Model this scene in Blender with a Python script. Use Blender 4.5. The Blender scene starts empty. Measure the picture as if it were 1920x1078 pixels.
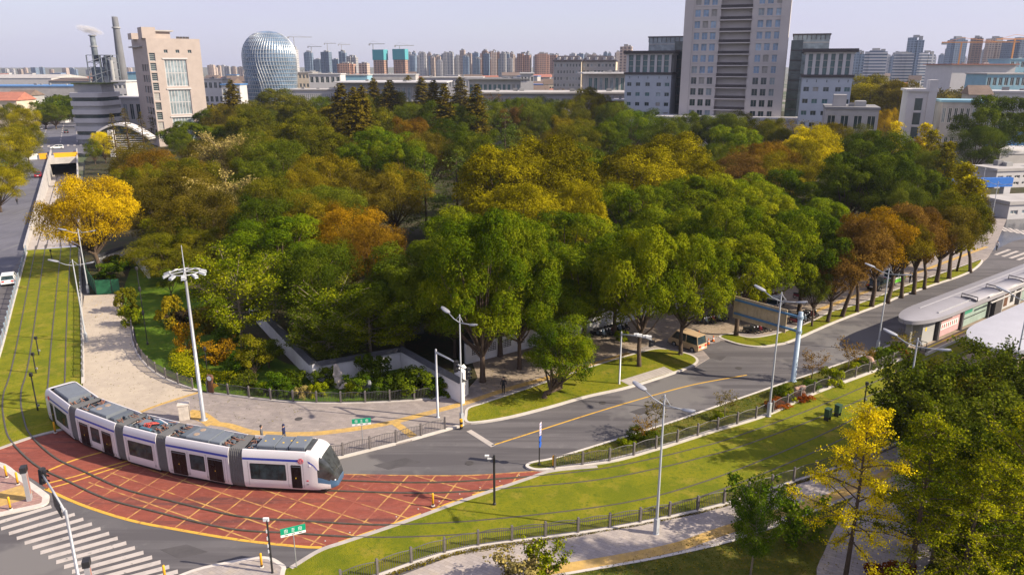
import bpy, bmesh, math, random
import numpy as np
from mathutils import Vector, Matrix
SC = bpy.context.scene
COL = SC.collection
R = math.radians
PI = math.pi
# ---------------------------------------------------------------- survey: photo pixel <-> ground
FL, PITCH, CH = 1400.0, R(16.5), 30.0
cp, sp = math.cos(PITCH), math.sin(PITCH)
def G(px, py, z=0.0):
    X = (px-960)/FL; U = -(py-539)/FL
    d = (X, cp+U*sp, -sp+U*cp); t = (z-CH)/d[2]
    return Vector((X*t, d[1]*t, z))
def ZT(Y0, py):
    k = (539-py)/FL
    return CH+Y0*(k*cp-sp)/(cp+k*sp)
def AT(px, Y0, z=0.0):
    f = Y0*cp-(z-CH)*sp
    return Vector(((px-960)/FL*f, Y0, z))
def g2(pts, z=0.0): return [G(a, b, z).xy.copy() for a, b in pts]
def spline(pts, n=8, closed=False):
    P = [Vector(p) for p in pts]; m = len(P); out = []
    rng = range(m) if closed else range(m-1)
    for i in rng:
        p0 = P[(i-1) % m] if closed or i > 0 else P[0]*2-P[1]
        p1 = P[i]; p2 = P[(i+1) % m]
        p3 = P[(i+2) % m] if closed or i+2 < m else P[-1]*2-P[-2]
        for k in range(n):
            t = k/n
            out.append(0.5*((2*p1)+(p2-p0)*t+(2*p0-5*p1+4*p2-p3)*t*t+(3*p1-p0-3*p2+p3)*t**3))
    if not closed: out.append(P[-1].copy())
    return out
def offset(pts, d):
    out = []
    for i, p in enumerate(pts):
        a = pts[max(i-1, 0)]; b = pts[min(i+1, len(pts)-1)]
        t = (b-a).xy.normalized()
        out.append(Vector((p.x-t.y*d, p.y+t.x*d)))
    return out
def resample(pts, step):
    out = [pts[0].copy()]; acc = 0.0
    for a, b in zip(pts, pts[1:]):
        L = (b-a).length
        if L < 1e-9: continue
        s = step-acc
        while s <= L:
            out.append(a.lerp(b, s/L)); s += step
        acc = (acc+L) % step
    return out
# ---------------------------------------------------------------- materials
MATS = {}
def nt(m):
    m.use_nodes = True; t = m.node_tree
    for n in list(t.nodes): t.nodes.remove(n)
    o = t.nodes.new('ShaderNodeOutputMaterial')
    def N(ty, **kw):
        n = t.nodes.new(ty)
        for k, v in kw.items(): setattr(n, k, v)
        return n
    def L(a, b): t.links.new(a, b)
    return t, N, L, o
def c4(c): return (c[0], c[1], c[2], 1.0)
def scl(c, f): return tuple(min(1, x*f) for x in c)
def mat(name, col, rough=0.7, var=0.12, scale=1.5, metal=0.0, bump=0.0, spec=0.4, coords='Object', col2=None, emit=0, coat=0, alpha_t=0):
    if name in MATS: return MATS[name]
    m = bpy.data.materials.new(name); MATS[name] = m
    t, N, L, o = nt(m)
    b = N('ShaderNodeBsdfPrincipled'); L(b.outputs[0], o.inputs[0])
    b.inputs['Roughness'].default_value = rough; b.inputs['Metallic'].default_value = metal
    b.inputs['Specular IOR Level'].default_value = spec
    if coat: b.inputs['Coat Weight'].default_value = coat
    if emit:
        b.inputs['Emission Color'].default_value = c4(col); b.inputs['Emission Strength'].default_value = emit
    tc = N('ShaderNodeTexCoord') if coords != 'World' else N('ShaderNodeNewGeometry')
    src = tc.outputs['Position'] if coords == 'World' else tc.outputs[coords]
    nz = N('ShaderNodeTexNoise'); nz.inputs['Scale'].default_value = scale; nz.inputs['Detail'].default_value = 6
    nz.inputs['Roughness'].default_value = 0.62
    L(src, nz.inputs['Vector'])
    mr = N('ShaderNodeMapRange'); mr.inputs[1].default_value = .3; mr.inputs[2].default_value = .7
    L(nz.outputs['Fac'], mr.inputs[0])
    mx = N('ShaderNodeMix', data_type='RGBA')
    L(mr.outputs[0], mx.inputs[0])
    mx.inputs[6].default_value = c4(scl(col, 1-var)); mx.inputs[7].default_value = c4(col2 if col2 else scl(col, 1+var))
    L(mx.outputs[2], b.inputs['Base Color'])
    if bump:
        bp = N('ShaderNodeBump'); bp.inputs['Strength'].default_value = bump; bp.inputs['Distance'].default_value = .05
        n2 = N('ShaderNodeTexNoise'); n2.inputs['Scale'].default_value = scale*6; n2.inputs['Detail'].default_value = 4
        L(src, n2.inputs['Vector']); L(n2.outputs['Fac'], bp.inputs['Height']); L(bp.outputs[0], b.inputs['Normal'])
    return m
def ground_mat(name, layers, rough=.9, bump=.3, bscale=30, spec=.2, brick=None):
    """layers: list of (colour, noise scale, threshold low, high); first is base"""
    m = bpy.data.materials.new(name); MATS[name] = m
    t, N, L, o = nt(m)
    b = N('ShaderNodeBsdfPrincipled'); L(b.outputs[0], o.inputs[0])
    b.inputs['Roughness'].default_value = rough; b.inputs['Specular IOR Level'].default_value = spec
    g = N('ShaderNodeNewGeometry'); pos = g.outputs['Position']
    cur = None
    for i, ly in enumerate(layers):
        if i == 0:
            if not isinstance(ly[0], tuple): ly = (ly,)
            rgb = N('ShaderNodeRGB'); rgb.outputs[0].default_value = c4(ly[0]); cur = rgb.outputs[0]; continue
        nz = N('ShaderNodeTexNoise'); nz.inputs['Scale'].default_value = ly[1]; nz.inputs['Detail'].default_value = 5
        nz.inputs['Roughness'].default_value = .6
        mp = N('ShaderNodeMapping'); mp.inputs['Location'].default_value = (i*13.7, i*7.1, i*3.3)
        if len(ly) > 4: mp.inputs['Scale'].default_value = ly[4]; mp.inputs['Rotation'].default_value = (0, 0, ly[5])
        L(pos, mp.inputs[0]); L(mp.outputs[0], nz.inputs['Vector'])
        mr = N('ShaderNodeMapRange'); mr.inputs[1].default_value = ly[2]; mr.inputs[2].default_value = ly[3]
        L(nz.outputs['Fac'], mr.inputs[0])
        mx = N('ShaderNodeMix', data_type='RGBA'); L(mr.outputs[0], mx.inputs[0]); L(cur, mx.inputs[6])
        mx.inputs[7].default_value = c4(ly[0]); cur = mx.outputs[2]
    if brick:
        bw, bh, rot, dark = brick
        mp = N('ShaderNodeMapping'); mp.inputs['Rotation'].default_value = (0, 0, rot); L(pos, mp.inputs[0])
        bk = N('ShaderNodeTexBrick'); bk.inputs['Scale'].default_value = 1; bk.inputs['Brick Width'].default_value = bw
        bk.inputs['Row Height'].default_value = bh; bk.inputs['Mortar Size'].default_value = .012
        bk.inputs['Color1'].default_value = (1, 1, 1, 1); bk.inputs['Color2'].default_value = (.8, .8, .8, 1); bk.inputs['Mortar'].default_value = (dark, dark, dark, 1)
        L(mp.outputs[0], bk.inputs['Vector'])
        mx = N('ShaderNodeMix', data_type='RGBA', blend_type='MULTIPLY'); mx.inputs[0].default_value = 1
        L(cur, mx.inputs[6]); L(bk.outputs['Color'], mx.inputs[7]); cur = mx.outputs[2]
    L(cur, b.inputs['Base Color'])
    if bump:
        bp = N('ShaderNodeBump'); bp.inputs['Strength'].default_value = bump; bp.inputs['Distance'].default_value = .08
        n2 = N('ShaderNodeTexNoise'); n2.inputs['Scale'].default_value = bscale; n2.inputs['Detail'].default_value = 3
        L(pos, n2.inputs['Vector']); L(n2.outputs['Fac'], bp.inputs['Height']); L(bp.outputs[0], b.inputs['Normal'])
    return m
# ---------------------------------------------------------------- mesh collecting
class MB:
    def __init__(s): s.v = []; s.f = []; s.mi = []; s.m = 0
    def add(s, vs, fs, m=None):
        o = len(s.v); s.v += [tuple(v) for v in vs]
        for f in fs: s.f.append(tuple(o+i for i in f)); s.mi.append(s.m if m is None else m)
        return s
    def box(s, x0, x1, y0, y1, z0, z1, M=None, m=None):
        v = [(x0, y0, z0), (x1, y0, z0), (x1, y1, z0), (x0, y1, z0), (x0, y0, z1), (x1, y0, z1), (x1, y1, z1), (x0, y1, z1)]
        if M is not None: v = [M @ Vector(p) for p in v]
        return s.add(v, [(3, 2, 1, 0), (4, 5, 6, 7), (0, 1, 5, 4), (1, 2, 6, 5), (2, 3, 7, 6), (3, 0, 4, 7)], m)
    def cbox(s, c, d, M=None, m=None):
        return s.box(c[0]-d[0]/2, c[0]+d[0]/2, c[1]-d[1]/2, c[1]+d[1]/2, c[2]-d[2]/2, c[2]+d[2]/2, M, m)
    def tube(s, pts, rad, n=8, m=None, cap=True):
        P = [Vector(p) for p in pts]
        rr = rad if isinstance(rad, (list, tuple)) else [rad]*len(P)
        vs = []; up = None
        for i, p in enumerate(P):
            t = (P[min(i+1, len(P)-1)]-P[max(i-1, 0)])
            t = t.normalized() if t.length > 1e-9 else Vector((0, 0, 1))
            a = t.cross(Vector((0, 0, 1)) if abs(t.z) < .95 else Vector((1, 0, 0))).normalized()
            if up is not None:
                a = (up-t*up.dot(t)); a = a.normalized() if a.length > 1e-6 else t.orthogonal().normalized()
            up = a; b = t.cross(a)
            for k in range(n):
                q = 2*PI*k/n; vs.append(p+(a*math.cos(q)+b*math.sin(q))*rr[i])
        fs = []
        for i in range(len(P)-1):
            for k in range(n): fs.append((i*n+k, i*n+(k+1) % n, (i+1)*n+(k+1) % n, (i+1)*n+k))
        if cap: fs.append(tuple(range(n-1, -1, -1))); fs.append(tuple((len(P)-1)*n+k for k in range(n)))
        return s.add(vs, fs, m)
    def lathe(s, prof, n=16, c=(0, 0, 0), m=None, M=None):
        vs = []
        for r, z in prof:
            for k in range(n):
                q = 2*PI*k/n; v = Vector((c[0]+r*math.cos(q), c[1]+r*math.sin(q), c[2]+z)); vs.append(M @ v if M is not None else v)
        fs = []
        for i in range(len(prof)-1):
            for k in range(n): fs.append((i*n+k, i*n+(k+1) % n, (i+1)*n+(k+1) % n, (i+1)*n+k))
        if prof[0][0] > 1e-4: fs.append(tuple(range(n-1, -1, -1)))
        if prof[-1][0] > 1e-4: fs.append(tuple((len(prof)-1)*n+k for k in range(n)))
        return s.add(vs, fs, m)
    def sphere(s, c, r, n=10, sc=(1, 1, 1), m=None):
        k = max(4, n//2)
        pr = [(math.sin(PI*i/k), -math.cos(PI*i/k)) for i in range(k+1)]
        vs = []
        for a, z in pr:
            for j in range(n):
                q = 2*PI*j/n; vs.append((c[0]+r*sc[0]*a*math.cos(q), c[1]+r*sc[1]*a*math.sin(q), c[2]+r*sc[2]*z))
        fs = [(i*n+j, i*n+(j+1) % n, (i+1)*n+(j+1) % n, (i+1)*n+j) for i in range(k) for j in range(n)]
        return s.add(vs, fs, m)
    def prism(s, poly, z0, z1, m=None, bottom=False):
        n = len(poly)
        vs = [(p[0], p[1], z0) for p in poly]+[(p[0], p[1], z1) for p in poly]
        a = sum(poly[i][0]*poly[(i+1) % n][1]-poly[(i+1) % n][0]*poly[i][1] for i in range(n))
        if a < 0: vs = vs[:n][::-1]+vs[n:][::-1]
        fs = [(i, (i+1) % n, n+(i+1) % n, n+i) for i in range(n)]+[tuple(range(n, 2*n))]
        if bottom: fs.append(tuple(range(n-1, -1, -1)))
        return s.add(vs, fs, m)
    def ribbon(s, left, right, z0, z1, m=None):
        """strip between two polylines, solid from z0 to z1"""
        n = len(left); vs = []
        for l, r in zip(left, right): vs += [(l[0], l[1], z0), (l[0], l[1], z1), (r[0], r[1], z1), (r[0], r[1], z0)]
        fs = []
        for i in range(n-1):
            a, b = 4*i, 4*i+4
            for k in range(3): fs.append((a+k, b+k, b+k+1, a+k+1)[::-1])
        fs += [(0, 1, 2, 3), (4*n-1, 4*n-2, 4*n-3, 4*n-4)]
        return s.add(vs, fs, m)
    def wall(s, o, u, w, h, rects, dep, nrm, m=None, mrev=None):
        """vertical wall in plane o + u*a + z*b, with rectangular openings whose reveals go dep inward (against nrm)"""
        xs = sorted({0, w}|{r[0] for r in rects}|{r[1] for r in rects}); zs = sorted({0, h}|{r[2] for r in rects}|{r[3] for r in rects})
        o = Vector(o); u = Vector(u); nrm = Vector(nrm)
        P = lambda a, b, d=0: o+u*a+Vector((0, 0, b))-nrm*d
        flip = u.cross(Vector((0, 0, 1))).dot(nrm) < 0
        rs = set()
        for r in rects:
            i0, i1 = xs.index(r[0]), xs.index(r[1]); j0, j1 = zs.index(r[2]), zs.index(r[3])
            for i in range(i0, i1):
                for j in range(j0, j1): rs.add((i, j))
        for j in range(len(zs)-1):
            i = 0
            while i < len(xs)-1:
                if (i, j) in rs: i += 1; continue
                k = i
                while k < len(xs)-1 and (k, j) not in rs: k += 1
                q = [P(xs[i], zs[j]), P(xs[k], zs[j]), P(xs[k], zs[j+1]), P(xs[i], zs[j+1])]
                s.add(q, [(3, 2, 1, 0) if flip else (0, 1, 2, 3)], m); i = k
        for a, b, c, d in rects:
            q = [P(a, c), P(b, c), P(b, d), P(a, d), P(a, c, dep), P(b, c, dep), P(b, d, dep), P(a, d, dep)]
            f = [(0, 4, 5, 1), (1, 5, 6, 2), (2, 6, 7, 3), (3, 7, 4, 0)]
            if flip: f = [x[::-1] for x in f]
            s.add(q, f, mrev if mrev is not None else m)
        return s
    def build(s, name, mats, parent=None, smooth=False, loc=None, rz=None, **kw):
        me = bpy.data.meshes.new(name); me.from_pydata(s.v, [], s.f)
        if not isinstance(mats, (list, tuple)): mats = [mats]
        for mm in mats: me.materials.append(mm)
        if len(mats) > 1: me.polygons.foreach_set('material_index', s.mi)
        if smooth: me.polygons.foreach_set('use_smooth', [True]*len(me.polygons))
        me.update()
        o = bpy.data.objects.new(name, me); COL.objects.link(o)
        if parent is not None: o.parent = parent
        if loc is not None: o.location = loc
        if rz is not None: o.rotation_euler[2] = rz
        tag(o, **kw)
        return o
def smooth_by_angle(o, ang=35):
    me = o.data
    for p in me.polygons: p.use_smooth = True
    bm = bmesh.new(); bm.from_mesh(me); c = math.cos(R(ang))
    for e in bm.edges:
        if len(e.link_faces) == 2: e.smooth = e.link_faces[0].normal.dot(e.link_faces[1].normal) > c
    bm.to_mesh(me); bm.free(); return o
def tag(o, label=None, cat=None, group=None, kind=None):
    if label: o['label'] = label
    if cat: o['category'] = cat
    if group: o['group'] = group
    if kind: o['kind'] = kind
    return o
def thing(name, label, cat, loc=(0, 0, 0), rz=0, group=None):
    o = bpy.data.objects.new(name, None); COL.objects.link(o); o.empty_display_size = .3
    o.location = loc; o.rotation_euler[2] = rz
    return tag(o, label, cat, group)
KIDS = {}
def copy_tree(o, parent=None):
    c = o.copy(); COL.objects.link(c)
    if parent is not None: c.parent = parent
    for ch in (KIDS.get(o.name) or KIDS.setdefault(o.name, list(o.children))): copy_tree(ch, c)
    return c
def put(proto, first, loc, rz=0, label=None, sc=None):
    o = proto if first else copy_tree(proto)
    o.location = loc; o.rotation_euler[2] = rz
    if sc: o.scale = sc
    if label: o['label'] = label
    return o
def inpoly(p, poly):
    x, y = p[0], p[1]; r = False; n = len(poly)
    for i in range(n):
        x1, y1 = poly[i][0], poly[i][1]; x2, y2 = poly[(i+1) % n][0], poly[(i+1) % n][1]
        if (y1 > y) != (y2 > y) and x < (x2-x1)*(y-y1)/(y2-y1)+x1: r = not r
    return r
def clip_line(p, d, poly):
    """segments of the infinite line p+t*d inside poly"""
    ts = []; n = len(poly)
    for i in range(n):
        a = Vector(poly[i][:2]); e = Vector(poly[(i+1) % n][:2])-a
        den = d.x*e.y-d.y*e.x
        if abs(den) < 1e-9: continue
        w = a-p; t = (w.x*e.y-w.y*e.x)/den; q = (w.x*d.y-w.y*d.x)/den
        if 0 <= q < 1: ts.append(t)
    ts.sort()
    return [(ts[i], ts[i+1]) for i in range(0, len(ts)-1, 2)]
# ================================================================ camera, sun, sky
cam = bpy.data.cameras.new('camera'); co = bpy.data.objects.new('camera', cam); COL.objects.link(co)
cam.lens = FL/1920*36; cam.sensor_width = 36; cam.clip_end = 30000; cam.clip_start = .5
co.location = (0, 0, CH); co.rotation_euler = (PI/2-PITCH, 0, 0); SC.camera = co
SUN_AZ, SUN_EL = R(-12), R(33)
sd = Vector((math.cos(SUN_AZ)*math.cos(SUN_EL), math.sin(SUN_AZ)*math.cos(SUN_EL), math.sin(SUN_EL)))
sl = bpy.data.lights.new('sun', 'SUN'); sl.energy = 5.0; sl.angle = R(.6); sl.color = (1, .87, .68)
so = bpy.data.objects.new('sun', sl); COL.objects.link(so); so.rotation_euler = sd.to_track_quat('Z', 'Y').to_euler(); so.location = (80, -20, 90)
W = bpy.data.worlds.new('World'); SC.world = W; W.use_nodes = True
wt = W.node_tree; bg = wt.nodes['Background']
sky = wt.nodes.new('ShaderNodeTexSky'); sky.sky_type = 'NISHITA'; sky.sun_disc = False
sky.sun_elevation = SUN_EL; sky.sun_rotation = math.atan2(sd.x, sd.y); sky.air_density = 1.0; sky.dust_density = 1.0; sky.ozone_density = 1.5; sky.altitude = 30
wm = wt.nodes.new('ShaderNodeMix'); wm.data_type = 'RGBA'; wm.inputs[0].default_value = .8      # thin smog veil over the blue sky
wm.inputs[7].default_value = (3.75, 3.62, 4.75, 1)
wn = wt.nodes.new('ShaderNodeTexNoise'); wn.inputs['Scale'].default_value = 2.2; wn.inputs['Detail'].default_value = 5; wmp = wt.nodes.new('ShaderNodeMapping'); wmp.inputs['Scale'].default_value = (1, 1, 5); wtc = wt.nodes.new('ShaderNodeTexCoord')
wt.links.new(wtc.outputs['Generated'], wmp.inputs[0]); wt.links.new(wmp.outputs[0], wn.inputs['Vector']); wr = wt.nodes.new('ShaderNodeMapRange'); wr.inputs[1].default_value = .3; wr.inputs[2].default_value = .7; wr.inputs[3].default_value = .68; wr.inputs[4].default_value = .9
wt.links.new(wn.outputs['Fac'], wr.inputs[0]); wt.links.new(wr.outputs[0], wm.inputs[0])
wt.links.new(sky.outputs[0], wm.inputs[6]); wt.links.new(wm.outputs[2], bg.inputs[0]); bg.inputs[1].default_value = .10
SC.view_settings.view_transform = 'Standard'; SC.view_settings.look = 'None'; SC.view_settings.exposure = 0.86; SC.view_settings.gamma = 1
SC.cycles.max_bounces = 6; SC.cycles.diffuse_bounces = 3; SC.cycles.transparent_max_bounces = 6; SC.cycles.volume_bounces = 0
# ================================================================ ground materials
m_asph = ground_mat('asphalt', [(.128, .12, .126), ((.098, .094, .1), .12, .4, .65), ((.155, .148, .15), .9, .55, .8), ((.085, .08, .086), .3, .46, .58, (.12, 2.6, 1), R(-38)), ((.15, .143, .143), .06, .56, .6), ((.12, .118, .115), 14, .6, .85)], rough=.85, bump=.15, bscale=60)
m_asph_far = ground_mat('worn_asphalt', [(.13, .13, .155), ((.09, .09, .11), .12, .4, .65), ((.17, .17, .18), .5, .55, .75, (2.5, .3, 1), R(-34))], rough=.75, bump=.1)
m_grass = ground_mat('lawn_grass', [(.185, .185, .009), ((.115, .138, .007), .35, .42, .62), ((.26, .21, .03), .55, .52, .7), ((.07, .105, .008), 1.6, .56, .7), ((.10, .13, .010), 5, .5, .7), ((.2, .2, .02), 22, .52, .7)], bump=.9, bscale=14, spec=.1)
m_grass_lush = ground_mat('lush_grass', [(.085, .145, .010), ((.05, .10, .008), .3, .42, .62), ((.14, .17, .014), 1.3, .5, .72), ((.05, .1, .008), 9, .5, .7)], bump=.9, bscale=14, spec=.1)
m_grass_dry = ground_mat('dry_grass', [(.12, .12, .02), ((.06, .075, .012), .5, .42, .62), ((.2, .15, .035), 1.6, .5, .72), ((.07, .09, .012), 8, .5, .7)], bump=1, bscale=12, spec=.1)
m_pave = ground_mat('grey_pink_paving', [(.31, .268, .25), ((.25, .22, .212), .2, .42, .65), ((.345, .3, .27), 1.1, .5, .75), ((.28, .25, .25), 9, .5, .75)], rough=.85, bump=.1, brick=(.6, .3, R(12), .72))
m_path = ground_mat('beige_paving', [(.42, .36, .29), ((.35, .3, .25), .22, .4, .65), ((.46, .4, .32), 1.4, .5, .75), ((.36, .3, .23), 7, .55, .8)], rough=.9, bump=.15)
m_walk = ground_mat('pale_sidewalk', [(.38, .335, .31), ((.3, .27, .27), .25, .42, .65), ((.42, .36, .3), 1.3, .5, .75)], rough=.85, bump=.1, brick=(.5, .25, R(30), .66))
m_shadepave = ground_mat('tan_paving', [(.34, .27, .205), ((.27, .225, .185), .25, .42, .65), ((.38, .31, .24), 1.6, .5, .75)], rough=.9, bump=.1, brick=(.6, .3, R(35), .72))
m_red = ground_mat('red_paving', [(.275, .078, .052), ((.215, .06, .045), .25, .4, .65), ((.28, .1, .075), .8, .5, .75, (.25, 2.5, 1), R(8)), ((.14, .055, .048), .35, .54, .66, (.2, 3.2, 1), R(-12)), ((.3, .13, .1), 2.5, .6, .75), ((.2, .055, .045), 16, .5, .75)], rough=.8, bump=.15, bscale=40, brick=(.4, .2, R(8), .86))
m_pink = ground_mat('pink_paving', [(.36, .22, .2), ((.3, .18, .17), .6, .42, .65), ((.4, .28, .22), 2, .5, .75)], rough=.85, bump=.1, brick=(.4, .2, R(20), .62))
m_soil = ground_mat('leaf_litter', [(.045, .04, .02), ((.03, .04, .012), .3, .42, .62), ((.08, .05, .025), 1.5, .5, .75)], bump=1, bscale=8)
m_land = ground_mat('far_land', [(.16, .15, .13), ((.07, .09, .045), .008, .45, .55), ((.22, .2, .19), .02, .5, .62), ((.05, .065, .03), .05, .55, .65)], bump=0)
m_concrete = ground_mat('concrete_slab', [(.4, .36, .33), ((.32, .29, .27), .3, .4, .65), ((.45, .4, .36), 2, .5, .75)], rough=.9, bump=.1)
m_edge = mat('grey_edge_stone', (.36, .33, .31), .85, .15, 1.2, coords='World')
m_kerb = mat('kerb_stone', (.5, .465, .43), .85, .12, 1.2, coords='World')
m_yellow = ground_mat('yellow_road_paint', [(.55, .33, .05), ((.45, .26, .06), 1.2, .5, .7), ((.3, .15, .06), 3.5, .56, .7)], rough=.7, bump=0)
m_yfaint = ground_mat('worn_yellow_paint', [(.46, .27, .085), ((.27, .1, .06), 1.5, .44, .66), ((.25, .08, .055), .4, .52, .62)], rough=.7, bump=0)
m_white = ground_mat('white_road_paint', [(.43, .39, .365), ((.34, .31, .29), .8, .5, .7), ((.2, .19, .18), 4, .62, .7)], rough=.7, bump=0)
m_tact = ground_mat('tactile_paving', [(.52, .34, .11), ((.44, .3, .13), 1.1, .45, .65)], rough=.85, bump=.1, brick=(.3, .3, R(12), .8))
m_rail = mat('rail_steel', (.1, .085, .08), .5, .2, 3, metal=.4, coords='World')
m_groove = ground_mat('rail_trench', [(.12, .11, .09), ((.08, .085, .05), 2, .4, .6)], bump=.2)
m_wet = ground_mat('wet_asphalt', [(.05, .05, .055), ((.085, .085, .09), .3, .45, .6)], rough=.18, bump=.02, spec=.5)
# ================================================================ ground sheets
def slab(name, poly, z0, z1, m, kind='structure'):
    return MB().prism(poly, z0, z1).build(name, m, kind=kind)
# tram ramp going down to the tunnel: hole in the ground
ra, rb = G(50, 470).xy, G(148, 463).xy
rdir = (G(93, 302).xy-ra).normalized(); rw = (rb-ra).length
rn = Vector((rdir.y, -rdir.x))
rb = ra+rn*rw
RL = (G(93, 302).xy-ra).length
rc, rd = rb+rdir*(RL+30), ra+rdir*(RL+30)
hole = [ra, rb, rc, rd]
gm = MB(); E = 9000
out = [(-E, -400, -.3), (E, -400, -.3), (E, 2*E, -.3), (-E, 2*E, -.3)]
inn = [(p.x, p.y, -.3) for p in hole]
gm.add(out+inn, [(0, 1, 5, 4), (1, 2, 6, 5), (2, 3, 7, 6), (3, 0, 4, 7)])
gm.build('ground', m_land, kind='structure')
# asphalt of the near roads (around the ramp)
slab('road', [Vector(v) for v in ((-140, 15), (150, 15), (150, 190), (40, 140), (-10, 70), (ra.x, ra.y-.4), (-105, 124), (-140, 124))], -.3, 0, m_asph)
lr0 = ra+rn*-.4
lw = 16
def along(s, o): return ra+rdir*s+rn*o
slab('left_road', [along(-75, -.35)+Vector((-6, 0)), along(-2, -.35), along(RL-2, -.35), along(RL+20, -.5), along(RL+20, 14), along(450, 14), along(450, -lw), along(-75, -lw)], -.3, .012, m_asph_far)
# far lane marks on that road
lm = MB()
for o_ in (-12, -5, 2, 8):
    for s in range(int(RL+70), 440, 14): lm.ribbon([along(s, o_), along(s+8, o_)], [along(s, o_+.3), along(s+8, o_+.3)], .0, .03)
for k in range(12): lm.ribbon([along(RL+52, -13+k*2.2), along(RL+58, -13+k*2.2)], [along(RL+52, -12.2+k*2.2), along(RL+58, -12.2+k*2.2)], 0, .03)
lm.build('lane_marking', m_white, kind='structure')
# park floor
slab('park_ground', g2([(150, 468), (168, 552), (232, 552), (250, 612), (262, 668), (320, 712), (372, 733), (470, 747), (640, 757), (790, 750), (868, 738), (905, 700), (1160, 632), (1420, 570), (1700, 470), (1880, 400), (2150, 300), (1900, 235), (1400, 205), (700, 195), (330, 230), (200, 262), (160, 300)]), -.3, .1, m_soil)
# plaza, park path and the sidewalks
path_poly = g2([(153, 600), (158, 556), (230, 552), (228, 590), (247, 612), (250, 640), (262, 668), (285, 695), (320, 715), (372, 736), (330, 748), (290, 762), (255, 775), (232, 787), (150, 790), (156, 730)])
slab('beige_path', path_poly, -.3, .125, m_path)
plaza = g2([(232, 787), (290, 762), (372, 736), (410, 742), (470, 750), (535, 757), (640, 759.5), (720, 757), (790, 752), (868, 741), (905, 700), (885, 664), (1160, 605), (1320, 572), (1420, 548), (1520, 512), (1640, 470), (1760, 430), (1890, 405), (1866, 462), (1852, 484), (1835, 498), (1700, 548), (1560, 600), (1460, 640), (1402, 640), (1350, 640), (1310, 650), (1330, 672), (1300, 690), (1100, 745), (885, 795), (870, 797), (760, 830), (640, 859), (560, 868), (470, 868), (400, 858), (300, 832), (200, 800)])
slab('plaza_paving', plaza, -.3, .115, m_pave)
tan = g2([(905, 738), (880, 664), (1160, 605), (1320, 572), (1420, 548), (1520, 512), (1640, 470), (1700, 452), (1760, 470), (1700, 520), (1600, 562), (1500, 600), (1440, 628), (1370, 626), (1345, 633), (1290, 622), (1200, 655), (1100, 680), (1000, 712), (960, 730)])
slab('tree_row_paving', tan, 0, .119, m_shadepave)
# tactile strips
def strip(name, px, w, m, z=.125, n=6, z0=.1):
    c = spline(g2(px), n); return MB().ribbon(offset(c, w/2), offset(c, -w/2), z0, z).build(name, m, kind='structure')
strip('tactile_strip', [(360, 782), (400, 795), (430, 800), (470, 812), (510, 815), (560, 816), (620, 812), (720, 797), (800, 777), (880, 755), (950, 732), (1080, 695), (1180, 664)], .75, m_tact, .126)
strip('tactile_branch', [(741, 795), (756, 806), (778, 822)], .7, m_tact, .1265)
strip('tactile_edge', [(352, 775), (375, 780), (400, 797)], 1.2, m_tact, .1275)
strip('path_edge_stones', [(235, 788), (290, 764), (374, 737)], .35, m_tact, .131)
strip('avenue_tactile_strip', [(1500, 595), (1560, 573), (1650, 538), (1740, 505), (1850, 464)], .6, m_tact, .126)
# verge lawns with stone kerbs
def lawn(name, px, m, z=.16, closed=True, n=6, kerbm=True, kw=.32, sp_=True):
    c = spline(g2(px), n, True) if sp_ else g2(px)
    a = sum(c[i].x*c[(i+1) % len(c)].y-c[(i+1) % len(c)].x*c[i].y for i in range(len(c)))
    s = 1 if a > 0 else -1
    cc = c+[c[0], c[1]]
    if kerbm:
        inn = offset([c[-1]]+cc, s*kw)[1:-1]; ou = cc[:-1]
        MB().ribbon(ou, inn, 0, z-.01).build(name+'_kerb', m_kerb, kind='structure')
        c = offset([c[-1]]+cc, s*(kw-.05))[1:-2]
    return slab(name, c, 0, z, m)
lawn('verge_lawn', [(871, 780), (876, 767), (905, 757), (965, 737), (1030, 715), (1110, 688), (1180, 667), (1235, 655), (1285, 663), (1308, 674), (1303, 686), (1262, 702), (1180, 728), (1100, 746), (1030, 766), (950, 786), (890, 795), (872, 792)], m_grass)
lawn('avenue_lawn', [(1347, 633), (1371, 627), (1405, 634), (1440, 630), (1476, 620), (1521, 603), (1558, 585), (1603, 572), (1668, 548), (1723, 527), (1770, 511), (1817, 495), (1838, 488), (1842, 493), (1825, 508), (1796, 521), (1753, 535), (1689, 557), (1657, 571), (1568, 605), (1488, 640), (1458, 648), (1420, 652), (1380, 646)], m_grass)
pad = g2([(1162, 716), (1245, 690), (1263, 699), (1180, 725)])
slab('slatted_pad', pad, 0, .165, m_white)
sl_ = MB()
for k in range(14):
    a = pad[0].lerp(pad[1], (k+.15)/14); b = pad[0].lerp(pad[1], (k+.8)/14); c = pad[3].lerp(pad[2], (k+.15)/14); d = pad[3].lerp(pad[2], (k+.8)/14)
    sl_.ribbon([a, c], [b, d], .1, .172)
sl_.build('pad_stripes', m_concrete, kind='structure')
lawn('median_bed', [(986, 877), (996, 868), (1045, 858), (1150, 826), (1250, 795), (1330, 767), (1420, 736), (1465, 720), (1540, 695), (1613, 669), (1690, 641), (1728, 640), (1728, 655), (1700, 668), (1640, 697), (1530, 737), (1440, 779), (1330, 812), (1250, 837), (1150, 864), (1060, 878), (1010, 884)], m_grass_dry)
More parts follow.
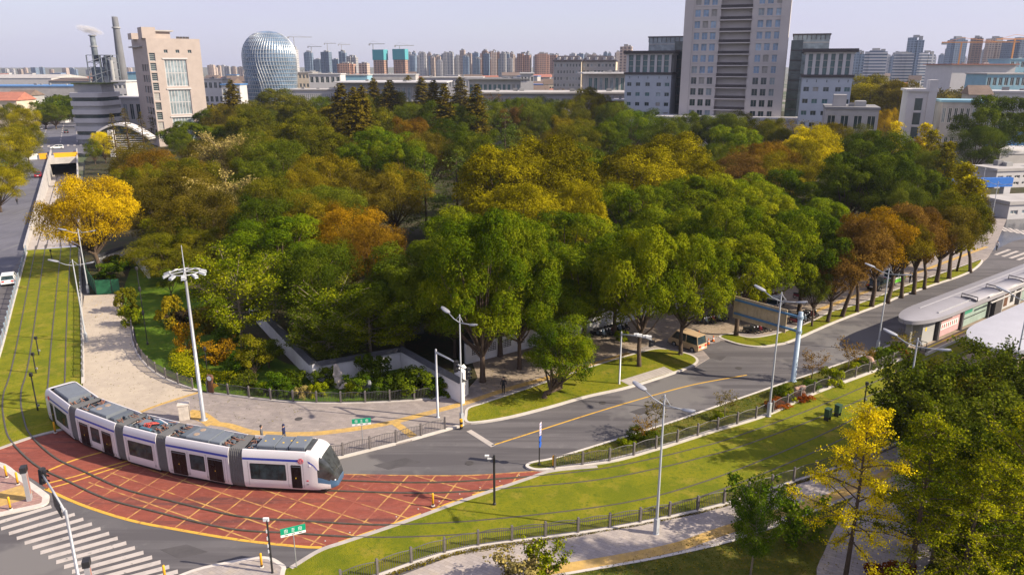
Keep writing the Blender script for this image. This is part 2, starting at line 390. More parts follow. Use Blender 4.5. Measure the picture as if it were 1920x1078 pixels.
# tram lawns
left_lawn = g2([(50, 470), (148, 463), (150, 581), (153, 700), (158, 760), (150, 795), (134, 801), (60, 820), (0, 841), (-60, 860), (-140, 890), (-60, 780), (-30, 740), (0, 664), (26, 565)])
slab('tram_lawn', left_lawn, -.3, .06, m_grass)
right_lawn = g2([(1036, 884), (985, 899), (870, 937), (760, 977), (650, 1014), (600, 1031), (530, 1072), (500, 1110), (640, 1110), (722, 1078), (790, 1054), (850, 1036), (920, 1022), (1080, 1001), (1190, 983), (1310, 958), (1390, 938), (1480, 908), (1600, 868), (1700, 824), (1800, 776), (2000, 690), (2100, 560), (1910, 583), (1740, 655), (1700, 669), (1640, 699), (1530, 740), (1440, 781), (1330, 815), (1250, 841), (1150, 868), (1070, 879)])
slab('tram_lawn_right', right_lawn, -.3, .07, m_grass)
strip('lawn_edge_stone', [(1120, 876), (1036, 884), (985, 900), (870, 939), (760, 979), (650, 1016), (600, 1033), (545, 1066)], .34, m_edge, .09, 6, 0)
strip('lawn_edge_stone_left', [(150, 796), (134, 801), (60, 820), (0, 841), (-60, 860)], .34, m_edge, .08, 6, 0)
# red crossing
red = g2([(-60, 862), (0, 842), (60, 822), (134, 803), (160, 795), (250, 834), (400, 872), (520, 884), (645, 888.5), (760, 891), (880, 891), (985, 884), (1033, 882), (985, 896), (870, 934), (760, 974), (605, 1026), (560, 1024), (450, 1012), (330, 992), (240, 974), (150, 945), (95, 920), (60, 897), (0, 868), (-60, 880)])
slab('red_crossing', red, -.1, .012, m_red)
def line(name, px, w, m, z=.02, n=4):
    c = spline(g2(px), n); return MB().ribbon(offset(c, w/2), offset(c, -w/2), 0, z).build(name, m, kind='structure')
line('road_edge_line', [(645, 889), (760, 891), (880, 891), (985, 884.5), (1030, 882)], .13, m_yfaint)
line('road_edge_line', [(85, 916), (150, 945), (240, 974), (330, 992), (450, 1012), (560, 1024), (603, 1026)], .24, m_yellow)
line('road_edge_line', [(83, 885), (140, 862), (215, 841)], .2, m_yellow)
line('road_edge_line', [(85, 917), (140, 902), (200, 882), (255, 866)], .16, m_yellow)
line('road_edge_line', [(85, 907), (140, 893), (200, 875), (250, 861)], .16, m_yellow)
line('centre_line', [(922, 835), (985, 815), (1100, 778), (1200, 748), (1300, 721), (1400, 703)], .14, m_yellow, .016)
line('stop_line', [(879, 807), (925, 836)], .5, m_white, .016)
dash = MB()
c = spline(g2([(1016, 888), (985, 895.5), (870, 932), (760, 972), (612, 1023)]), 12); c = resample(c, .2)
i = 0
while i+16 < len(c):
    q = c[i:i+14]; dash.ribbon(offset(q, .25), offset(q, 0), 0, .024); i += 17
dash.build('kerb_side_dash', m_yellow, kind='structure')
studs = MB()
for p in resample(offset(c, -.55), 1.7): studs.lathe([(.06, 0), (.05, .025), (.0, .03)], 8, (p.x, p.y, .01))
studs.build('road_studs', m_white, kind='stuff', label='small pale round road studs lining the red crossing edge', cat='road studs')
# yellow hatch
hz = MB()
hp = g2([(252, 866), (290, 858), (400, 872), (520, 884), (645, 888.5), (760, 891), (880, 891), (985, 884), (1030, 882), (985, 895), (870, 933), (760, 973), (605, 1024), (560, 1022), (450, 1010), (330, 990), (240, 972), (150, 943), (120, 925)])
for (pa, pb, qa, n0, n1) in (((715, 891), (584, 1021), (665, 890), -5, 11), ((464, 909), (701, 983), (605, 923), -3, 6)):
    a = G(*pa).xy; d = (G(*pb).xy-a).normalized(); nrm = Vector((-d.y, d.x)); st = nrm.dot(G(*qa).xy-a)
    for k in range(n0, n1):
        p = a+nrm*(st*k)
        for t0, t1 in clip_line(p, d, hp):
            u, v = p+d*t0, p+d*t1; zz = .0195 if pa[0] > 500 else .021
            hz.ribbon([u+nrm*.055, v+nrm*.055], [u-nrm*.055, v-nrm*.055], 0, zz)
hz.build('hatch_marking', m_yfaint, kind='structure')
# zebra
zb = MB(); Z3 = lambda x, y: G(x/4.53, 840+y/4.53).xy
for i in range(-4, 15):
    a = Z3(75+67*i, 725+40.5*i); b = Z3(635+73*i, 560+40.5*i)
    d = (b-a).normalized(); nn = Vector((-d.y, d.x))*.21
    if i < -1: b = a.lerp(b, .9)
    zb.ribbon([a+nn, b+nn], [a-nn, b-nn], 0, .016)
zb.build('zebra_crossing', m_white, kind='structure')
zb = MB()
for i in range(9):
    a = G(1866+14*i, 478+3.2*i).xy; b = G(1893+15*i, 468+3*i).xy; d = (b-a).normalized(); nn = Vector((-d.y, d.x))*.25
    zb.ribbon([a+nn, b+nn], [a-nn, b-nn], 0, .016)
for i in range(8):
    a = G(1868+12*i, 424+2*i).xy; b = G(1886+12*i, 434+2*i).xy; d = (b-a).normalized(); nn = Vector((-d.y, d.x))*.3
    zb.ribbon([a+nn, b+nn], [a-nn, b-nn], 0, .016)
zb.build('far_zebra_crossing', m_white, kind='structure')
slab('wet_road', g2([(1862, 470), (1880, 400), (1990, 380), (2050, 430), (1960, 440), (1900, 452)]), 0, .008, m_wet)
# corner islands
lawn('corner_island', [(-60, 876), (0, 868), (40, 893), (85, 924), (93, 934), (80, 950), (0, 968), (-60, 985)], m_pink, .13, n=4, kw=.5)
slab('corner_tactile', g2([(0, 925), (40, 912), (62, 925), (50, 938), (0, 952)]), 0, .137, m_tact)
lawn('foreground_island', [(300, 1110), (345, 1076), (420, 1056), (495, 1045), (528, 1057), (535, 1072), (500, 1115)], m_walk, .13, n=4)
# south sidewalk and lawn
slab('south_lawn', g2([(700, 1120), (820, 1078), (1100, 1040), (1300, 1000), (1480, 950), (1700, 860), (2100, 690), (2300, 800), (2300, 1300), (700, 1300)]), -.3, .08, m_grass_dry)
slab('south_sidewalk', g2([(690, 1104), (760, 1078), (850, 1044), (920, 1030), (1080, 1008), (1190, 990), (1310, 965), (1390, 945), (1480, 915), (1600, 875), (1700, 831), (1800, 783), (2000, 695), (2080, 740), (1900, 810), (1760, 872), (1560, 948), (1400, 1008), (1240, 1046), (1120, 1069), (1000, 1090), (900, 1110)]), -.3, .12, m_walk)
strip('south_tactile_strip', [(1000, 1076), (1150, 1052), (1270, 1027), (1345, 1001), (1480, 958), (1570, 930), (1700, 875)], .85, m_tact, .131)
slab('side_path', [v for v in spline(g2([(1600, 935), (1570, 985), (1548, 1030), (1540, 1090), (1700, 1110), (1760, 1010), (1800, 930), (1860, 850), (1780, 860), (1690, 900)]), 5, True)], -.3, .127, m_walk)
strip('south_kerb', [(1060, 1078), (1250, 1044), (1400, 1007), (1560, 947)], .2, m_kerb, .135)
# park lawn
slab('park_lawn', spline(g2([(232, 552), (236, 590), (250, 612), (258, 645), (270, 668), (292, 692), (325, 711), (372, 732), (470, 747), (640, 757), (790, 749), (866, 738), (820, 700), (700, 690), (560, 690), (470, 640), (380, 560), (300, 505), (255, 495), (240, 520)]), 5, True), 0, .14, m_grass_lush)
# rails
C1 = g2([(88, 425), (77, 460), (43, 660), (23, 740), (28, 795), (42, 825), (85, 865), (140, 892), (213, 925), (300, 948), (440, 980), (557, 988), (668, 995), (763, 995.5), (900, 988), (1100, 966), (1228, 943.5), (1340, 910), (1452, 867), (1570, 815), (1680, 757), (1800, 697), (1960, 610)])
C2 = g2([(126, 425), (124, 460), (113, 600), (107, 700), (105, 745), (113, 775), (140, 802), (195, 831), (270, 859), (375, 885), (490, 904), (640, 911), (807, 914.5), (960, 906), (1110, 892), (1220, 871.5), (1303, 851.5), (1386, 828), (1535, 773), (1650, 723), (1735, 684), (1830, 641), (1960, 578)])
C1 = spline(C1, 10)[10:]; C2 = spline(C2, 10)[10:]
C1 = resample(C1, .5); C2 = resample(C2, .5)
for nm, C in (('tram_track', C1), ('tram_track', C2)):
    t = MB()
    for d in (-.7175, .7175):
        t.m = 1; t.ribbon(offset(C, d+.07), offset(C, d-.07), -.05, .078)
        t.m = 0; t.ribbon(offset(C, d+.034), offset(C, d-.034), -.05, .094)
    t.build(nm, [m_rail, m_groove], kind='structure')
# ramp to the tunnel
rp = MB(); dz = -5.2
V3 = lambda p, z: (p.x, p.y, z)
rp.add([V3(ra, .05), V3(rb, .05), V3(along(RL, rw), dz), V3(along(RL, 0), dz), V3(rc, dz), V3(rd, dz)], [(0, 1, 2, 3), (3, 2, 4, 5)])
rp.build('tram_ramp', m_concrete, kind='structure')
rl = MB()
for o_ in (1.4, 2.85, 4.9, 6.3):
    n0 = .35
    rl.add([V3(along(0, o_-.09), .075), V3(along(0, o_+.09), .075), V3(along(RL, o_+.09), dz+.03), V3(along(RL, o_-.09), dz+.03)], [(0, 1, 2, 3)])
rl.build('ramp_rails', m_rail, kind='structure')
m_wallc = mat('retaining_concrete', (.42, .4, .39), .85, .15, .4, coords='World')
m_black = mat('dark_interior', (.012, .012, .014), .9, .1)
t = thing('tunnel_portal', 'concrete tram tunnel mouth with dark opening at the foot of the ramp', 'tunnel', (along(RL, rw/2).x, along(RL, rw/2).y, 0))
def child_world(mb, name, m, par, **kw):
    o = mb.build(name, m, None, **kw); o.parent = par; o.matrix_parent_inverse = par.matrix_basis.inverted() if False else Matrix.Translation(-Vector(par.location)) if par.rotation_euler[2] == 0 else (Matrix.Translation(par.location) @ Matrix.Rotation(par.rotation_euler[2], 4, 'Z')).inverted()
    return o
for nm, o0, o1 in (('retaining_wall', -.35, 0), ('retaining_wall', rw, rw+.35)):
    w = MB().ribbon([along(0, o0), along(RL+30, o0)], [along(0, o1), along(RL+30, o1)], dz-.5, .95); child_world(w, nm, m_wallc, t)
w = MB().ribbon([along(RL, 0), along(RL, rw)], [along(RL+.8, 0), along(RL+.8, rw)], -1.1, .9); child_world(w, 'lintel', m_wallc, t)
w = MB().ribbon([along(RL+.8, 0), along(RL+30, 0)], [along(RL+.8, rw), along(RL+30, rw)], -.9, -.2); child_world(w, 'tunnel_roof', m_wallc, t)
w = MB().ribbon([along(RL+29, 0), along(RL+29, rw)], [along(RL+29.5, 0), along(RL+29.5, rw)], dz, -.5); child_world(w, 'tunnel_dark_sheet', m_black, t)  # black sheet stands in for the darkness deeper in the tunnel
# ================================================================ tram
m_tw = mat('white_tram_paint', (.6, .58, .6), .32, .04, .8, spec=.5, coat=.3)
m_tblue = mat('blue_stripe_paint', (.03, .055, .36), .35, .05, 1)
m_tnavy = mat('navy_bumper_paint', (.05, .11, .2), .35, .1, 1)
def glass_mat(name, col, rough=.06, var=.5, sc=1.2, spec=.6, col2=None):
    return mat(name, col, rough, var, sc, spec=spec, col2=col2)  # colour noise stands in for reflections on the panes
m_glass = glass_mat('tinted_glass', (.01, .016, .019), .12, .6, 1.1, .25, (.045, .075, .085))
m_doorglass = glass_mat('dark_door_glass', (.012, .01, .011), .15, .6, 1.5, .2)  # dark glass, its colour mottled in place of reflections
m_screen = mat('windscreen_glass', (.03, .034, .038), .07, .5, 1.1, spec=.7, col2=(.06, .066, .072))  # lighter mottling in the colour imitates reflections on the screen
m_tblack = mat('black_frame', (.012, .012, .013), .45, .1)
m_bell = mat('grey_bellows_rubber', (.115, .115, .115), .8, .12, 2)
m_requip = mat('blue_grey_equipment_casing', (.135, .155, .185), .55, .1, 1.2)
m_requip2 = mat('slate_equipment_casing', (.088, .105, .128), .55, .1, 1.2)
m_rdark = mat('dark_roof_deck', (.05, .055, .062), .8, .3, 2)
m_copper = mat('copper_cable', (.28, .13, .08), .5, .4, 6)
m_redc = mat('red_insulator', (.4, .05, .035), .5, .4, 4)
m_lamp = mat('lamp_lens', (.85, .85, .9), .2, .02)
m_signred = mat('emblem_red', (.6, .03, .04), .4, .03)
m_grille = mat('tan_fan_grille', (.3, .22, .16), .7, .3, 9)
m_gold = mat('yellow_sticker', (.75, .5, .03), .5, .05)
PROF = [(1.2, .26), (1.3, .5), (1.325, .8), (1.325, 2.45), (1.3, 2.78), (1.225, 3.08), (1.12, 3.25), (1.02, 3.27), (.98, 3.08), (0, 3.06)]
def ring_of(prof): return [(-y, z) for y, z in prof]+[(y, z) for y, z in prof[::-1][1:]]
def shell(mb, x0, x1, prof=PROF, m=None):
    r = ring_of(prof); n = len(r)
    vs = [(x0, y, z) for y, z in r]+[(x1, y, z) for y, z in r]
    fs = [(i, n+i, n+i+1, i+1)[::-1] for i in range(n-1)]+[(0, n-1, 2*n-1, n), tuple(range(n)), tuple(range(2*n-1, n-1, -1))]
    mb.add(vs, fs, m)
def side_y(z):
    for (y0, z0), (y1, z1) in zip(PROF, PROF[1:]):
        if z0 <= z <= z1: return y0+(y1-y0)*(z-z0)/(z1-z0)
    return 1.32
def panel(mb, x0, x1, z0, z1, s, out=.006, r=.08, m=None):
    """flush plate with rounded corners following the body side; s=+1 left, -1 right"""
    pts = []
    for cx, cz, a0 in ((x1-r, z1-r, 0), (x0+r, z1-r, 90), (x0+r, z0+r, 180), (x1-r, z0+r, 270)):
        for k in range(4): a = R(a0+30*k); pts.append((cx+r*math.cos(a), cz+r*math.sin(a)))
    Y = lambda z: 1.325 if z < 2.45 else side_y(z)
    vs = [(x, s*(Y(z)+out), z) for x, z in pts]+[(x, s*(Y(z)-.1), z) for x, z in pts]; n = len(pts)
    f = [tuple(range(n))]+[(i, n+i, n+(i+1) % n, (i+1) % n) for i in range(n)]
    if s > 0: f = [q[::-1] for q in f]
    mb.add(vs, f, m)
def window(par, x0, x1, z0, z1, name='window', gm=m_glass, split=()):
    for s in (-1, 1):
        a = MB(); panel(a, x0, x1, z0, z1, s, .006); w = a.build(name, m_tblack, par)
        b = MB(); e = [x0+.06]+[q for q in split for _ in (0, 1)]+[x1-.06]
        for i in range(0, len(e), 2): panel(b, e[i]+(.02 if i else 0), e[i+1]-(.02 if i+2 < len(e) else 0), z0+.06, z1-.06, s, .010, .06)
        b.build('pane', gm, w)
        if name == 'door':
            h = MB(); xm = (x0+x1)/2
            h.cbox((xm-.06, s*(1.325+.014), 1.25), (.05, .02, .1)); h.build('handle', m_gold, w)
            k = MB(); panel(k, x0+.05, x1-.05, z1-.17, z1-.09, s, .013, .03); k.build('header_strip', m_requip2, w)
def roof_box(par, x0, x1, w, z1, m, name='roof_unit', slope=0):
    b = MB(); z0 = 3.0; c = .06
    prof = [(-w, z0), (-w, z1-c), (-w+c, z1), (w-c, z1), (w, z1-c), (w, z0)]
    vs = [(x0+(slope if z > z0+.1 else 0), y, z) for y, z in prof]+[(x1, y, z) for y, z in prof]
    b.add(vs, [(i, i+6, i+7, i+1)[::-1] for i in range(5)]+[tuple(range(6))[::-1], tuple(range(11, 5, -1))[::-1]])
    k = x0+slope+.05; n = max(1, int((x1-x0)/.7))
    for i in range(1, n):
        xx = x0+(x1-x0)*i/n; b.box(xx-.012, xx+.012, -w+.02, w-.02, z1-.02, z1+.012)
    for s in (-1, 1):
        b.box(x0+.15, x1-.15, s*w-.015, s*w+.015, z0+.12, z1-.1)
    return b.build(name, m, par)
rngT = random.Random(5)
def clutter(par, x0, x1, n=10):
    for k in range(n):
        b = MB()
        x = rngT.uniform(x0, x1); y = rngT.uniform(-.8, .8); d = (rngT.uniform(.1, .4), rngT.uniform(.1, .4), rngT.uniform(.08, .3))
        b.cbox((x, y, 3.06+d[2]/2), d); b.build('roof_fitting', m_requip2, par)
    for k in range(n):
        b = MB(); y = rngT.uniform(-.85, .85); x = rngT.uniform(x0, (x0+x1)/2); e = rngT.uniform(.4, 1)
        b.tube([(x, y, 3.15), (x+e*.3, y+rngT.uniform(-.2, .2), 3.34), (x+e, y+rngT.uniform(-.3, .3), 3.2)], .025, 5)
        b.build('roof_cable', m_copper, par)
tram = thing('tram', 'long white articulated tram with blue stripe and grey bellows turning across the red crossing', 'tram')
# stations along the far track
arc = [0.0]
for a, b in zip(C2, C2[1:]): arc.append(arc[-1]+(b-a).length)
tgt = G(640, 909).xy
s_front = min(range(len(C2)), key=lambda i: (C2[i]-tgt).length); s_front = arc[s_front]
def onarc(s):
    for i in range(len(arc)-1):
        if arc[i+1] >= s: return C2[i].lerp(C2[i+1], (s-arc[i])/(arc[i+1]-arc[i]))
    return C2[-1]
lens = [6.85, .85, 5.62, .85, 3.4, .85, 5.25, .85, 6.9]; NOM = {0: 7.1, 2: 6.1, 4: 3.75, 6: 5.55, 8: 7.1}      # built length of each car, fitted between its joints
st = [s_front]
for L_ in lens: st.append(st[-1]-L_)
def module_matrix(i):
    f, r = onarc(st[i]), onarc(st[i+1]); d = f-r
    return Matrix.Translation((r.x, r.y, .05)) @ Matrix.Rotation(math.atan2(d.y, d.x), 4, 'Z') @ Matrix.Diagonal((d.length/NOM[i], 1, 1, 1)), NOM[i]
tram.location = (onarc(st[5]).x, onarc(st[5]).y, 0.0)
def module(i, flip=False):
    M, L_ = module_matrix(i)
    if flip: M = M @ Matrix.Translation((L_, 0, 0)) @ Matrix.Rotation(PI, 4, 'Z')
    e = None
    return M, L_
def seat(o, M):
    o.parent = tram; o.matrix_parent_inverse = Matrix.Translation(-Vector(tram.location)); o.matrix_basis = M
def finish_body(mb, M, m, name='car_body'):
    o = mb.build(name, m); seat(o, M); smooth_by_angle(o, 40); return o
def stripe(par, x0, x1):
    for s in (-1, 1):
        b = MB(); vs = []
        for x in (x0, x1):
            for z in (2.56, 2.64, 2.73): vs.append((x, s*(side_y(z)+.006), z))
        f = [(0, 3, 4, 1), (1, 4, 5, 2)]
        b.add(vs, f if s < 0 else [q[::-1] for q in f]); b.build('blue_stripe', m_tblue, par)
def seams(par, xs):
    for x in xs:
        for s in (-1, 1): b = MB(); b.box(x-.008, x+.008, min(s*1.3, s*1.329), max(s*1.3, s*1.329), .5, 2.45); b.build('panel_seam', m_bell, par)
def skirt(par, x0, x1):
    b = MB(); b.box(x0, x1, -1.12, 1.12, .06, .3); b.build('underframe', m_tblack, par)
def deck(par, x0, x1):
    b = MB(); b.box(x0, x1, -.97, .97, 3.05, 3.085); b.build('roof_deck', m_rdark, par)
# ---- cab car
def noseX(x):
    k = [(0, 1.325, 3.27), (4.9, 1.325, 3.27), (5.3, 1.318, 3.25), (5.7, 1.27, 3.12), (6.0, 1.2, 2.9), (6.3, 1.1, 2.5), (6.6, .99, 2.02), (6.85, .87, 1.55), (7.0, .76, 1.18), (7.08, .66, .95), (7.1, .6, .75)]
    for a, b in zip(k, k[1:]):
        if a[0] <= x <= b[0]:
            t = (x-a[0])/(b[0]-a[0]); return a[1]+(b[1]-a[1])*t, a[2]+(b[2]-a[2])*t
    return k[-1][1:]
def cab(i, flip):
    M, L_ = module(i, flip)
    b = MB(); shell(b, 0, 4.9)
    body = finish_body(b, M, m_tw)
    # nose loft
    xs = [4.9, 5.0, 5.15, 5.3, 5.45, 5.6, 5.75, 5.9, 6.05, 6.2, 6.35, 6.5, 6.62, 6.74, 6.85, 6.94, 7.0, 7.05, 7.085, 7.1]
    NR = 36; rings = []
    base = [(y, z) for y, z in PROF[:-3]]+[(.9, 3.29), (.5, 3.3), (0, 3.3)]
    cum = [0]
    for p, q in zip(base, base[1:]): cum.append(cum[-1]+math.dist(p, q))
    def at(u):
        u *= cum[-1]
        for k in range(len(base)-1):
            if cum[k+1] >= u-1e-9:
                t = (u-cum[k])/(cum[k+1]-cum[k]); return (base[k][0]+(base[k+1][0]-base[k][0])*t, base[k][1]+(base[k+1][1]-base[k][1])*t)
    half = [at(k/(NR//2)) for k in range(NR//2+1)]
    for x in xs:
        w, t = noseX(x); r = []
        zb = .26+max(0, x-6.5)*.25
        for y, z in half: r.append((x+(0 if x < 5.2 else .0), -y*w/1.325*(1 if x < 6.4 else 1), zb+(z-.26)/(3.3-.26)*(t+.02-zb)))
        r += [(p[0], -p[1], p[2]) for p in r[::-1][1:]]
        rings.append(r)
    n = len(rings[0]); parts = {'w': MB(), 'g': MB(), 'n': MB()}
    for k in range(len(xs)-1):
        for j in range(n-1):
            q = [Vector(rings[k][j]), Vector(rings[k+1][j]), Vector(rings[k+1][j+1]), Vector(rings[k][j+1])]
            c = sum(q, Vector())/4; cls = 'w'
            lo = 1.25-.3*(c.x-5.75)
            ed = 5.72+max(0, c.z-1.2)*.16
            top = abs(c.y) < noseX(c.x)[0]*.93 and c.z > noseX(c.x)[1]-.35
            if c.x > ed and c.z > lo and not (c.x < 6.0 and c.z > 2.86): cls = 'g'
            elif c.x > 5.8 and c.z > lo-.34 and c.z <= lo: cls = 'n'
            elif c.x > 6.62 and c.z <= lo: cls = 'n'
            parts[cls].add(q, [(0, 1, 2, 3)[::-1] if True else (0, 1, 2, 3)])
    parts['n'].add(rings[-1], [tuple(range(n))[::-1]])
    for key, nm, mm in (('w', 'cab_shell', m_tw), ('g', 'windscreen', m_screen), ('n', 'bumper', m_tnavy)):
        o = parts[key].build(nm, mm, body); bm = bmesh.new(); bm.from_mesh(o.data); bmesh.ops.remove_doubles(bm, verts=bm.verts, dist=1e-5); bmesh.ops.recalc_face_normals(bm, faces=bm.faces); bm.to_mesh(o.data); bm.free()
        for p in o.data.polygons: p.use_smooth = True
    # wiper, headlights
    w_ = MB(); w_.tube([(6.97, .1, 1.3), (6.62, -.1, 2.04)], .018, 5); w_.build('wiper', m_tblack, body)
    for s in (-1, 1):
        h = MB(); h.sphere((6.9, s*.7, .96), .15, 10, (.7, 1, .7)); h.build('headlight', m_lamp, body)
        h = MB(); h.sphere((5.22, s*1.31, 2.28), .085, 8, (1, .35, 1)); h.build('marker_lamp', m_lamp, body)
    # the swooping end of the blue stripe
    stripe(body, .02, 4.42); 
    for s in (-1, 1):
        sw = MB(); ln = [(4.7, 2.645), (5.0, 2.62), (5.25, 2.52), (5.5, 2.34), (5.66, 2.14), (5.76, 1.95)]; vs = []
        for x, z in ln:
            wd = noseX(x)[0]
            wd = wd-(.012 if z > 2.4 else 0)*(1 if x > 5 else 2)
            hh = .065*(1 if x < 5.3 else .7)
            vs += [(x, s*(wd+.012), z-hh), (x, s*(wd+.004), z+hh)]
        f = [(2*k, 2*k+2, 2*k+3, 2*k+1) for k in range(len(ln)-1)]
        sw.add(vs, f if s < 0 else [q[::-1] for q in f]); sw.build('blue_stripe', m_tblue, body)
    window(body, .55, 3.35, 1.0, 2.3, split=(1.3, 2.75)); window(body, 3.75, 4.55, .42, 2.3, 'door', m_doorglass)
    seams(body, (.4, 3.5, 4.7)); skirt(body, .1, 6.3); deck(body, 0, 4.85)
    for s in (-1, 1):
        e = MB(); MM = Matrix.Translation((4.55, s*(side_y(2.63)+.012), 2.63)) @ Matrix.Rotation(PI/2, 4, 'X')
        e.lathe([(0, .001), (.21, .001), (.21, -.001)] if s < 0 else [(0, -.001), (.21, -.001), (.21, .001)], 20, M=MM); em = e.build('emblem', m_tw, body)
        e = MB(); rr = [(.2*math.cos(2*PI*k/24), .2*math.sin(2*PI*k/24)) for k in range(25)]
        e.tube([MM @ Vector((a, b_, .0)) for a, b_ in rr], .018, 5)
        e.tube([MM @ Vector((a, b_, .0)) for a, b_ in ((-.15, -.06), (-.05, .05), (.05, -.04), (.16, .07))], .03, 5)
        e.tube([MM @ Vector((a, b_, .0)) for a, b_ in ((-.11, .09), (.0, .12), (.1, .11))], .022, 5)
        e.tube([MM @ Vector((a, b_, .0)) for a, b_ in ((-.1, -.11), (.0, -.13), (.11, -.09))], .022, 5)
        e.build('emblem_mark', m_signred, em)
        e = MB(); panel(e, 4.9, 5.06, 1.02, 1.12, s, .008, .01); e.build('red_plate', m_signred, body)
        e = MB()
        for k in range(3): panel(e, 4.9+.06*k, 4.935+.06*k, .74, .82, s, .008, .005)
        e.build('fleet_number', m_bell, body)
    return body
front = cab(0, False)
for x0, x1, w, z in ((1.05, 2.4, .86, 3.52), (2.45, 3.45, .82, 3.44), (3.55, 4.75, .86, 3.52)):
    u = roof_box(front, x0, x1, w, z, m_requip)
    for q in range(2): k = MB(); k.cbox((x0+.4+q*.5, -.2+.35*q, z+.012), (.12, .12, .012)); k.build('sticker', m_gold, u)
clutter(front, .05, .95, 9)
g_ = MB(); g_.box(4.8, 5.2, -.8, .8, 3.2, 3.34); g_.build('air_vent', m_rdark, front)
# ---- middle cars
def mid(i, wins, boxes, clut):
    M, L_ = module(i); b = MB(); shell(b, 0, L_)
    body = finish_body(b, M, m_tw); stripe(body, .02, L_-.02); skirt(body, .1, L_-.1); deck(body, 0, L_)
    for nm, x0, x1 in wins:
        if nm == 'door': window(body, x0, x1, .38, 2.3, 'door', m_doorglass, split=((x0+x1)/2,))
        else: window(body, x0, x1, 1.0, 2.28, split=((x0+.28*(x1-x0)), (x0+.75*(x1-x0))) if x1-x0 > 2 else ())
    seams(body, (.25, L_-.25)+tuple(w[1]-.12 for w in wins)+tuple(w[2]+.12 for w in wins))
    for x0, x1, w, z, sl in boxes:
        u = roof_box(body, x0, x1, w, z, m_requip if sl == 0 else m_requip2, slope=sl)
        if x1-x0 > 1.8:
            k = MB()
            for q in (-.3, .3): k.lathe([(.24, 0), (.22, .02), (0, .02)], 14, (x0+.6, q*1.2, z+.004))
            k.build('fan_grille', m_grille, u)
    for x0, x1, n in clut: clutter(body, x0, x1, n)
    return body
m4 = mid(2, [('door', .5, 1.95), ('window', 2.3, 3.75), ('door', 4.05, 5.5)], [(.9, 1.7, .86, 3.42, .3), (1.75, 4.0, .9, 3.42, 0), (4.05, 5.0, .84, 3.36, 0)], [(.05, .8, 7), (5.1, 6.0, 8)])
m3 = mid(4, [('window', .45, 3.25)], [(.7, 1.3, .5, 3.3, 0)], [(.1, 1.2, 10), (2.6, 3.6, 9)])
b = MB()
for k in range(6):
    q = rngT.uniform(0, 6); b.tube([(1.5+.12*k, -.5, 3.15), (1.55+.12*k, -.3+.1*math.sin(q), 3.42), (1.9+.05*k, .2*math.cos(q), 3.38), (2.0+.06*k, .55, 3.15)], .035, 6)
b.build('red_cable_loom', m_redc, m3)
b = MB(); b.box(1.4, 3.2, .3, .8, 3.1, 3.22); b.box(1.4, 2.6, -.8, -.55, 3.1, 3.25); b.build('roof_tray', mat('teal_tray', (.05, .13, .19), .5), m3)
b = MB(); b.tube([(1.45, .55, 3.3), (2.2, .5, 3.5), (3.1, .5, 3.26)], .05, 6); b.build('roof_duct', m_tw, m3)
m2 = mid(6, [('door', .42, 1.72), ('window', 2.05, 3.3), ('door', 3.65, 4.95)], [(1.5, 3.9, .88, 3.42, 0), (3.95, 4.9, .82, 3.36, .35)], [(.1, 1.3, 9), (5.0, 5.4, 5)])
rear = cab(8, True)
for x0, x1, w, z in ((.9, 2.7, .88, 3.5), (2.8, 4.3, .86, 3.46)): roof_box(rear, x0, x1, w, z, m_requip)
clutter(rear, .05, .8, 7)
# ---- bellows
for i in (1, 3, 5, 7):
    Mf, _ = module_matrix(i-1); Mr, Lr = module_matrix(i+1); Mr = Mr @ Matrix.Translation((Lr, 0, 0))
    r = ring_of([(y*.985, z*.995) for y, z in PROF[:-2]]+[(.9, 3.2), (0, 3.2)]); N_ = 14; b = MB(); n = len(r); vs = []
    for k in range(N_+1):
        t = k/N_; sc_ = .985 if k % 2 else .955
        for y, z in r:
            p = (Mr @ Vector((0, y*sc_, z))).lerp(Mf @ Vector((0, y*sc_, z)), t); vs.append(p)
    b.add(vs, [(k*n+j, k*n+n+j, k*n+n+j+1, k*n+j+1)[::-1] for k in range(N_) for j in range(n-1)])
    o = b.build('gangway_bellows', m_bell); seat(o, Matrix.Identity(4))
# ================================================================ street furniture
m_galv = mat('galvanised_steel', (.33, .34, .37), .4, .12, 2, metal=.35)
m_pole = mat('pale_grey_pole_paint', (.36, .38, .41), .45, .08, 1.5)
m_bluepole = mat('blue_grey_steel', (.25, .33, .42), .45, .12, 1.5)
m_dk = mat('black_iron', (.022, .022, .025), .5, .2, 3)
m_fence = mat('dark_grey_iron', (.075, .07, .075), .55, .2, 3)
m_post = mat('grey_fence_post', (.14, .125, .125), .6, .2, 2)
m_bol = mat('yellow_bollard_paint', (.72, .36, .015), .5, .1, 3)
m_green = mat('green_sign_paint', (.005, .3, .16), .4, .04)
m_wsign = mat('white_sign_paint', (.75, .76, .76), .4, .04)
m_bluesign = mat('blue_sign_paint', (.015, .09, .45), .4, .05)
m_tanboard = mat('tan_board', (.4, .31, .19), .7, .2, 1.2)
m_stone = mat('pale_rock', (.42, .37, .33), .9, .3, 1.5, bump=.6)
m_rockp = mat('pink_rock', (.36, .23, .18), .9, .3, 1.5, bump=.6)
m_rockg = mat('grey_rock', (.26, .27, .3), .9, .3, 1.5, bump=.6)
m_plaster = mat('white_plaster', (.66, .65, .66), .9, .1, .8, bump=.1)
m_tile = mat('dark_roof_tile', (.04, .042, .05), .7, .35, 6, bump=.4)
m_hoard = mat('green_hoarding', (.015, .11, .05), .6, .15, 1)
m_lens = mat('lamp_glass', (.6, .66, .75), .2, .03)
m_brown = mat('brown_wood', (.13, .06, .035), .6, .2, 3)
m_orange = mat('orange_paint', (.7, .16, .02), .6, .1, 3)
m_rubber = mat('tyre_rubber', (.02, .02, .021), .85, .2, 4)
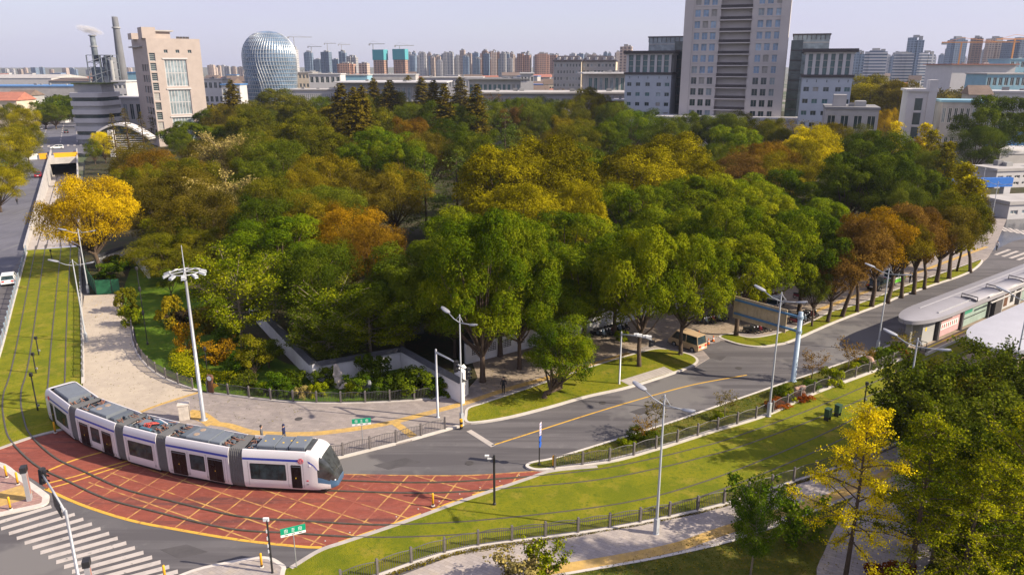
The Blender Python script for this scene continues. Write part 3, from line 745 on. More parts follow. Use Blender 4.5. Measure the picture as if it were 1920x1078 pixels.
ROADDIR = (G(1840, 490)-G(1458, 640)).xy.normalized(); RA = math.atan2(ROADDIR.y, ROADDIR.x)
def base_h(px, py, top, z=.1):
    g = G(px, py, z); return g, ZT(g.y, top)-z
# ---- double arm street lamps
def make_lamp():
    t = thing('street_lamp', 'x', 'street lamp', group='double arm street lamps')
    b = MB(); b.lathe([(.22, 0), (.22, .05), (.1, .06), (.095, 1.2), (.05, 10), (.04, 10.02)], 10); b.build('pole', m_pole, t, True)
    b = MB(); b.cbox((0, 0, .6), (.28, .28, 1.1)); b.build('base_box', m_pole, t)
    for s, L_ in ((1, 1.9), (-1, 2.1)):
        b = MB(); b.tube([(0, 0, 9.3), (s*L_*.4, 0, 9.42), (s*L_*.8, 0, 9.75 if s < 0 else 9.55)], .04, 7); b.tube([(0, 0, 9.9), (s*.5, 0, 9.46)], .022, 6); b.build('arm', m_pole, t, True)
        hx = s*L_; hz = 9.85 if s < 0 else 9.6; w = 1.15 if s < 0 else 1.0
        b = MB(); M = Matrix.Translation((hx, 0, hz)) @ Matrix.Rotation(-s*.22, 4, 'Y')
        pr = [(-.5, .06), (-.42, .14), (-.1, .2), (.25, .2), (.45, .13), (.52, .05)]
        vs = []
        for x, y in pr:
            for yy, zz in ((-y, 0), (-y*.8, .09), (y*.8, .09), (y, 0)): vs.append(M @ Vector((x*w, yy*1.25, zz)))
        fs = [(4*i+k, 4*i+(k+1) % 4, 4*i+4+(k+1) % 4, 4*i+4+k) for i in range(5) for k in range(4)]+[(0, 1, 2, 3), (23, 22, 21, 20)]
        b.add(vs, fs); h = b.build('lamp_head', m_galv, t, True)
        b = MB(); b.box(-.25*w, .35*w, -.16, .16, -.03, -.004, M); b.build('lens', m_lens, h)
    return t
lampP = make_lamp(); first = True
for px, py, top, rz, lab in ((866, 797, 590, None, 'tall double arm street lamp beside the yellow black kerb post at the pavement fence end'),
        (1230, 1000, 740, None, 'tall double arm street lamp standing on the pale sidewalk beside the south railing'),
        (1441, 780, 548, None, 'double arm street lamp with black cabinets at its foot by the median railing'),
        (1645, 655, 503, None, 'double arm street lamp in the shrub bed in front of the avenue tree row'),
        (1685, 856, 634, None, 'double arm street lamp rising behind the dark green trees near the platform end'),
        (1886, 775, 550, None, 'double arm street lamp beside the far white platform canopy'),
        (162, 641, 487, 0, 'double arm street lamp at the left edge of the beige path, nearer of two'),
        (166, 549, 437, 0, 'double arm street lamp beside the green hoarding, farther of two'),
        (1856, 428, 353, None, 'distant double arm street lamp at the end of the avenue tree row'),
        (1834, 392, 322, None, 'distant double arm street lamp behind the avenue tree row by the blue gantry')):
    g, h = base_h(px, py, top); h = min(max(h, 9), 12.5)
    put(lampP, first, g, (RA-PI/2) if rz is None else rz, lab, (1, 1, h/10)); first = False
# ---- high mast light
g, h = base_h(382, 787, 460); t = thing('mast_light', 'white high mast with a ring of floodlights and a lightning rod', 'mast light', g)
b = MB(); b.lathe([(.36, 0), (.36, .06), (.19, .08), (.1, 13.6), (.08, 13.8)], 14); b.build('mast', m_galv, t, True)
b = MB(); b.lathe([(.05, 13.7), (.03, h)], 8); b.build('lightning_rod', m_pole, t)
b = MB(); b.tube([(1.15*math.cos(2*PI*k/20), 1.15*math.sin(2*PI*k/20), 13.5) for k in range(21)], .045, 6); b.build('ring_frame', m_pole, t)
for k in range(10):
    a = 2*PI*k/10; M = Matrix.Rotation(a, 4, 'Z') @ Matrix.Translation((1.45, 0, 13.42)) @ Matrix.Rotation(.35, 4, 'Y')
    b = MB(); b.box(-.24, .26, -.15, .15, -.05, .08, M); f = b.build('floodlight', m_pole, t)
    b = MB(); b.box(-.24, .3, -.16, .16, -.08, -.062, M); b.build('lens', m_lens, f)
    if k % 2 == 0: b = MB(); b.tube([(0, 0, 13.55), (1.15*math.cos(a), 1.15*math.sin(a), 13.5)], .035, 5); b.build('spoke', m_pole, t)
# ---- traffic signals
def signal_head(par, loc, rz, n=3, tilt=0):
    M = Matrix.Translation(loc) @ Matrix.Rotation(rz, 4, 'Z') @ Matrix.Rotation(tilt, 4, 'Y')
    b = MB(); b.cbox((0, 0, 0), (.22, .36, .34*n), M); h = b.build('signal_housing', m_dk, par)
    for k in range(n):
        z = (k-(n-1)/2)*.34
        b = MB(); b.tube([M @ Vector((.1, .15*math.cos(q), z+.15*math.sin(q))) for q in [R(a) for a in range(-20, 201, 20)]], .012, 4)
        pts = [R(a) for a in range(-20, 201, 20)]; vs = [M @ Vector((x, .15*math.cos(q), z+.15*math.sin(q))) for q in pts for x in (.1, .36)]
        b.add(vs, [(2*i, 2*i+1, 2*i+3, 2*i+2) for i in range(len(pts)-1)]); b.build('visor', m_dk, h)
        b = MB(); b.lathe([(.12, 0), (.1, .02), (0, .035)], 12, M=M @ Matrix.Translation((.11, 0, z)) @ Matrix.Rotation(PI/2, 4, 'Y')); b.build('lens', mat('dark_signal_lens', (.05, .03, .03), .25), h)
def signal_pole(label, base, H_, arm_end, heads, r=.13):
    t = thing('traffic_signal', label, 'traffic signal', base)
    b = MB(); b.lathe([(r*1.7, 0), (r*1.7, .05), (r*.85, .07), (r*.68, H_), (r*.4, H_+.05)], 12); b.build('pole', m_galv, t, True)
    e = Vector(arm_end)-Vector(base); s = Vector((0, 0, H_-.25))
    b = MB(); b.tube([s, s.lerp(e, .5)+Vector((0, 0, .12)), e], [r*.7, r*.55, r*.4], 8); b.build('arm', m_pole, t, True)
    for u, dz, rz, n, tilt in heads:
        p = s.lerp(e, u)+Vector((0, 0, dz)); signal_head(t, p, rz, n, tilt)
    return t
g, h = base_h(821, 782, 655)
t = signal_pole('traffic signal pole with a short arm over the pavement beside the white gable wall', g, h, G(879, 697, 5.6), [(.62, -.2, R(-35), 3, 0), (.97, -.2, R(-35), 3, 0)])
g, h = base_h(1161, 720, 622)
t = signal_pole('traffic signal pole on the verge lawn with white cameras along its arm', g, h, G(1222, 637, 5.4), [(.97, -.35, R(-35), 2, 0)], .11)
e = G(1222, 637, 5.4)-g
for u in (.5, .6, .8, .9):
    p = Vector((0, 0, h-.25)).lerp(e, u); b = MB(); b.cbox(p+Vector((0, 0, .25)), (.5, .2, .2), None); b.tube([p, p+Vector((0, 0, .2))], .03, 5); b.build('camera', m_wsign, t)
fb = G(123, 957, 6.4); fb.z = .1
t = signal_pole('foreground traffic signal on a grey arm above the zebra crossing', fb, 6.3, G(76, 884, 6.3), [(.93, -.1, R(-15), 3, .1)], .12)
s_ = Vector((0, 0, 6.05)); e = G(76, 884, 6.3)-fb
p = s_.lerp(e, .3); b = MB(); M = Matrix.Translation(p+Vector((-.1, 0, -.28))) @ Matrix.Rotation(math.atan2(e.y, e.x), 4, 'Z'); b.cbox((0, 0, 0), (1.7, .06, .85), M); b.build('sign_plate', m_dk, t)
# ---- gantry sign
g, h = base_h(1487, 715, 585); t = thing('gantry_sign', 'tan road sign board seen from behind on a thick blue grey gantry pole', 'gantry sign', g)
b = MB(); b.lathe([(.34, 0), (.34, .06), (.25, .08), (.22, h), (0, h+.02)], 16); b.build('pole', m_bluepole, t, True)
d = Vector((-ROADDIR.y, ROADDIR.x, 0)); a_ = math.atan2(d.y, d.x)
for z in (h-.55, h-2.0):
    b = MB(); M = Matrix.Rotation(a_, 4, 'Z'); b.box(0, 7.4, -.09, .09, z-.09, z+.09, M); b.build('arm', mat('blue_arm_paint', (.06, .15, .27), .5), t)
    b = MB(); b.lathe([(.29, z-.14), (.29, z+.14)], 14); b.build('clamp', m_bluepole, t)
b = MB(); M = Matrix.Rotation(a_, 4, 'Z'); b.box(1.5, 7.6, -.2, -.12, h-2.6, h-.2, M)
for k in range(16): x = 1.6+k*.39; b.box(x, x+.05, -.12, -.09, h-2.58, h-.22, M)
b.build('board', m_tanboard, t)
# ---- railings
def panel_mesh(wave=.14, hgt=.85):
    b = MB(); n = 8
    b.tube([(k/n, 0, hgt-.06+wave*math.sin(PI*k/n)) for k in range(n+1)], .028, 5)
    b.tube([(0, 0, .14), (1, 0, .14)], .022, 5)
    for k in range(1, 16): x = k/16; b.box(x-.006, x+.006, -.012, .012, .14, hgt-.06+wave*math.sin(PI*x))
    return b
def railing(label, px, step=2.25, hgt=1.12, pm=m_post, rm=m_fence, wave=.13, kerb=True, z=.12, cat='railing', name='railing'):
    c = resample(spline(g2(px), 12), step); t = thing(name, label, cat, (c[0].x, c[0].y, z))
    pb = None; pp = None
    for i, p in enumerate(c):
        if pb is None:
            b = MB(); b.box(-.068, .068, -.068, .068, 0, hgt-.06); b.box(-.08, .08, -.08, .08, hgt-.06, hgt+.02); b.box(-.05, .05, -.05, .05, hgt+.02, hgt+.08); pb = b.build('post', pm, t); o = pb
        else: o = bpy.data.objects.new('post', pb.data); COL.objects.link(o); o.parent = t
        o.location = (p.x-c[0].x, p.y-c[0].y, 0)
        if i+1 < len(c):
            q = c[i+1]; d = q-p
            if pp is None: pp = panel_mesh(wave, hgt-.1).build('panel', rm, t); o2 = pp
            else: o2 = bpy.data.objects.new('panel', pp.data); COL.objects.link(o2); o2.parent = t
            o2.location = (p.x-c[0].x, p.y-c[0].y, 0); o2.rotation_euler[2] = math.atan2(d.y, d.x); o2.scale = (d.length, 1, 1); o.rotation_euler[2] = math.atan2(d.y, d.x)
    if kerb:
        cc = spline(g2(px), 12); b = MB(); cl = [v-c[0] for v in cc]
        b.ribbon(offset(cl, .14), offset(cl, -.14), -.12, .06); b.build('base_kerb', m_kerb, t)
    return t
railing('dark wave top railing curving round the park lawn beside the beige path', [(247, 609), (250, 640), (262, 669), (285, 695), (320, 716), (372, 735)])
railing('dark wave top railing along the shrub garden behind the paved plaza', [(390, 738), (470, 748), (555, 756), (640, 758), (720, 755.5), (790, 751), (862, 742)])
railing('dark railing at the plaza edge just behind the front of the tram', [(590, 868), (640, 858), (700, 843), (760, 828), (864, 799)])
railing('long railing between the dry median bed and the tram lawn', [(1040, 880), (1150, 866), (1250, 838), (1330, 813), (1440, 779), (1530, 737), (1640, 696), (1706, 668)])
railing('railing along the near side of the tram lawn beside the pale sidewalk', [(640, 1102), (720, 1077), (790, 1052), (850, 1035), (920, 1022), (1080, 1002), (1190, 984), (1310, 959), (1390, 937), (1480, 907), (1600, 867), (1700, 824), (1800, 776), (1900, 730)])
railing('bluish steel railing between the left road and the tram lawn', [(50, 474), (26, 565), (0, 664), (-30, 742)], 2.5, 1.1, m_bluepole, m_galv, .0)
railing('low wire railing on a white kerb between tram lawn and beige path', [(149, 470), (152, 560), (155, 640), (156, 720)], 2.0, .8, m_galv, m_fence, .1)
# ---- bollards
def make_bollard():
    t = thing('bollard', 'x', 'bollard', group='yellow bollards at the red crossing')
    b = MB(); b.lathe([(.075, .06), (.075, .95), (.06, 1.02), (0, 1.04)], 10); b.build('tube', m_bol, t, True)
    b = MB(); b.lathe([(.14, 0), (.14, .05), (.08, .07)], 10); b.build('foot', m_kerb, t)
    b = MB(); b.lathe([(.078, .1), (.078, .2)], 10); b.build('black_band', m_dk, t)
    return t
bp_ = make_bollard(); first = True
for px, py, lab in ((812, 948, 'yellow bollard on the kerb side dashes of the red crossing, right of the tram'), (104, 811, 'yellow bollard at the tail of the tram where lawn meets red paving'),
        (13, 895, 'yellow bollard on the pink corner, leftmost of the pair on the far kerb'), (34, 908, 'yellow bollard on the pink corner beside the grey pillar'), (20, 955, 'yellow bollard on the pink corner nearest the zebra crossing'),
        (310, 1086, 'yellow bollard at the foreground end of the zebra crossing'), (491, 1063, 'yellow bollard beside the black sign post in the foreground'), (1037, 876, 'yellow bollard at the tip of the median bed beside the railing end')):
    put(bp_, first, G(px, py, .1), 0, lab); first = False
g = G(865, 803, .1); t = thing('kerb_post', 'black and yellow banded post at the foot of the street lamp on the plaza corner', 'post', g)
for k in range(4): b = MB(); b.lathe([(.14, .22*k), (.14, .22*k+.22)], 10); b.build('band', m_bol if k % 2 else m_dk, t)
# ---- crossing pillars
for px, py, H_, lab in ((56, 937, 2.7, 'grey pedestrian signal pillar with a pink panel on the pink corner'), (172, 1108, 2.2, 'grey pedestrian signal pillar at the bottom edge beside the zebra crossing')):
    g = G(px, py, .1); t = thing('signal_pillar', lab, 'signal pillar', g, R(20))
    b = MB(); b.box(-.14, .14, -.24, .24, 0, H_-.4); b.build('column', mat('grey_metal_cladding', (.28, .28, .3), .4, .1), t)
    b = MB(); b.box(-.148, -.141, -.12, .12, .5, H_-.6); b.box(.141, .148, -.12, .12, .5, H_-.6); b.build('panel', mat('pink_panel', (.34, .16, .13), .5), t)
    b = MB(); b.box(-.2, .2, -.28, .28, H_-.4, H_); b.build('signal_housing', m_dk, t)
# ---- street name signs
def name_sign(base, H_, rz, lab):
    t = thing('street_name_sign', lab, 'street sign', base, rz)
    b = MB(); b.lathe([(.03, 0), (.03, H_-.1)], 8); b.build('post', m_galv, t)
    b = MB(); b.box(-.75, .75, -.03, .03, H_-.28, H_+.12); p = b.build('name_plate', m_green, t)
    b = MB(); b.box(-.75, .75, -.03, .03, H_-.45, H_-.283); b.build('lower_plate', m_wsign, t)
    for i, cx in enumerate((-.42, 0, .42)):
        for s in (-1, 1):
            c = MB(); y = s*.034; q = lambda x0, x1, z0, z1: c.box(cx+x0, cx+x1, min(y, y-s*.003), max(y, y-s*.003), H_-.08+z0, H_-.08+z1)
            q(-.1, .1, .09, .11); q(-.1, .1, .0, .02); q(-.1, .1, -.11, -.09); q(-.012, .012, -.09, .14)
            if i != 1: q(-.1, -.08, -.09, .09); q(.08, .1, -.09, .09)
            c.build('character', m_wsign, p)
        for s in (-1, 1):
            c = MB(); c.box(cx-.1, cx+.1, min(s*.03, s*.034), max(s*.03, s*.034), H_-.39, H_-.34); c.build('small_lettering', m_dk, p)
g, h = base_h(681, 842, 787); name_sign(g, h, R(12), 'green street name sign with white lower strip standing on the paved plaza')
g, h = base_h(556, 1063, 990); name_sign(g, h, R(24), 'green street name sign on the lawn at the front of the red crossing')
# ---- misc posts
g, h = base_h(511, 1074, 974); t = thing('sign_post', 'black post with small white plates beside the foreground yellow bollard', 'post', g)
b = MB(); b.lathe([(.09, 0), (.07, .1), (.06, h)], 8); b.build('post', m_dk, t)
for z in (.95, 1.5, 1.9, 2.4, 2.9): b = MB(); b.box(-.1, -.04, -.09, .09, z, z+.2); b.build('plate', m_wsign, t)
b = MB(); b.box(-.22, .12, -.05, .05, h-.1, h+.14); b.build('camera', m_wsign, t)
g, h = base_h(1011, 871, 792); t = thing('sign_post', 'black post with two round blue signs and a pale plate at the median tip', 'traffic sign', g, R(-22))
b = MB(); b.lathe([(.16, 0), (.15, .08), (.05, .1), (.045, h-.9)], 8); b.build('post', m_dk, t)
for z in (h-1.35, h-1.85): b = MB(); b.lathe([(.0, -.012), (.25, -.012), (.25, .012), (0, .012)], 18, M=Matrix.Translation((.07, 0, z)) @ Matrix.Rotation(PI/2, 4, 'Y')); b.build('round_sign', m_bluesign, t)
b = MB(); b.box(.05, .08, -.2, .2, h-1.05, h); b.build('pale_plate', mat('pale_pink_plate', (.6, .52, .58), .5), t)
for k in range(4): b = MB(); b.box(.081, .086, -.14, .14, h-.95+.24*k, h-.87+.24*k); b.build('lettering', m_bluesign, t)
g, h = base_h(927, 945, 853); t = thing('camera_pole', 'black pole with two white cameras at the lawn edge of the red crossing', 'camera pole', g)
b = MB(); b.lathe([(.13, 0), (.12, .1), (.085, .14), (.08, h)], 10); b.build('pole', m_dk, t)
for z, x in ((h-.05, -.62), (h-.25, -.4)):
    b = MB(); b.cbox((x*.8, 0, z), (.3, .12, .12)); c = b.build('camera', m_wsign, t); b = MB(); b.tube([(0, 0, z-.1), (x, 0, z-.1), (x, 0, z)], .025, 5); b.build('bracket', m_dk, c)
m_grey0 = mat('grey_box', (.2, .2, .2))
def lawn_post(px, py, top, lab):
    g, h = base_h(px, py, top, .07); t = thing('lawn_signal_post', lab, 'signal post', g)
    b = MB(); b.lathe([(.07, 0), (.055, h-.3)], 7); b.build('post', m_dk, t)
    b = MB(); b.box(-.11, .11, -.11, .11, h-.32, h); b.build('signal_box', m_dk, t)
    b = MB(); b.box(.05, .2, -.08, .08, .4, .58); b.build('small_box', m_grey0, t)
for a in ((71, 769, 699, 'slim black signal post on the left tram lawn, nearest the red crossing'), (68, 699, 661, 'slim black signal post on the left tram lawn, second from the red crossing'), (73, 665, 631, 'slim black signal post on the left tram lawn, third from the red crossing'),
          (98, 490, 468, 'short black signal post at the top of the left tram lawn by the ramp'), (1620, 758, 716, 'black signal post on the right tram lawn behind the two dark green boxes')): lawn_post(*a)
for px, py, lab in ((1551, 787, 'dark green control box on legs on the tram lawn, left of the pair'), (1570, 779, 'dark green control box on legs on the tram lawn, right of the pair')):
    g = G(px, py, .07); t = thing('control_box', lab, 'control box', g, RA)
    b = MB(); b.box(-.26, .26, -.22, .22, .35, 1.05); b.box(-.29, .29, -.25, .25, 1.05, 1.1); b.build('housing', mat('dark_green_paint', (.03, .07, .035), .5), t)
    for x in (-.22, .22): b = MB(); b.box(x-.03, x+.03, -.2, .2, 0, .35); b.build('leg', m_dk, t)
g = G(347, 785, .12); t = thing('utility_cabinet', 'white stained utility cabinet on the paving behind the tram', 'cabinet', g, R(15))
b = MB(); b.box(-.42, .42, -.3, .3, 0, 1.35); b.build('housing', mat('stained_white_metal', (.55, .5, .45), .6, .25, 2.5), t)
b = MB(); b.box(-.47, .47, -.35, .35, 1.35, 1.5); b.build('lid', mat('stained_white_metal', 1), t)
b = MB(); b.box(-.38, .38, -.306, -.3, .1, 1.25); b.build('door', mat('stained_white_metal', 1), t)
g, h = base_h(397, 737, 703); t = thing('clock_post', 'brown wooden post clock with round white face at the park railing', 'clock', g, R(-15))
b = MB(); b.box(-.22, .22, -.12, .12, 0, h-.35); b.build('case', m_brown, t)
b = MB(); b.lathe([(0, -.12), (.33, -.12), (.33, .12), (0, .12)], 18, M=Matrix.Translation((0, 0, h-.3)) @ Matrix.Rotation(PI/2, 4, 'X')); hd = b.build('head', m_brown, t)
b = MB(); b.lathe([(0, 0), (.24, 0), (.24, .01), (0, .012)], 18, M=Matrix.Translation((0, -.12, h-.3)) @ Matrix.Rotation(PI/2, 4, 'X')); b.build('clock_face', m_wsign, hd)
for x in (-.22, .22): b = MB(); b.sphere((x, 0, h-.02), .09, 8); b.build('ear', m_brown, hd)
b = MB(); b.add([(.3, -.02, .55), (.3, -.02, 1.1), (.85, -.02, .85), (.3, .02, .55), (.3, .02, 1.1), (.85, .02, .85)], [(0, 2, 1), (3, 4, 5), (0, 3, 5, 2), (2, 5, 4, 1), (1, 4, 3, 0)]); b.build('yellow_pennant', m_bol, t)
# park lamp posts
for px, py, top, lab in ((277, 646, 500, 'slim black lamp post standing on the park lawn'), (390, 706, 650, 'short black lamp post behind the park railing')):
    g, h = base_h(px, py, top, .14); t = thing('park_lamp', lab, 'lamp post', g)
    b = MB(); b.lathe([(.12, 0), (.1, .3), (.05, .4), (.045, h-.5)], 8); b.build('post', m_dk, t)
    b = MB(); b.lathe([(.05, h-.5), (.16, h-.35), (.17, h-.1), (.05, h)], 8); b.build('lantern', m_dk, t)
    if h > 6:
        for z in (h*.42, h*.72): b = MB(); b.lathe([(.06, z-.3), (.14, z-.2), (.14, z+.15), (.06, z+.25)], 8); b.build('lantern', m_dk, t)
# ---- rocks
def rock(loc, r, sc_, seed, m, label, rough=.35):
    bm = bmesh.new(); bmesh.ops.create_icosphere(bm, subdivisions=3, radius=1)
    rg = random.Random(seed); ks = [(Vector((rg.gauss(0, 1), rg.gauss(0, 1), rg.gauss(0, 1))).normalized(), rg.uniform(.3, .95)) for _ in range(14)]
    for v in bm.verts:
        p = v.co.copy(); f = 1+.12*math.sin(5*p.x+seed)+.1*math.sin(7*p.z+2*seed)
        for d, c in ks:
            q = p.dot(d)
            if q > c: f -= (q-c)*rough*1.6
        v.co = p*f
        v.co.x *= sc_[0]*r; v.co.y *= sc_[1]*r; v.co.z *= sc_[2]*r
    me = bpy.data.meshes.new('rock'); bm.to_mesh(me); bm.free(); me.materials.append(m)
    o = bpy.data.objects.new('rock', me); COL.objects.link(o); o.location = loc; return tag(o, label, 'rock')
g = G(634, 727, .1); rock(g+Vector((0, 0, 1.25)), 1.0, (.8, .7, 1.5), 3, m_stone, 'tall pale garden rock standing upright in the shrub garden', .8)
rock(G(641, 727, .1)+Vector((.4, 0, .3)), .8, (1.0, .8, .65), 5, m_stone, 'low pale rock leaning at the foot of the tall garden rock', .7)
rock(G(690, 733, .1)+Vector((0, 0, .35)), .7, (1.1, .8, 1.0), 7, m_rockg, 'grey blue boulder among dark shrubs right of the tall pale rock', .5)
rock(G(708, 735, .1)+Vector((0, 0, .3)), .6, (1.0, .8, .8), 9, m_rockg, 'small grey boulder beside the clipped bush behind the railing', .5)
rock(G(1497, 737, .16)+Vector((0, 0, .3)), .8, (1.1, .9, .75), 11, m_rockp, 'pinkish boulder at the foot of the thick gantry pole', .4)
rock(G(1626, 681, .16)+Vector((0, 0, .25)), .8, (1.25, .9, .6), 13, m_rockp, 'smooth pinkish boulder in the median bed beside the dark round shrub', .2)
rock(G(1815, 880, .1)+Vector((0, 0, .3)), .7, (1, .9, .8), 15, m_rockp, 'small reddish boulder among the trees by the south sidewalk', .4)
# ---- white garden walls with tiled coping
def garden_wall(label, tops, H_=2.5, th=.32, name='garden_wall', cop=True, holes=None):
    pts = [G(a, b, H_).xy for a, b in tops]; c = pts[0]
    t = thing(name, label, 'wall', (c.x, c.y, .1)); L_ = [p-c for p in pts]
    b = MB(); b.ribbon(offset(L_, th/2), offset(L_, -th/2), -.1, H_-.35); w = b.build('wall', m_plaster, t)
    if cop:
        vs = []; o1, o2 = offset(L_, th/2+.32), offset(L_, -th/2-.32); b = MB(); n = len(L_)
        for p, l, r in zip(L_, o1, o2): vs += [(l.x, l.y, H_-.36), (p.x, p.y, H_+.02), (r.x, r.y, H_-.36)]
        b.add(vs, [f for i in range(n-1) for f in ((3*i, 3*i+1, 3*i+4, 3*i+3), (3*i+1, 3*i+2, 3*i+5, 3*i+4), (3*i, 3*i+3, 3*i+5, 3*i+2))]+[(0, 2, 1), (3*n-3, 3*n-2, 3*n-1)]); b.build('tiled_coping', m_tile, t)
    return t, L_
garden_wall('white garden wall with dark coping running down from the park to the shrub garden', [(466, 555), (482, 571), (530, 621), (588, 678)])
garden_wall('low white garden wall behind the tall pale rock', [(590, 680), (650, 670), (753, 652)], 2.3)
garden_wall('white garden wall with dark coping ending in a gable beside the traffic signal', [(753, 650), (800, 676), (868, 712)], 2.5)
garden_wall('short white garden wall under the big golden tree', [(178, 480), (232, 462), (250, 464)], 2.2)
garden_wall('short white garden wall beside the upper end of the park lawn', [(252, 466), (276, 494)], 2.4)
g = G(866, 741, .1); b = MB(); b.box(-.45, .45, -.5, .5, 0, 2.5); b.add([(-.5, -.5, 2.5), (.5, -.5, 2.5), (0, -.5, 3.0), (-.5, .5, 2.5), (.5, .5, 2.5), (0, .5, 3.0)], [(0, 1, 2), (5, 4, 3), (0, 2, 5, 3), (1, 4, 5, 2)]); o = b.build('gable_pier', m_plaster, None); o.location = g; o.rotation_euler[2] = R(-25); tag(o, 'white gabled wall pier at the corner of plaza and avenue sidewalk', 'wall pier')
t, L_ = garden_wall('long white park wall behind the parked scooters and avenue trees', [(872, 640), (990, 612), (1100, 586), (1200, 560), (1330, 530), (1440, 506)], 2.6, .35)
for k, (u, ) in enumerate([(1.2,), (3.2,), (5.2,), (7.0,)]):
    d = (L_[1]-L_[0]).normalized(); p = L_[0]+d*u; nn = Vector((d.y, -d.x))*.178
    b = MB(); M = Matrix.Translation((p.x+nn.x, p.y+nn.y, 1.3)) @ Matrix.Rotation(math.atan2(d.y, d.x), 4, 'Z')
    for i in range(-2, 3):
        b.box(-.5, .5, -.02, .0, i*.2-.03, i*.2+.03, M); b.box(i*.22-.03, i*.22+.03, -.021, .001, -.45, .45, M)
    b.build('lattice_window', m_tile, t)
# moon gate
g = G(405, 484, .1); t = thing('moon_gate', 'white moon gate wall with round opening and curved dark tiled roof', 'moon gate', g, R(18))
b = MB(); N_ = 28; ro = 1.05; cz = 1.3; vs = []; W_ = 1.9; HH = 2.9
for s in (-.16, .16):
    for k in range(N_):
        a = 2*PI*k/N_; ca, sa = math.cos(a), math.sin(a); vs.append((ro*ca, s, max(0, cz+ro*sa)))
        f = min(W_/abs(ca) if abs(ca) > 1e-6 else 99, ((HH-cz) if sa > 0 else cz)/abs(sa) if abs(sa) > 1e-6 else 99); vs.append((f*ca, s, cz+f*sa))
F_ = []
for k in range(N_):
    j = (k+1) % N_; F_ += [(2*k, 2*j, 2*j+1, 2*k+1)[::-1], (2*N_+2*k, 2*N_+2*k+1, 2*N_+2*j+1, 2*N_+2*j)[::-1], (2*k, 2*N_+2*k, 2*N_+2*j, 2*j)[::-1], (2*k+1, 2*j+1, 2*N_+2*j+1, 2*N_+2*k+1)[::-1]]
b.add(vs, F_); b.build('wall', m_plaster, t)
b = MB(); vs = []
for k in range(13):
    x = -2.2+4.4*k/12; z = HH-.35+.75*math.cos((k/12-.5)*PI)
    vs += [(x, -.55, z-.2), (x, 0, z+.15), (x, .55, z-.2)]
b.add(vs, [f for k in range(12) for f in ((3*k, 3*k+3, 3*k+4, 3*k+1), (3*k+1, 3*k+4, 3*k+5, 3*k+2), (3*k, 3*k+2, 3*k+5, 3*k+3))]); b.build('tiled_roof', m_tile, t)
# pavilion with dark roof among trees
g = G(752, 622, .1); t = thing('garden_pavilion', 'dark tiled pavilion half hidden under trees behind the shrub garden', 'pavilion', g, R(20))
b = MB(); b.add([(-3.5, -2.5, 2.7), (3.5, -2.5, 2.7), (3.5, 2.5, 2.7), (-3.5, 2.5, 2.7), (-1.5, 0, 4.3), (1.5, 0, 4.3)], [(0, 1, 5, 4), (2, 3, 4, 5), (1, 2, 5), (3, 0, 4), (3, 2, 1, 0)]); b.build('roof', m_tile, t)
b = MB(); b.box(-2.4, 2.4, -1.5, 1.5, 0, 2.7); b.build('hall', mat('grey_brick', (.18, .17, .17), .9, .2, 2), t)
for x in (-3, 3):
    for y in (-2, 2): b = MB(); b.lathe([(.12, 0), (.12, 2.7)], 8, (x, y, 0)); b.build('column', m_brown, t)
# hoarding
for lab, px in (('dark green construction hoarding closing the top of the beige path', [(181, 552), (231, 549)]), ('dark green construction hoarding along the tram lawn side of the planted plot', [(161, 500), (166, 530), (181, 552)])):
    pts = [G(a, b_, .1).xy for a, b_ in px]; c = pts[0]; t = thing('hoarding', lab, 'hoarding', (c.x, c.y, .1)); P_ = resample([p-c for p in pts], 1.0)
    b = MB(); b.ribbon(offset(P_, .03), offset(P_, -.03), 0, 2.0); b.build('panel', m_hoard, t)
    for p in P_[::2]: b = MB(); b.box(p.x-.05, p.x+.05, p.y-.05, p.y+.05, 0, 2.08); b.build('post', m_dk, t)
# yellow barrier boards at the tunnel head
for o0, o1, m_, lab in ((-6.5, -3.2, m_wsign, 'white barrier board across the left road, left of the yellow one'), (-3.1, -.6, m_bol, 'yellow barrier board across the left road beside the tunnel mouth'), (1.2, 8.3, m_bol, 'long yellow barrier board above the tunnel mouth')):
    c = along(RL+6, (o0+o1)/2); a_ = math.atan2(rn.y, rn.x); t = thing('barrier_board', lab, 'barrier', (c.x, c.y, .0), a_)
    L_ = (o1-o0)/2; b = MB(); b.box(-L_, L_, -.06, .06, .1, 2.0 if o0 < 0 else 1.9); b.build('board', m_, t)
    for x in (-L_+.1, L_-.1): b = MB(); b.box(x-.06, x+.06, -.3, .3, 0, 1.6); b.build('prop', m_galv, t)
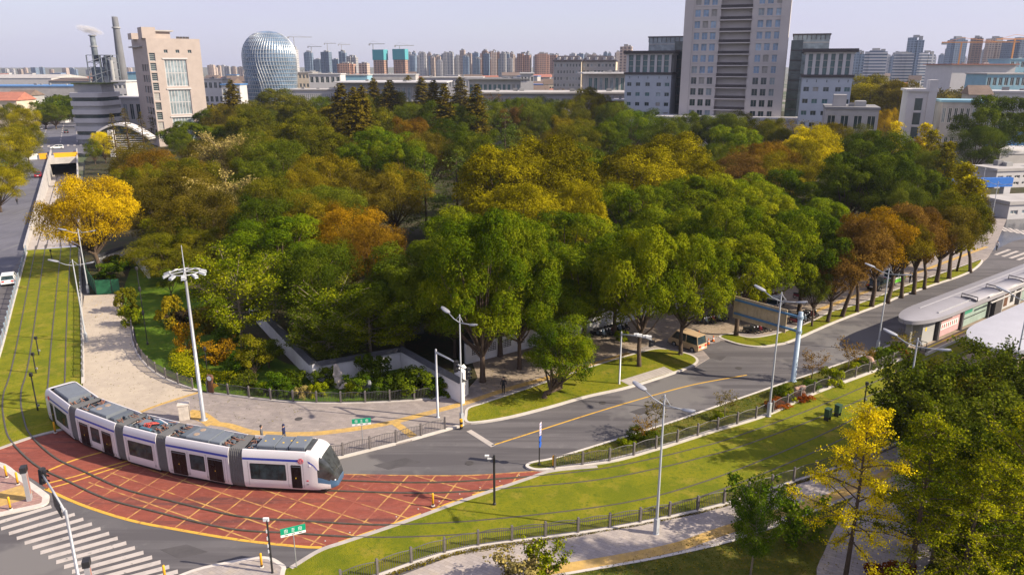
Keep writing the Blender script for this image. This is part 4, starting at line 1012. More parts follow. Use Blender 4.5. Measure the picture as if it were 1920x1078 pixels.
# ================================================================ trees and plants
def leaf_mat(name, dark, mid, light, trans=.24):
    dark, mid, light = [(c[0]*1.66, c[1]*1.6, c[2]*.55) for c in (dark, mid, light)]
    m = bpy.data.materials.new(name); t, N, L, o = nt(m)
    at = N('ShaderNodeAttribute'); at.attribute_name = 'tint'
    oi = N('ShaderNodeObjectInfo')
    ad = N('ShaderNodeMath', operation='MULTIPLY_ADD'); ad.inputs[1].default_value = .3; ad.inputs[2].default_value = -.15; L(oi.outputs['Random'], ad.inputs[0])
    ad2 = N('ShaderNodeMath', operation='ADD'); L(at.outputs['Fac'], ad2.inputs[0]); L(ad.outputs[0], ad2.inputs[1])
    rp = N('ShaderNodeValToRGB'); e = rp.color_ramp.elements
    e[0].position = .12; e[0].color = c4(dark); e[1].position = .92; e[1].color = c4(light); k = e.new(.5); k.color = c4(mid)
    L(ad2.outputs[0], rp.inputs[0])
    d = N('ShaderNodeBsdfDiffuse'); L(rp.outputs[0], d.inputs[0])
    tr = N('ShaderNodeBsdfTranslucent'); L(rp.outputs[0], tr.inputs[0])
    mx = N('ShaderNodeMixShader'); mx.inputs[0].default_value = trans; L(d.outputs[0], mx.inputs[1]); L(tr.outputs[0], mx.inputs[2])
    gl = N('ShaderNodeBsdfGlossy'); gl.inputs['Roughness'].default_value = .45; gl.inputs[0].default_value = (.9, .9, .9, 1)
    m2 = N('ShaderNodeMixShader'); m2.inputs[0].default_value = .0; L(mx.outputs[0], m2.inputs[1]); L(gl.outputs[0], m2.inputs[2])
    L(m2.outputs[0], o.inputs[0]); MATS[name] = m; return m
LM = {
 'camphor': leaf_mat('camphor_leaf', (.025, .046, .006), (.06, .088, .008), (.12, .138, .012)),
 'bright': leaf_mat('bright_green_leaf', (.032, .058, .006), (.072, .108, .009), (.135, .162, .014)),
 'ygreen': leaf_mat('yellow_green_leaf', (.04, .06, .006), (.092, .118, .009), (.165, .175, .014)),
 'dark': leaf_mat('dark_green_leaf', (.02, .034, .007), (.04, .06, .01), (.072, .092, .013)),
 'plane': leaf_mat('ochre_plane_leaf', (.055, .05, .004), (.128, .116, .006), (.225, .195, .012)),
 'olive': leaf_mat('olive_leaf', (.04, .046, .008), (.075, .078, .011), (.12, .11, .016)),
 'ogreen': leaf_mat('dull_green_leaf', (.03, .045, .01), (.058, .075, .014), (.09, .105, .02)),
 'brown': leaf_mat('brown_olive_leaf', (.038, .034, .011), (.07, .058, .016), (.11, .088, .024)),
 'gbrown': leaf_mat('gold_brown_leaf', (.06, .05, .008), (.11, .09, .012), (.17, .135, .018)),
 'red': leaf_mat('russet_leaf', (.055, .03, .012), (.1, .056, .014), (.155, .095, .016)),
 'purple': leaf_mat('purple_brown_leaf', (.06, .036, .025), (.105, .06, .035), (.15, .09, .04)),
 'orange': leaf_mat('orange_leaf', (.1, .06, .008), (.19, .11, .011), (.28, .165, .014)),
 'gold': leaf_mat('golden_leaf', (.13, .085, .006), (.26, .178, .01), (.37, .265, .014)),
 'tan': leaf_mat('pale_tan_leaf', (.1, .088, .085), (.18, .15, .14), (.27, .22, .2)),
 'meta': leaf_mat('bronze_needle', (.04, .034, .01), (.075, .058, .014), (.11, .09, .02)),
 'cedar': leaf_mat('cedar_needle', (.03, .048, .022), (.052, .075, .034), (.08, .105, .05)),
 'gyellow': leaf_mat('yellow_ginkgo_leaf', (.2, .17, .006), (.38, .32, .01), (.5, .4, .02)),
 'ggreen': leaf_mat('green_ginkgo_leaf', (.045, .062, .006), (.11, .13, .009), (.24, .235, .014)),
 'bush': leaf_mat('shrub_leaf', (.02, .045, .008), (.045, .08, .012), (.085, .12, .016)),
 'navy': leaf_mat('dark_purple_shrub_leaf', (.014, .012, .02), (.026, .02, .035), (.05, .035, .05)),
 'hedge': leaf_mat('hedge_leaf', (.1, .115, .008), (.17, .18, .01), (.25, .24, .015)),
 'redbush': leaf_mat('red_shrub_leaf', (.06, .016, .012), (.11, .028, .018), (.16, .05, .022)),
}
m_bark = mat('brown_bark', (.085, .058, .04), .95, .3, 4, bump=.6)
m_barkl = mat('pale_bark', (.24, .19, .14), .95, .3, 3, bump=.4)
def quads_mesh(name, P, Nn, size, tint, aspect=.62, rg=None):
    n = len(P); r = rg.normal(size=(n, 3)); T = np.cross(Nn, r); T /= np.linalg.norm(T, axis=1)[:, None]+1e-9
    B = np.cross(Nn, T); s = size[:, None]
    T = T*s*.5; B = B*s*.5*aspect
    V = np.empty((n, 4, 3)); V[:, 0] = P-T; V[:, 1] = P+B; V[:, 2] = P+T; V[:, 3] = P-B
    me = bpy.data.meshes.new(name); me.vertices.add(4*n); me.loops.add(4*n); me.polygons.add(n)
    me.vertices.foreach_set('co', V.reshape(-1).astype(np.float32)); me.loops.foreach_set('vertex_index', np.arange(4*n, dtype=np.int32))
    me.polygons.foreach_set('loop_start', np.arange(0, 4*n, 4, dtype=np.int32))
    a = me.attributes.new('tint', 'FLOAT', 'POINT'); a.data.foreach_set('value', np.repeat(np.clip((tint-.5)*1.45+.5, 0, 1), 4).astype(np.float32))
    me.update(calc_edges=True); me.validate(); me.materials.append(LM['camphor']); return me
def unit(v): return v/(np.linalg.norm(v, axis=1)[:, None]+1e-9)
ARC = {}
def clump_tree(key, seed, H=10., W=9., clear=.25, lobes=13, puffs=9, leaves=85, leaf=.34, lr=(.24, .36), shape=1.0, trunk_r=.22, fork=2, lean=0., jit=.7, flat=1., pr=(.34, .55)):
    rg = np.random.default_rng(seed); zc = H*(clear+1)/2; rz = H*(1-clear)/2; rw = W/2
    C = [];
    while len(C) < lobes:
        best = None; bd = -1
        for _ in range(14):
            d = rg.normal(size=3); d /= np.linalg.norm(d)
            if d[2] < -.75: continue
            q = d*rg.uniform(.42, .8); p = np.array([q[0]*rw, q[1]*rw, zc+q[2]*rz])
            if shape != 1: k = 1-(1-shape)*((p[2]-zc)/rz*.5+.5); p[:2] *= k
            dm = min([np.linalg.norm((p-c)) for c in C], default=9)
            if dm > bd: bd = dm; best = p
        C.append(best)
    C = np.array(C); LR = rg.uniform(lr[0], lr[1], lobes)*min(rw, rz*1.1)*1.15
    lt = rg.uniform(0, 1, lobes)
    P = []; Nn = []; T = []
    for i in range(lobes):
        pd = unit(rg.normal(size=(puffs, 3))); pd[:, 2] = np.where(pd[:, 2] < -.5, -pd[:, 2], pd[:, 2])
        pc = C[i]+pd*LR[i]*np.array([1, 1, flat*.9])*.75; prr = LR[i]*rg.uniform(pr[0], pr[1], puffs); pt = rg.uniform(0, 1, puffs)
        for j in range(puffs):
            k = int(leaves*rg.uniform(.7, 1.3)); d = unit(rg.normal(size=(k, 3))); d[:, 2] = np.where((d[:, 2] < -.3) & (rg.uniform(size=k) < .7), -d[:, 2], d[:, 2])
            x = pc[j]+d*prr[j]*rg.uniform(.72, 1.12, k)[:, None]
            dist = np.linalg.norm(x[:, None]-C[None], axis=2)/LR[None]; dist[:, i] = 9
            ok = dist.min(1) > .8
            P.append(x[ok]); nn = unit(d*.75+(x-C[i])/LR[i]*.5+rg.normal(size=(k, 3))*jit*.5+np.array([0, 0, .16])); Nn.append(nn[ok])
            T.append((.42*lt[i]+.36*pt[j]+.22*rg.uniform(0, 1, k))[ok])
        k = leaves*puffs//8; d = unit(rg.normal(size=(k, 3))); P.append(C[i]+d*LR[i]*rg.uniform(.25, .8, k)[:, None]); Nn.append(unit(d+rg.normal(size=(k, 3))*.6)); T.append(.4*lt[i]+.6*rg.uniform(0, 1, k))
    P = np.concatenate(P); Nn = np.concatenate(Nn); T = np.concatenate(T)
    kz = (H-zc)/(np.percentile(P[:, 2], 99.6)-zc); kr = (W/2)/np.percentile(np.hypot(P[:, 0], P[:, 1]), 98); kv = np.array([kr, kr, kz]); off = np.array([0, 0, zc])
    P = (P-off)*kv+off; C = (C-off)*kv+off; P[:, 0] += lean*H*.5; C[:, 0] += lean*H*.5
    cr = quads_mesh(key+'_crown', P, Nn, rg.uniform(.7, 1.3, len(P))*leaf, T, rg=rg)
    b = MB(); h0 = H*clear
    bend = Vector((lean*h0, 0, 0)); top = Vector((lean*H*.5, 0, h0*1.15))
    b.tube([(0, 0, -.1), (.02*H*lean, 0, h0*.1), bend*.45+Vector((0, .03*H*(seed % 3-1)*.4, h0*.55)), top], [trunk_r*1.45, trunk_r*1.1, trunk_r*.92, trunk_r*.75], 8)
    idx = np.argsort(C[:, 2])
    for i in range(lobes):
        e = Vector(C[i]); s = top.lerp(Vector((bend.x*.6, 0, h0*.7)), rg.uniform(0, .8)); mpt = s.lerp(e, .5)+Vector((0, 0, -.04*H+rg.uniform(0, .06)*H))
        b.tube([s, mpt, e], [trunk_r*.5, trunk_r*.3, trunk_r*.1], 5, cap=False)
    me = bpy.data.meshes.new(key+'_trunk'); me.from_pydata(b.v, [], b.f); me.polygons.foreach_set('use_smooth', [True]*len(me.polygons)); me.materials.append(m_bark)
    ARC[key] = (cr, me, H, W)
def cone_tree(key, seed, H=20., W=6., tiers=34, per=11, leaf=.34, droop=-.15, nleaf=26, trunk_r=.22, up=.25, base=.12, gap=0):
    rg = np.random.default_rng(seed); P = []; Nn = []; T = []; b = MB()
    b.tube([(0, 0, -.1), (.05, 0, H*.5), (0, 0, H*.98)], [trunk_r*1.3, trunk_r*.75, .02], 7)
    for i in range(tiers):
        f = i/(tiers-1); z = H*(base+(1-base)*f); r = W/2*(1-f)**.58*(.55+.45*min(1, (f+.08)/.2))
        r *= rg.uniform(.78, 1.15)
        for j in range(max(4, int(per*(1-f*.6)))):
            a = rg.uniform(0, 2*PI); rr = r*rg.uniform(.6, 1.1); d = np.array([math.cos(a), math.sin(a), 0]); tt = rg.uniform(0, 1)
            k = max(5, int(nleaf*rr/(W/2))+4); u = rg.uniform(.25, 1, k)**.8
            x = np.array([0, 0, z])+d*rr*u[:, None]; x[:, 2] += rr*(up*u+droop*u*u*2)
            w = .07*W*(1-.5*u)
            x += rg.normal(size=(k, 3))*w[:, None]*np.array([.6, .6, .35])
            P.append(x); Nn.append(unit(d*.35+np.array([0, 0, .75])+rg.normal(size=(k, 3))*.55)); T.append(.5*tt+.5*rg.uniform(0, 1, k))
            if j % 3 == 0: b.tube([(0, 0, z), tuple(np.array([0, 0, z+rr*(up*.8+droop*1.2)])+d*rr*.8)], [.04, .012], 4, cap=False)
    P = np.concatenate(P); Nn = np.concatenate(Nn); T = np.concatenate(T)
    cr = quads_mesh(key+'_crown', P, Nn, rg.uniform(.7, 1.3, len(P))*leaf, T, rg=rg)
    me = bpy.data.meshes.new(key+'_trunk'); me.from_pydata(b.v, [], b.f); me.materials.append(m_bark); ARC[key] = (cr, me, H, W)
def branch_tree(key, seed, H=10., W=7., clear=.2, nb=22, sub=7, nleaf=34, leaf=.2, spread=.3, trunk_r=.13, up=(.35, 1.0), conic=0., lrange=(.15, 1), bark=None, multi=1, curl=.15, prof=None):
    """leaves gathered along branches, wood shows between them"""
    rg = np.random.default_rng(seed); P = []; Nn = []; T = []; b = MB()
    tips = [Vector((0, 0, 0))] if multi == 1 else [Vector((W*.12*math.cos(2*PI*k/multi), W*.12*math.sin(2*PI*k/multi), 0)) for k in range(multi)]
    for o in tips:
        tp = o*2.2+Vector((0, 0, H*(.97 if conic else .8)))
        b.tube([o*.4+Vector((0, 0, -.1)), o+Vector((.02*H*(seed % 3-1), .01*H, H*.4)), tp], [trunk_r*1.3, trunk_r*.8, trunk_r*.15], 7)
    for i in range(nb):
        f = (i+.5)/nb; o = tips[i % len(tips)]; z = H*(clear+(.93-clear)*f) if conic else H*(clear+(.72-clear)*f)
        if prof: rmax = W/2*prof(f)
        else: rmax = W/2*((1-f)**.8*conic+(1-conic)*math.sin(PI*(.25+.62*f))) if conic else W/2*(.75+.35*math.sin(PI*f))
        a = i*2.39996+rg.uniform(-.5, .5); L_ = rmax*rg.uniform(.7, 1.15); el = up[0]+(up[1]-up[0])*f
        d = Vector((math.cos(a), math.sin(a), 0)); s = Vector((o.x*(1+f), o.y*(1+f), z)); e = s+d*L_+Vector((0, 0, L_*math.tan(el)*.7)); m_ = s.lerp(e, .5)+Vector((0, 0, -curl*L_))
        e.z = min(e.z, H)
        b.tube([s, m_, e], [trunk_r*.42*(1-.5*f), trunk_r*.25, .012], 5, cap=False)
        tt = rg.uniform(0, 1)
        for q in range(sub+1):
            u = rg.uniform(.3, 1) if q < sub else 1.0
            c = s.lerp(m_, u*2) if u < .5 else m_.lerp(e, u*2-1)
            sd_ = Vector(rg.normal(size=3)).normalized()*W*.09*rg.uniform(.4, 1.3); sd_.z = abs(sd_.z)*.5-.02*W
            c2 = c+sd_; b.tube([c, c2], [.02, .006], 3, cap=False)
            k = int(nleaf*rg.uniform(.6, 1.3)); v = rg.uniform(0, 1, k)
            x = np.array(c)+(np.array(c2)-np.array(c))*v[:, None]*1.3+rg.normal(size=(k, 3))*spread*np.array([1, 1, .7])
            P.append(x); Nn.append(unit(rg.normal(size=(k, 3))*.8+np.array([d.x*.3, d.y*.3, .6]))); T.append(.45*tt+.55*rg.uniform(0, 1, k))
    P = np.concatenate(P); Nn = np.concatenate(Nn); T = np.concatenate(T)
    cr = quads_mesh(key+'_crown', P, Nn, rg.uniform(.7, 1.35, len(P))*leaf, T, .75, rg=rg)
    me = bpy.data.meshes.new(key+'_trunk'); me.from_pydata(b.v, [], b.f); me.polygons.foreach_set('use_smooth', [True]*len(me.polygons)); me.materials.append(bark or m_bark); ARC[key] = (cr, me, H, W)
for i in range(3): clump_tree('camphor%d' % i, 11+i, lobes=20, puffs=22, leaves=105, leaf=.16, clear=.27, W=9.6, pr=(.24, .42), jit=.95, lr=(.22, .36))
for i in range(2): clump_tree('tallcamphor%d' % i, 21+i, H=14, W=12, clear=.18, lobes=28, puffs=22, leaves=98, leaf=.18, trunk_r=.3, lr=(.17, .3), pr=(.24, .42), jit=.95)
for i in range(3): clump_tree('fine%d' % i, 31+i, H=14, W=13.5, clear=.14, lobes=28, puffs=20, leaves=92, leaf=.175, lr=(.17, .33), jit=1.35, pr=(.26, .6), trunk_r=.25)
for i in range(2): clump_tree('plane%d' % i, 41+i, H=18, W=16, clear=.1, lobes=36, puffs=20, leaves=80, leaf=.28, lr=(.16, .3), shape=.8, jit=1.4, trunk_r=.4, pr=(.26, .55))
clump_tree('umbrella0', 51, H=12, W=16, clear=.22, lobes=30, puffs=18, leaves=125, leaf=.18, lr=(.26, .4), jit=1.2, trunk_r=.35, lean=-.1, flat=.9, pr=(.28, .5))
for i in range(3): clump_tree('street%d' % i, 61+i, H=11, W=7.5, clear=.34, lobes=20, puffs=17, leaves=95, leaf=.15, lr=(.24, .36), jit=1.6, trunk_r=.24, lean=(.12, -.06, .2)[i], pr=(.3, .6))
clump_tree('ball0', 71, H=7.7, W=6.6, clear=.1, lobes=18, puffs=13, leaves=150, leaf=.14, lr=(.3, .4), lean=.45, trunk_r=.25)
for i in range(2): clump_tree('bush%d' % i, 81+i, H=1.5, W=1.8, clear=-.35, lobes=7, puffs=8, leaves=50, leaf=.12, lr=(.4, .55), trunk_r=.03)
clump_tree('roundbush', 83, H=1.3, W=1.6, clear=-.5, lobes=12, puffs=8, leaves=60, leaf=.08, lr=(.45, .55), trunk_r=.03)
for i in range(2): cone_tree('meta%d' % i, 91+i, H=24, W=7.5, leaf=.5, tiers=46, per=16, nleaf=30)
cone_tree('metathin', 93, H=20, W=5.5, tiers=34, per=8, nleaf=15, leaf=.3)
cone_tree('cedar0', 95, H=20, W=12, tiers=13, per=12, leaf=.32, droop=-.28, up=.22, nleaf=75, base=.15)
for i in range(2): branch_tree('sparse%d' % i, 101+i, H=14, W=12, clear=.42, nb=24, sub=8, nleaf=60, leaf=.3, spread=.5, trunk_r=.24, bark=m_barkl, up=(.3, .95))
for i in range(2): branch_tree('ginkgo%d' % i, 111+i, H=10, W=6.8, clear=.24, nb=36, sub=10, nleaf=50, leaf=.088, spread=.13, trunk_r=.12, conic=1., up=(-.05, .9), curl=-.06, prof=lambda f: ((1-f)**.85*.95+.1)*(.7+.5*math.sin(f*40)**2))
for i in range(2): branch_tree('leafy%d' % i, 121+i, H=8, W=6.5, clear=.3, nb=32, sub=9, nleaf=60, leaf=.145, spread=.26, trunk_r=.12, up=(.25, 1.1), bark=m_barkl)
for i in range(2): branch_tree('magnolia%d' % i, 131+i, H=8, W=6, clear=.15, nb=36, sub=10, nleaf=60, leaf=.19, spread=.28, trunk_r=.13, up=(.3, 1.1))
branch_tree('poplar0', 141, H=17, W=4.5, clear=.2, nb=40, sub=5, nleaf=14, leaf=.38, spread=.28, trunk_r=.13, conic=1., up=(.7, 1.1), prof=lambda f: .9*(math.sin(PI*(.15+.8*f)))**.8)
branch_tree('sapling0', 151, H=3.4, W=2.0, clear=.4, nb=14, sub=5, nleaf=9, leaf=.12, spread=.12, trunk_r=.04, up=(.7, 1.2), bark=m_barkl)
branch_tree('shrub0', 152, H=2, W=1.8, clear=.02, nb=18, sub=6, nleaf=18, leaf=.13, spread=.12, trunk_r=.03, up=(.5, 1.2), multi=4)
branch_tree('bare0', 153, H=11, W=9, clear=.25, nb=30, sub=8, nleaf=7, leaf=.25, spread=.3, trunk_r=.16, up=(.4, 1.1))
clump_tree('topiary0', 84, H=4, W=3.4, clear=.2, lobes=9, puffs=9, leaves=60, leaf=.14, lr=(.3, .4), trunk_r=.09, flat=.5)
NT = [0]; KINDN = {}
def place(kind, x, y, z, H, W, m, name, label, cat, group=None, rz=None, lean=None, vary=True):
    NT[0] += 1
    vs = [k for k in ARC if k.rstrip('0123456789') == kind]
    key = vs[NT[0] % len(vs)]; cr, tr, h0, w0 = ARC[key]
    t = thing(name, label, cat, (x, y, z), (NT[0]*2.4) % 6.28 if rz is None else rz, group)
    t.scale = (W/w0, W/w0, H/h0)
    c = bpy.data.objects.new('crown', cr); COL.objects.link(c); c.parent = t
    c.material_slots[0].link = 'OBJECT'; c.material_slots[0].material = LM[m]
    k = bpy.data.objects.new('trunk', tr); COL.objects.link(k); k.parent = t
    return t
TREES = []
def T(kind, px, top, H, W, m, label, name='tree', cat='tree', base=None, group=None, rz=None):
    """base given: stands on that ground pixel and reaches up to row top; else height H assumed"""
    if base: g = G(base[0], base[1], .1); H = ZT(g.y, top)-.1 if top is not None else H
    else: g = G(px, top, H); g.z = .1
    if base is None and kind in ('fine', 'plane', 'tallcamphor', 'camphor', 'meta', 'metathin', 'cedar'): W *= 1.16
    TREES.append((g.x, g.y, W, H))
    return place(kind, g.x, g.y, g.z, H, W, m, name, label, cat, group, rz)
# ================================================================ buildings
m_twr = mat('beige_grey_stone', (.48, .445, .43), .8, .06, .15, bump=.05)
m_wing = mat('blue_grey_granite', (.39, .43, .49), .75, .07, .2)
m_blueglass = mat('painted_sky_glass', (.17, .27, .4), .12, .5, .25, spec=.8)  # reflected sky is put into the blue pane colour
m_darkglass = mat('dark_curtain_glass', (.035, .055, .06), .12, .5, .3, spec=.7)
m_tealglass = mat('teal_glass', (.06, .14, .15), .15, .4, .15, spec=.7)
m_dkbrown = mat('dark_bronze_metal', (.05, .042, .045), .5, .15)
m_wht = mat('white_cladding', (.47, .46, .47), .7, .06, .3)
m_offw = mat('stained_white_render', (.36, .345, .34), .85, .15, .25)
m_beige = mat('beige_stone_cladding', (.38, .322, .295), .8, .08, .4)
m_grey = mat('grey_concrete_cladding', (.3, .3, .3), .8, .1, .3)
m_roofg = mat('grey_flat_roof', (.2, .2, .21), .9, .2, .2)
m_mull = mat('pale_mullion', (.5, .48, .46), .5, .06)
m_clear = mat('pale_reflecting_glass', (.22, .27, .3), .15, .5, .3, spec=.8)
def proj(p):
    v = Vector(p)-Vector((0, 0, CH)); f = v.y*cp-v.z*sp; u = v.y*sp+v.z*cp
    return 960+FL*v.x/f, 539-FL*u/f
m_blind = mat('drawn_blind', (.3, .29, .27), .5, .15)
m_glass2 = mat('bright_painted_sky_glass', (.3, .42, .55), .12, .3, .4, spec=.8)  # lighter pane copy, a brighter sky reflection put into its colour
rw = random.Random(21)
def win_part(par, o, u, nrm, a, b, c, d, gm, dep=.25, mm=m_mull, nv=1, nh=0, name='window', fr=.07):
    """window: frame part with a pane sub-part set into an opening"""
    q_ = rw.random(); gm = m_blind if q_ < .1 else m_glass2 if q_ < .2 and gm == m_blueglass else m_clear if q_ < .22 else gm
    o = Vector(o); u = Vector(u); nrm = Vector(nrm); P = lambda x, z, q: o+u*x+Vector((0, 0, z))-nrm*q
    f = MB(); q0, q1 = dep-.06, dep+.02
    bars = [(a, a+fr, c, d), (b-fr, b, c, d), (a+fr, b-fr, c, c+fr), (a+fr, b-fr, d-fr, d)]
    for k in range(nv): x = a+(b-a)*(k+1)/(nv+1); bars.append((x-fr*.4, x+fr*.4, c+fr, d-fr))
    for k in range(nh): z = c+(d-c)*(k+1)/(nh+1); bars.append((a+fr, b-fr, z-fr*.4, z+fr*.4))
    for i, (x0, x1, z0, z1) in enumerate(bars):
        e = .004 if i >= 4 else 0
        v = [P(x, z, q) for q in (q0+e, q1-e) for x, z in ((x0, z0), (x1, z0), (x1, z1), (x0, z1))]
        f.add(v, [(0, 1, 2, 3), (0, 4, 5, 1), (1, 5, 6, 2), (2, 6, 7, 3), (3, 7, 4, 0)])
    w = f.build(name, mm, par)
    g = MB(); g.add([P(x, z, dep) for x, z in ((a, c), (b, c), (b, d), (a, d))], [(0, 1, 2, 3)]); g.build('pane', gm, w); return w
def block(par, name, x0, x1, y0, y1, z0, z1, m): return MB().box(x0, x1, y0, y1, z0, z1).build(name, m, par)
# ---- the tower, front along its own x axis, looking to -y
th = R(-20); A = AT(1270, 304); Z0 = Vector((0, 0, 0))
u_ = Vector((math.cos(th), math.sin(th), 0))
def width_to(A, u, px, z=20):
    lo, hi = 1, 200
    for _ in range(50):
        m = (lo+hi)/2
        if proj(A+u*m+Vector((0, 0, z)))[0] < px: lo = m
        else: hi = m
    return lo
TW = width_to(A, u_, 1466)
t = thing('office_tower', 'tall beige grey office tower with central stack of balconies, rising out of the frame', 'tower', A, th)
FH = 4.12; NF = 27; Hh = NF*FH+2; rects = []; cols = [.125, .205, .285, .735, .815, .9]; bw = TW*.056
yb = {}; zrow = [2.6+FH*k for k in range(NF)]
for f_ in cols:
    for z in zrow: rects.append((f_*TW-bw/2, f_*TW+bw/2, z, z+2.6))
bx0, bx1 = .35*TW, .65*TW
rects.append((bx0, bx1, 1.0, Hh-3))
b = MB(); n_ = (0, -1, 0)
b.wall((0, 0, 0), (1, 0, 0), TW, Hh, rects, .5, n_)
b.wall((TW, 0, 0), (0, 1, 0), 40, Hh, [], .5, (1, 0, 0)); b.wall((0, 40, 0), (0, -1, 0), 40, Hh, [], .5, (-1, 0, 0)); b.wall((TW, 40, 0), (-1, 0, 0), TW, Hh, [], .5, (0, 1, 0))
b.add([(0, 0, Hh), (TW, 0, Hh), (TW, 40, Hh), (0, 40, Hh)], [(0, 1, 2, 3)])
for x0, x1 in ((-.25, .08*TW), (.92*TW, TW+.3)): b.box(x0, x1, -.3, .001 if x0 < 0 else .001, 0, Hh)
b.build('wall', m_twr, t)
bb = MB(); bb.add([(bx0, 2.2, 1), (bx1, 2.2, 1), (bx1, 2.2, Hh-3), (bx0, 2.2, Hh-3)], [(0, 1, 2, 3)]); bb.add([(bx0, .5, 1), (bx0, 2.2, 1), (bx0, 2.2, Hh-3), (bx0, .5, Hh-3)], [(0, 1, 2, 3)]); bb.add([(bx1, .5, 1), (bx1, 2.2, 1), (bx1, 2.2, Hh-3), (bx1, .5, Hh-3)], [(3, 2, 1, 0)]); bb.build('balcony_wall', m_twr, t)
rest = MB(); k_ = 0
for i, f_ in enumerate(cols):
    for j, z in enumerate(zrow):
        a, c = f_*TW-bw/2, f_*TW+bw/2
        if 2 <= j <= 15: win_part(t, (0, 0, 0), (1, 0, 0), n_, a, c, z, z+2.6, m_blueglass if j > 5 else m_darkglass, .4, m_twr, 1, 0, fr=.08)  # upper panes coloured like reflected sky, lower ones like reflected trees
        else: rest.add([(a, .4, z), (c, .4, z), (c, .4, z+2.6), (a, .4, z+2.6)], [(0, 1, 2, 3)])
rest.build('window', m_blueglass, t, kind='stuff')
led = MB()
for j, z in enumerate(zrow):
    s = MB(); s.box(bx0-.1, bx1+.1, -.5, 2.1, z-1.5, z-1.1); sl2 = s.build('balcony', m_twr, t)
    s = MB(); s.box(bx0, bx1, -.42, -.36, z-1.1, z-.05)
    for k in range(24): x = bx0+(bx1-bx0)*k/23; s.box(x-.05, x+.05, -.45, -.33, z-1.1, z)
    s.build('railing', m_dkbrown, sl2)
    if j % 5 in (1, 3):
        for k in range(3): q = MB(); x = bx0+(bx1-bx0)*(.2+.25*k); q.box(x, x+.9, 1.2, 1.8, z-1.1, z-.3); q.build('air_conditioner', m_wht, sl2)
for z in zrow[1:]:
    for x0, x1 in ((.085*TW, .335*TW), (.69*TW, .918*TW)): led.box(x0, x1, -.1, .02, z-.45, z-.25)
led.build('ledge', m_twr, t, kind='stuff')
def local(o, x, y, z=0): return Vector(o.location)+Matrix.Rotation(o.rotation_euler[2], 3, 'Z') @ Vector((x, y, z))
# ---- side wings
def wing(label, px0, px1, topy, Y0, upper, left):
    A = AT(px0, Y0); w = width_to(A, u_, px1); Hh = ZT(A.y, topy); t = thing('office_wing', label, 'office wing', A, th); D_ = 26
    zb = Hh-9.2; rects = []; cs = [.1, .29, .5, .74, .92]
    for f_ in cs:
        for k in range(4): rects.append((f_*w-.9, f_*w+.9, zb-4.6-k*3.9, zb-3.1-k*3.9))
        rects.append((f_*w-.12, f_*w+.12, zb-1.6, zb-.7))
    b = MB(); b.wall((0, 0, 0), (1, 0, 0), w, zb, rects, .35, (0, -1, 0)); b.wall((w, 0, 0), (0, 1, 0), D_, zb, [], .3, (1, 0, 0)); b.wall((0, D_, 0), (0, -1, 0), D_, zb, [], .3, (-1, 0, 0)); b.wall((w, D_, 0), (-1, 0, 0), w, zb, [], .3, (0, 1, 0)); b.add([(0, 0, zb), (w, 0, zb), (w, D_, zb), (0, D_, zb)], [(0, 1, 2, 3)]); b.build('wall', m_wing, t)
    for f_ in cs:
        for k in range(4): win_part(t, (0, 0, 0), (1, 0, 0), (0, -1, 0), f_*w-.9, f_*w+.9, zb-4.6-k*3.9, zb-3.1-k*3.9, m_darkglass if (k+int(f_*10)) % 3 else m_tealglass, .3, m_wing, 1)
        g = MB(); a = f_*w; g.add([(a-.12, .34, zb-1.6), (a+.12, .34, zb-1.6), (a+.12, .34, zb-.7), (a-.12, .34, zb-.7)], [(0, 1, 2, 3)]); g.build('slot_window', m_darkglass, t)
    block(t, 'dark_band', -.5, w+.5, -.5, D_+.5, zb, zb+.9, m_dkbrown)
    block(t, 'glass_storey', .8, w-.8, .8, D_-.8, zb+.9, Hh-1.6, m_tealglass)
    n = 7
    for k in range(n): x = .3+(w-.6-1)*k/(n-1); block(t, 'column', x, x+1.0, .0, .9, zb+.9, Hh-1.6, m_wht)
    for y in (6, 12, 18): block(t, 'column', w-1, w-.1, y, y+1, zb+.9, Hh-1.6, m_wht)
    for z in (zb+3.2, zb+5.4): block(t, 'transom', .79, w-.79, .7, .79, z, z+.15, m_mull)
    block(t, 'lintel', -.2, w+.2, -.2, D_+.2, Hh-1.6, Hh-1.1, m_wht)
    block(t, 'cornice', -.9, w+.9, -.9, D_+.9, Hh-1.1, Hh, m_dkbrown)
    return t, w, Hh, D_
def glass_block(label, px0, px1, topy, A, zb, depth=20):
    w = width_to(A, u_, px1, 40); Hh = ZT(A.y, topy); t = thing('glass_block', label, 'glass block', A, th)
    block(t, 'glass_wall', 0, w, 0, depth, 0, Hh-.5, m_clear)
    for k in range(9): x = w*k/8; block(t, 'mullion', x-.12, x+.12, -.15, -.001, zb, Hh-.5, m_dkbrown)
    for z in (Hh-3.4, Hh-6.6): block(t, 'transom', 0, w, -.12, -.002, z, z+.25, m_mull)
    block(t, 'roof_edge', -.4, w+.4, -.4, depth+.4, Hh-.5, Hh, m_dkbrown); return t
wl, w1, H1, D1 = wing('blue grey office wing with white columned top floor left of the tower', 1167, 1257, 96, 318, 0, True)
wr, w2, H2, D2 = wing('blue grey office wing with white columned top floor right of the tower', 1489, 1594, 92, 262, 0, False)
glass_block('glass penthouse block rising behind the left office wing', 1208, 1282, 69, AT(1208, 348), 40)
glass_block('glass penthouse block rising behind the right office wing', 1470, 1556, 64, AT(1468, 312), 40)
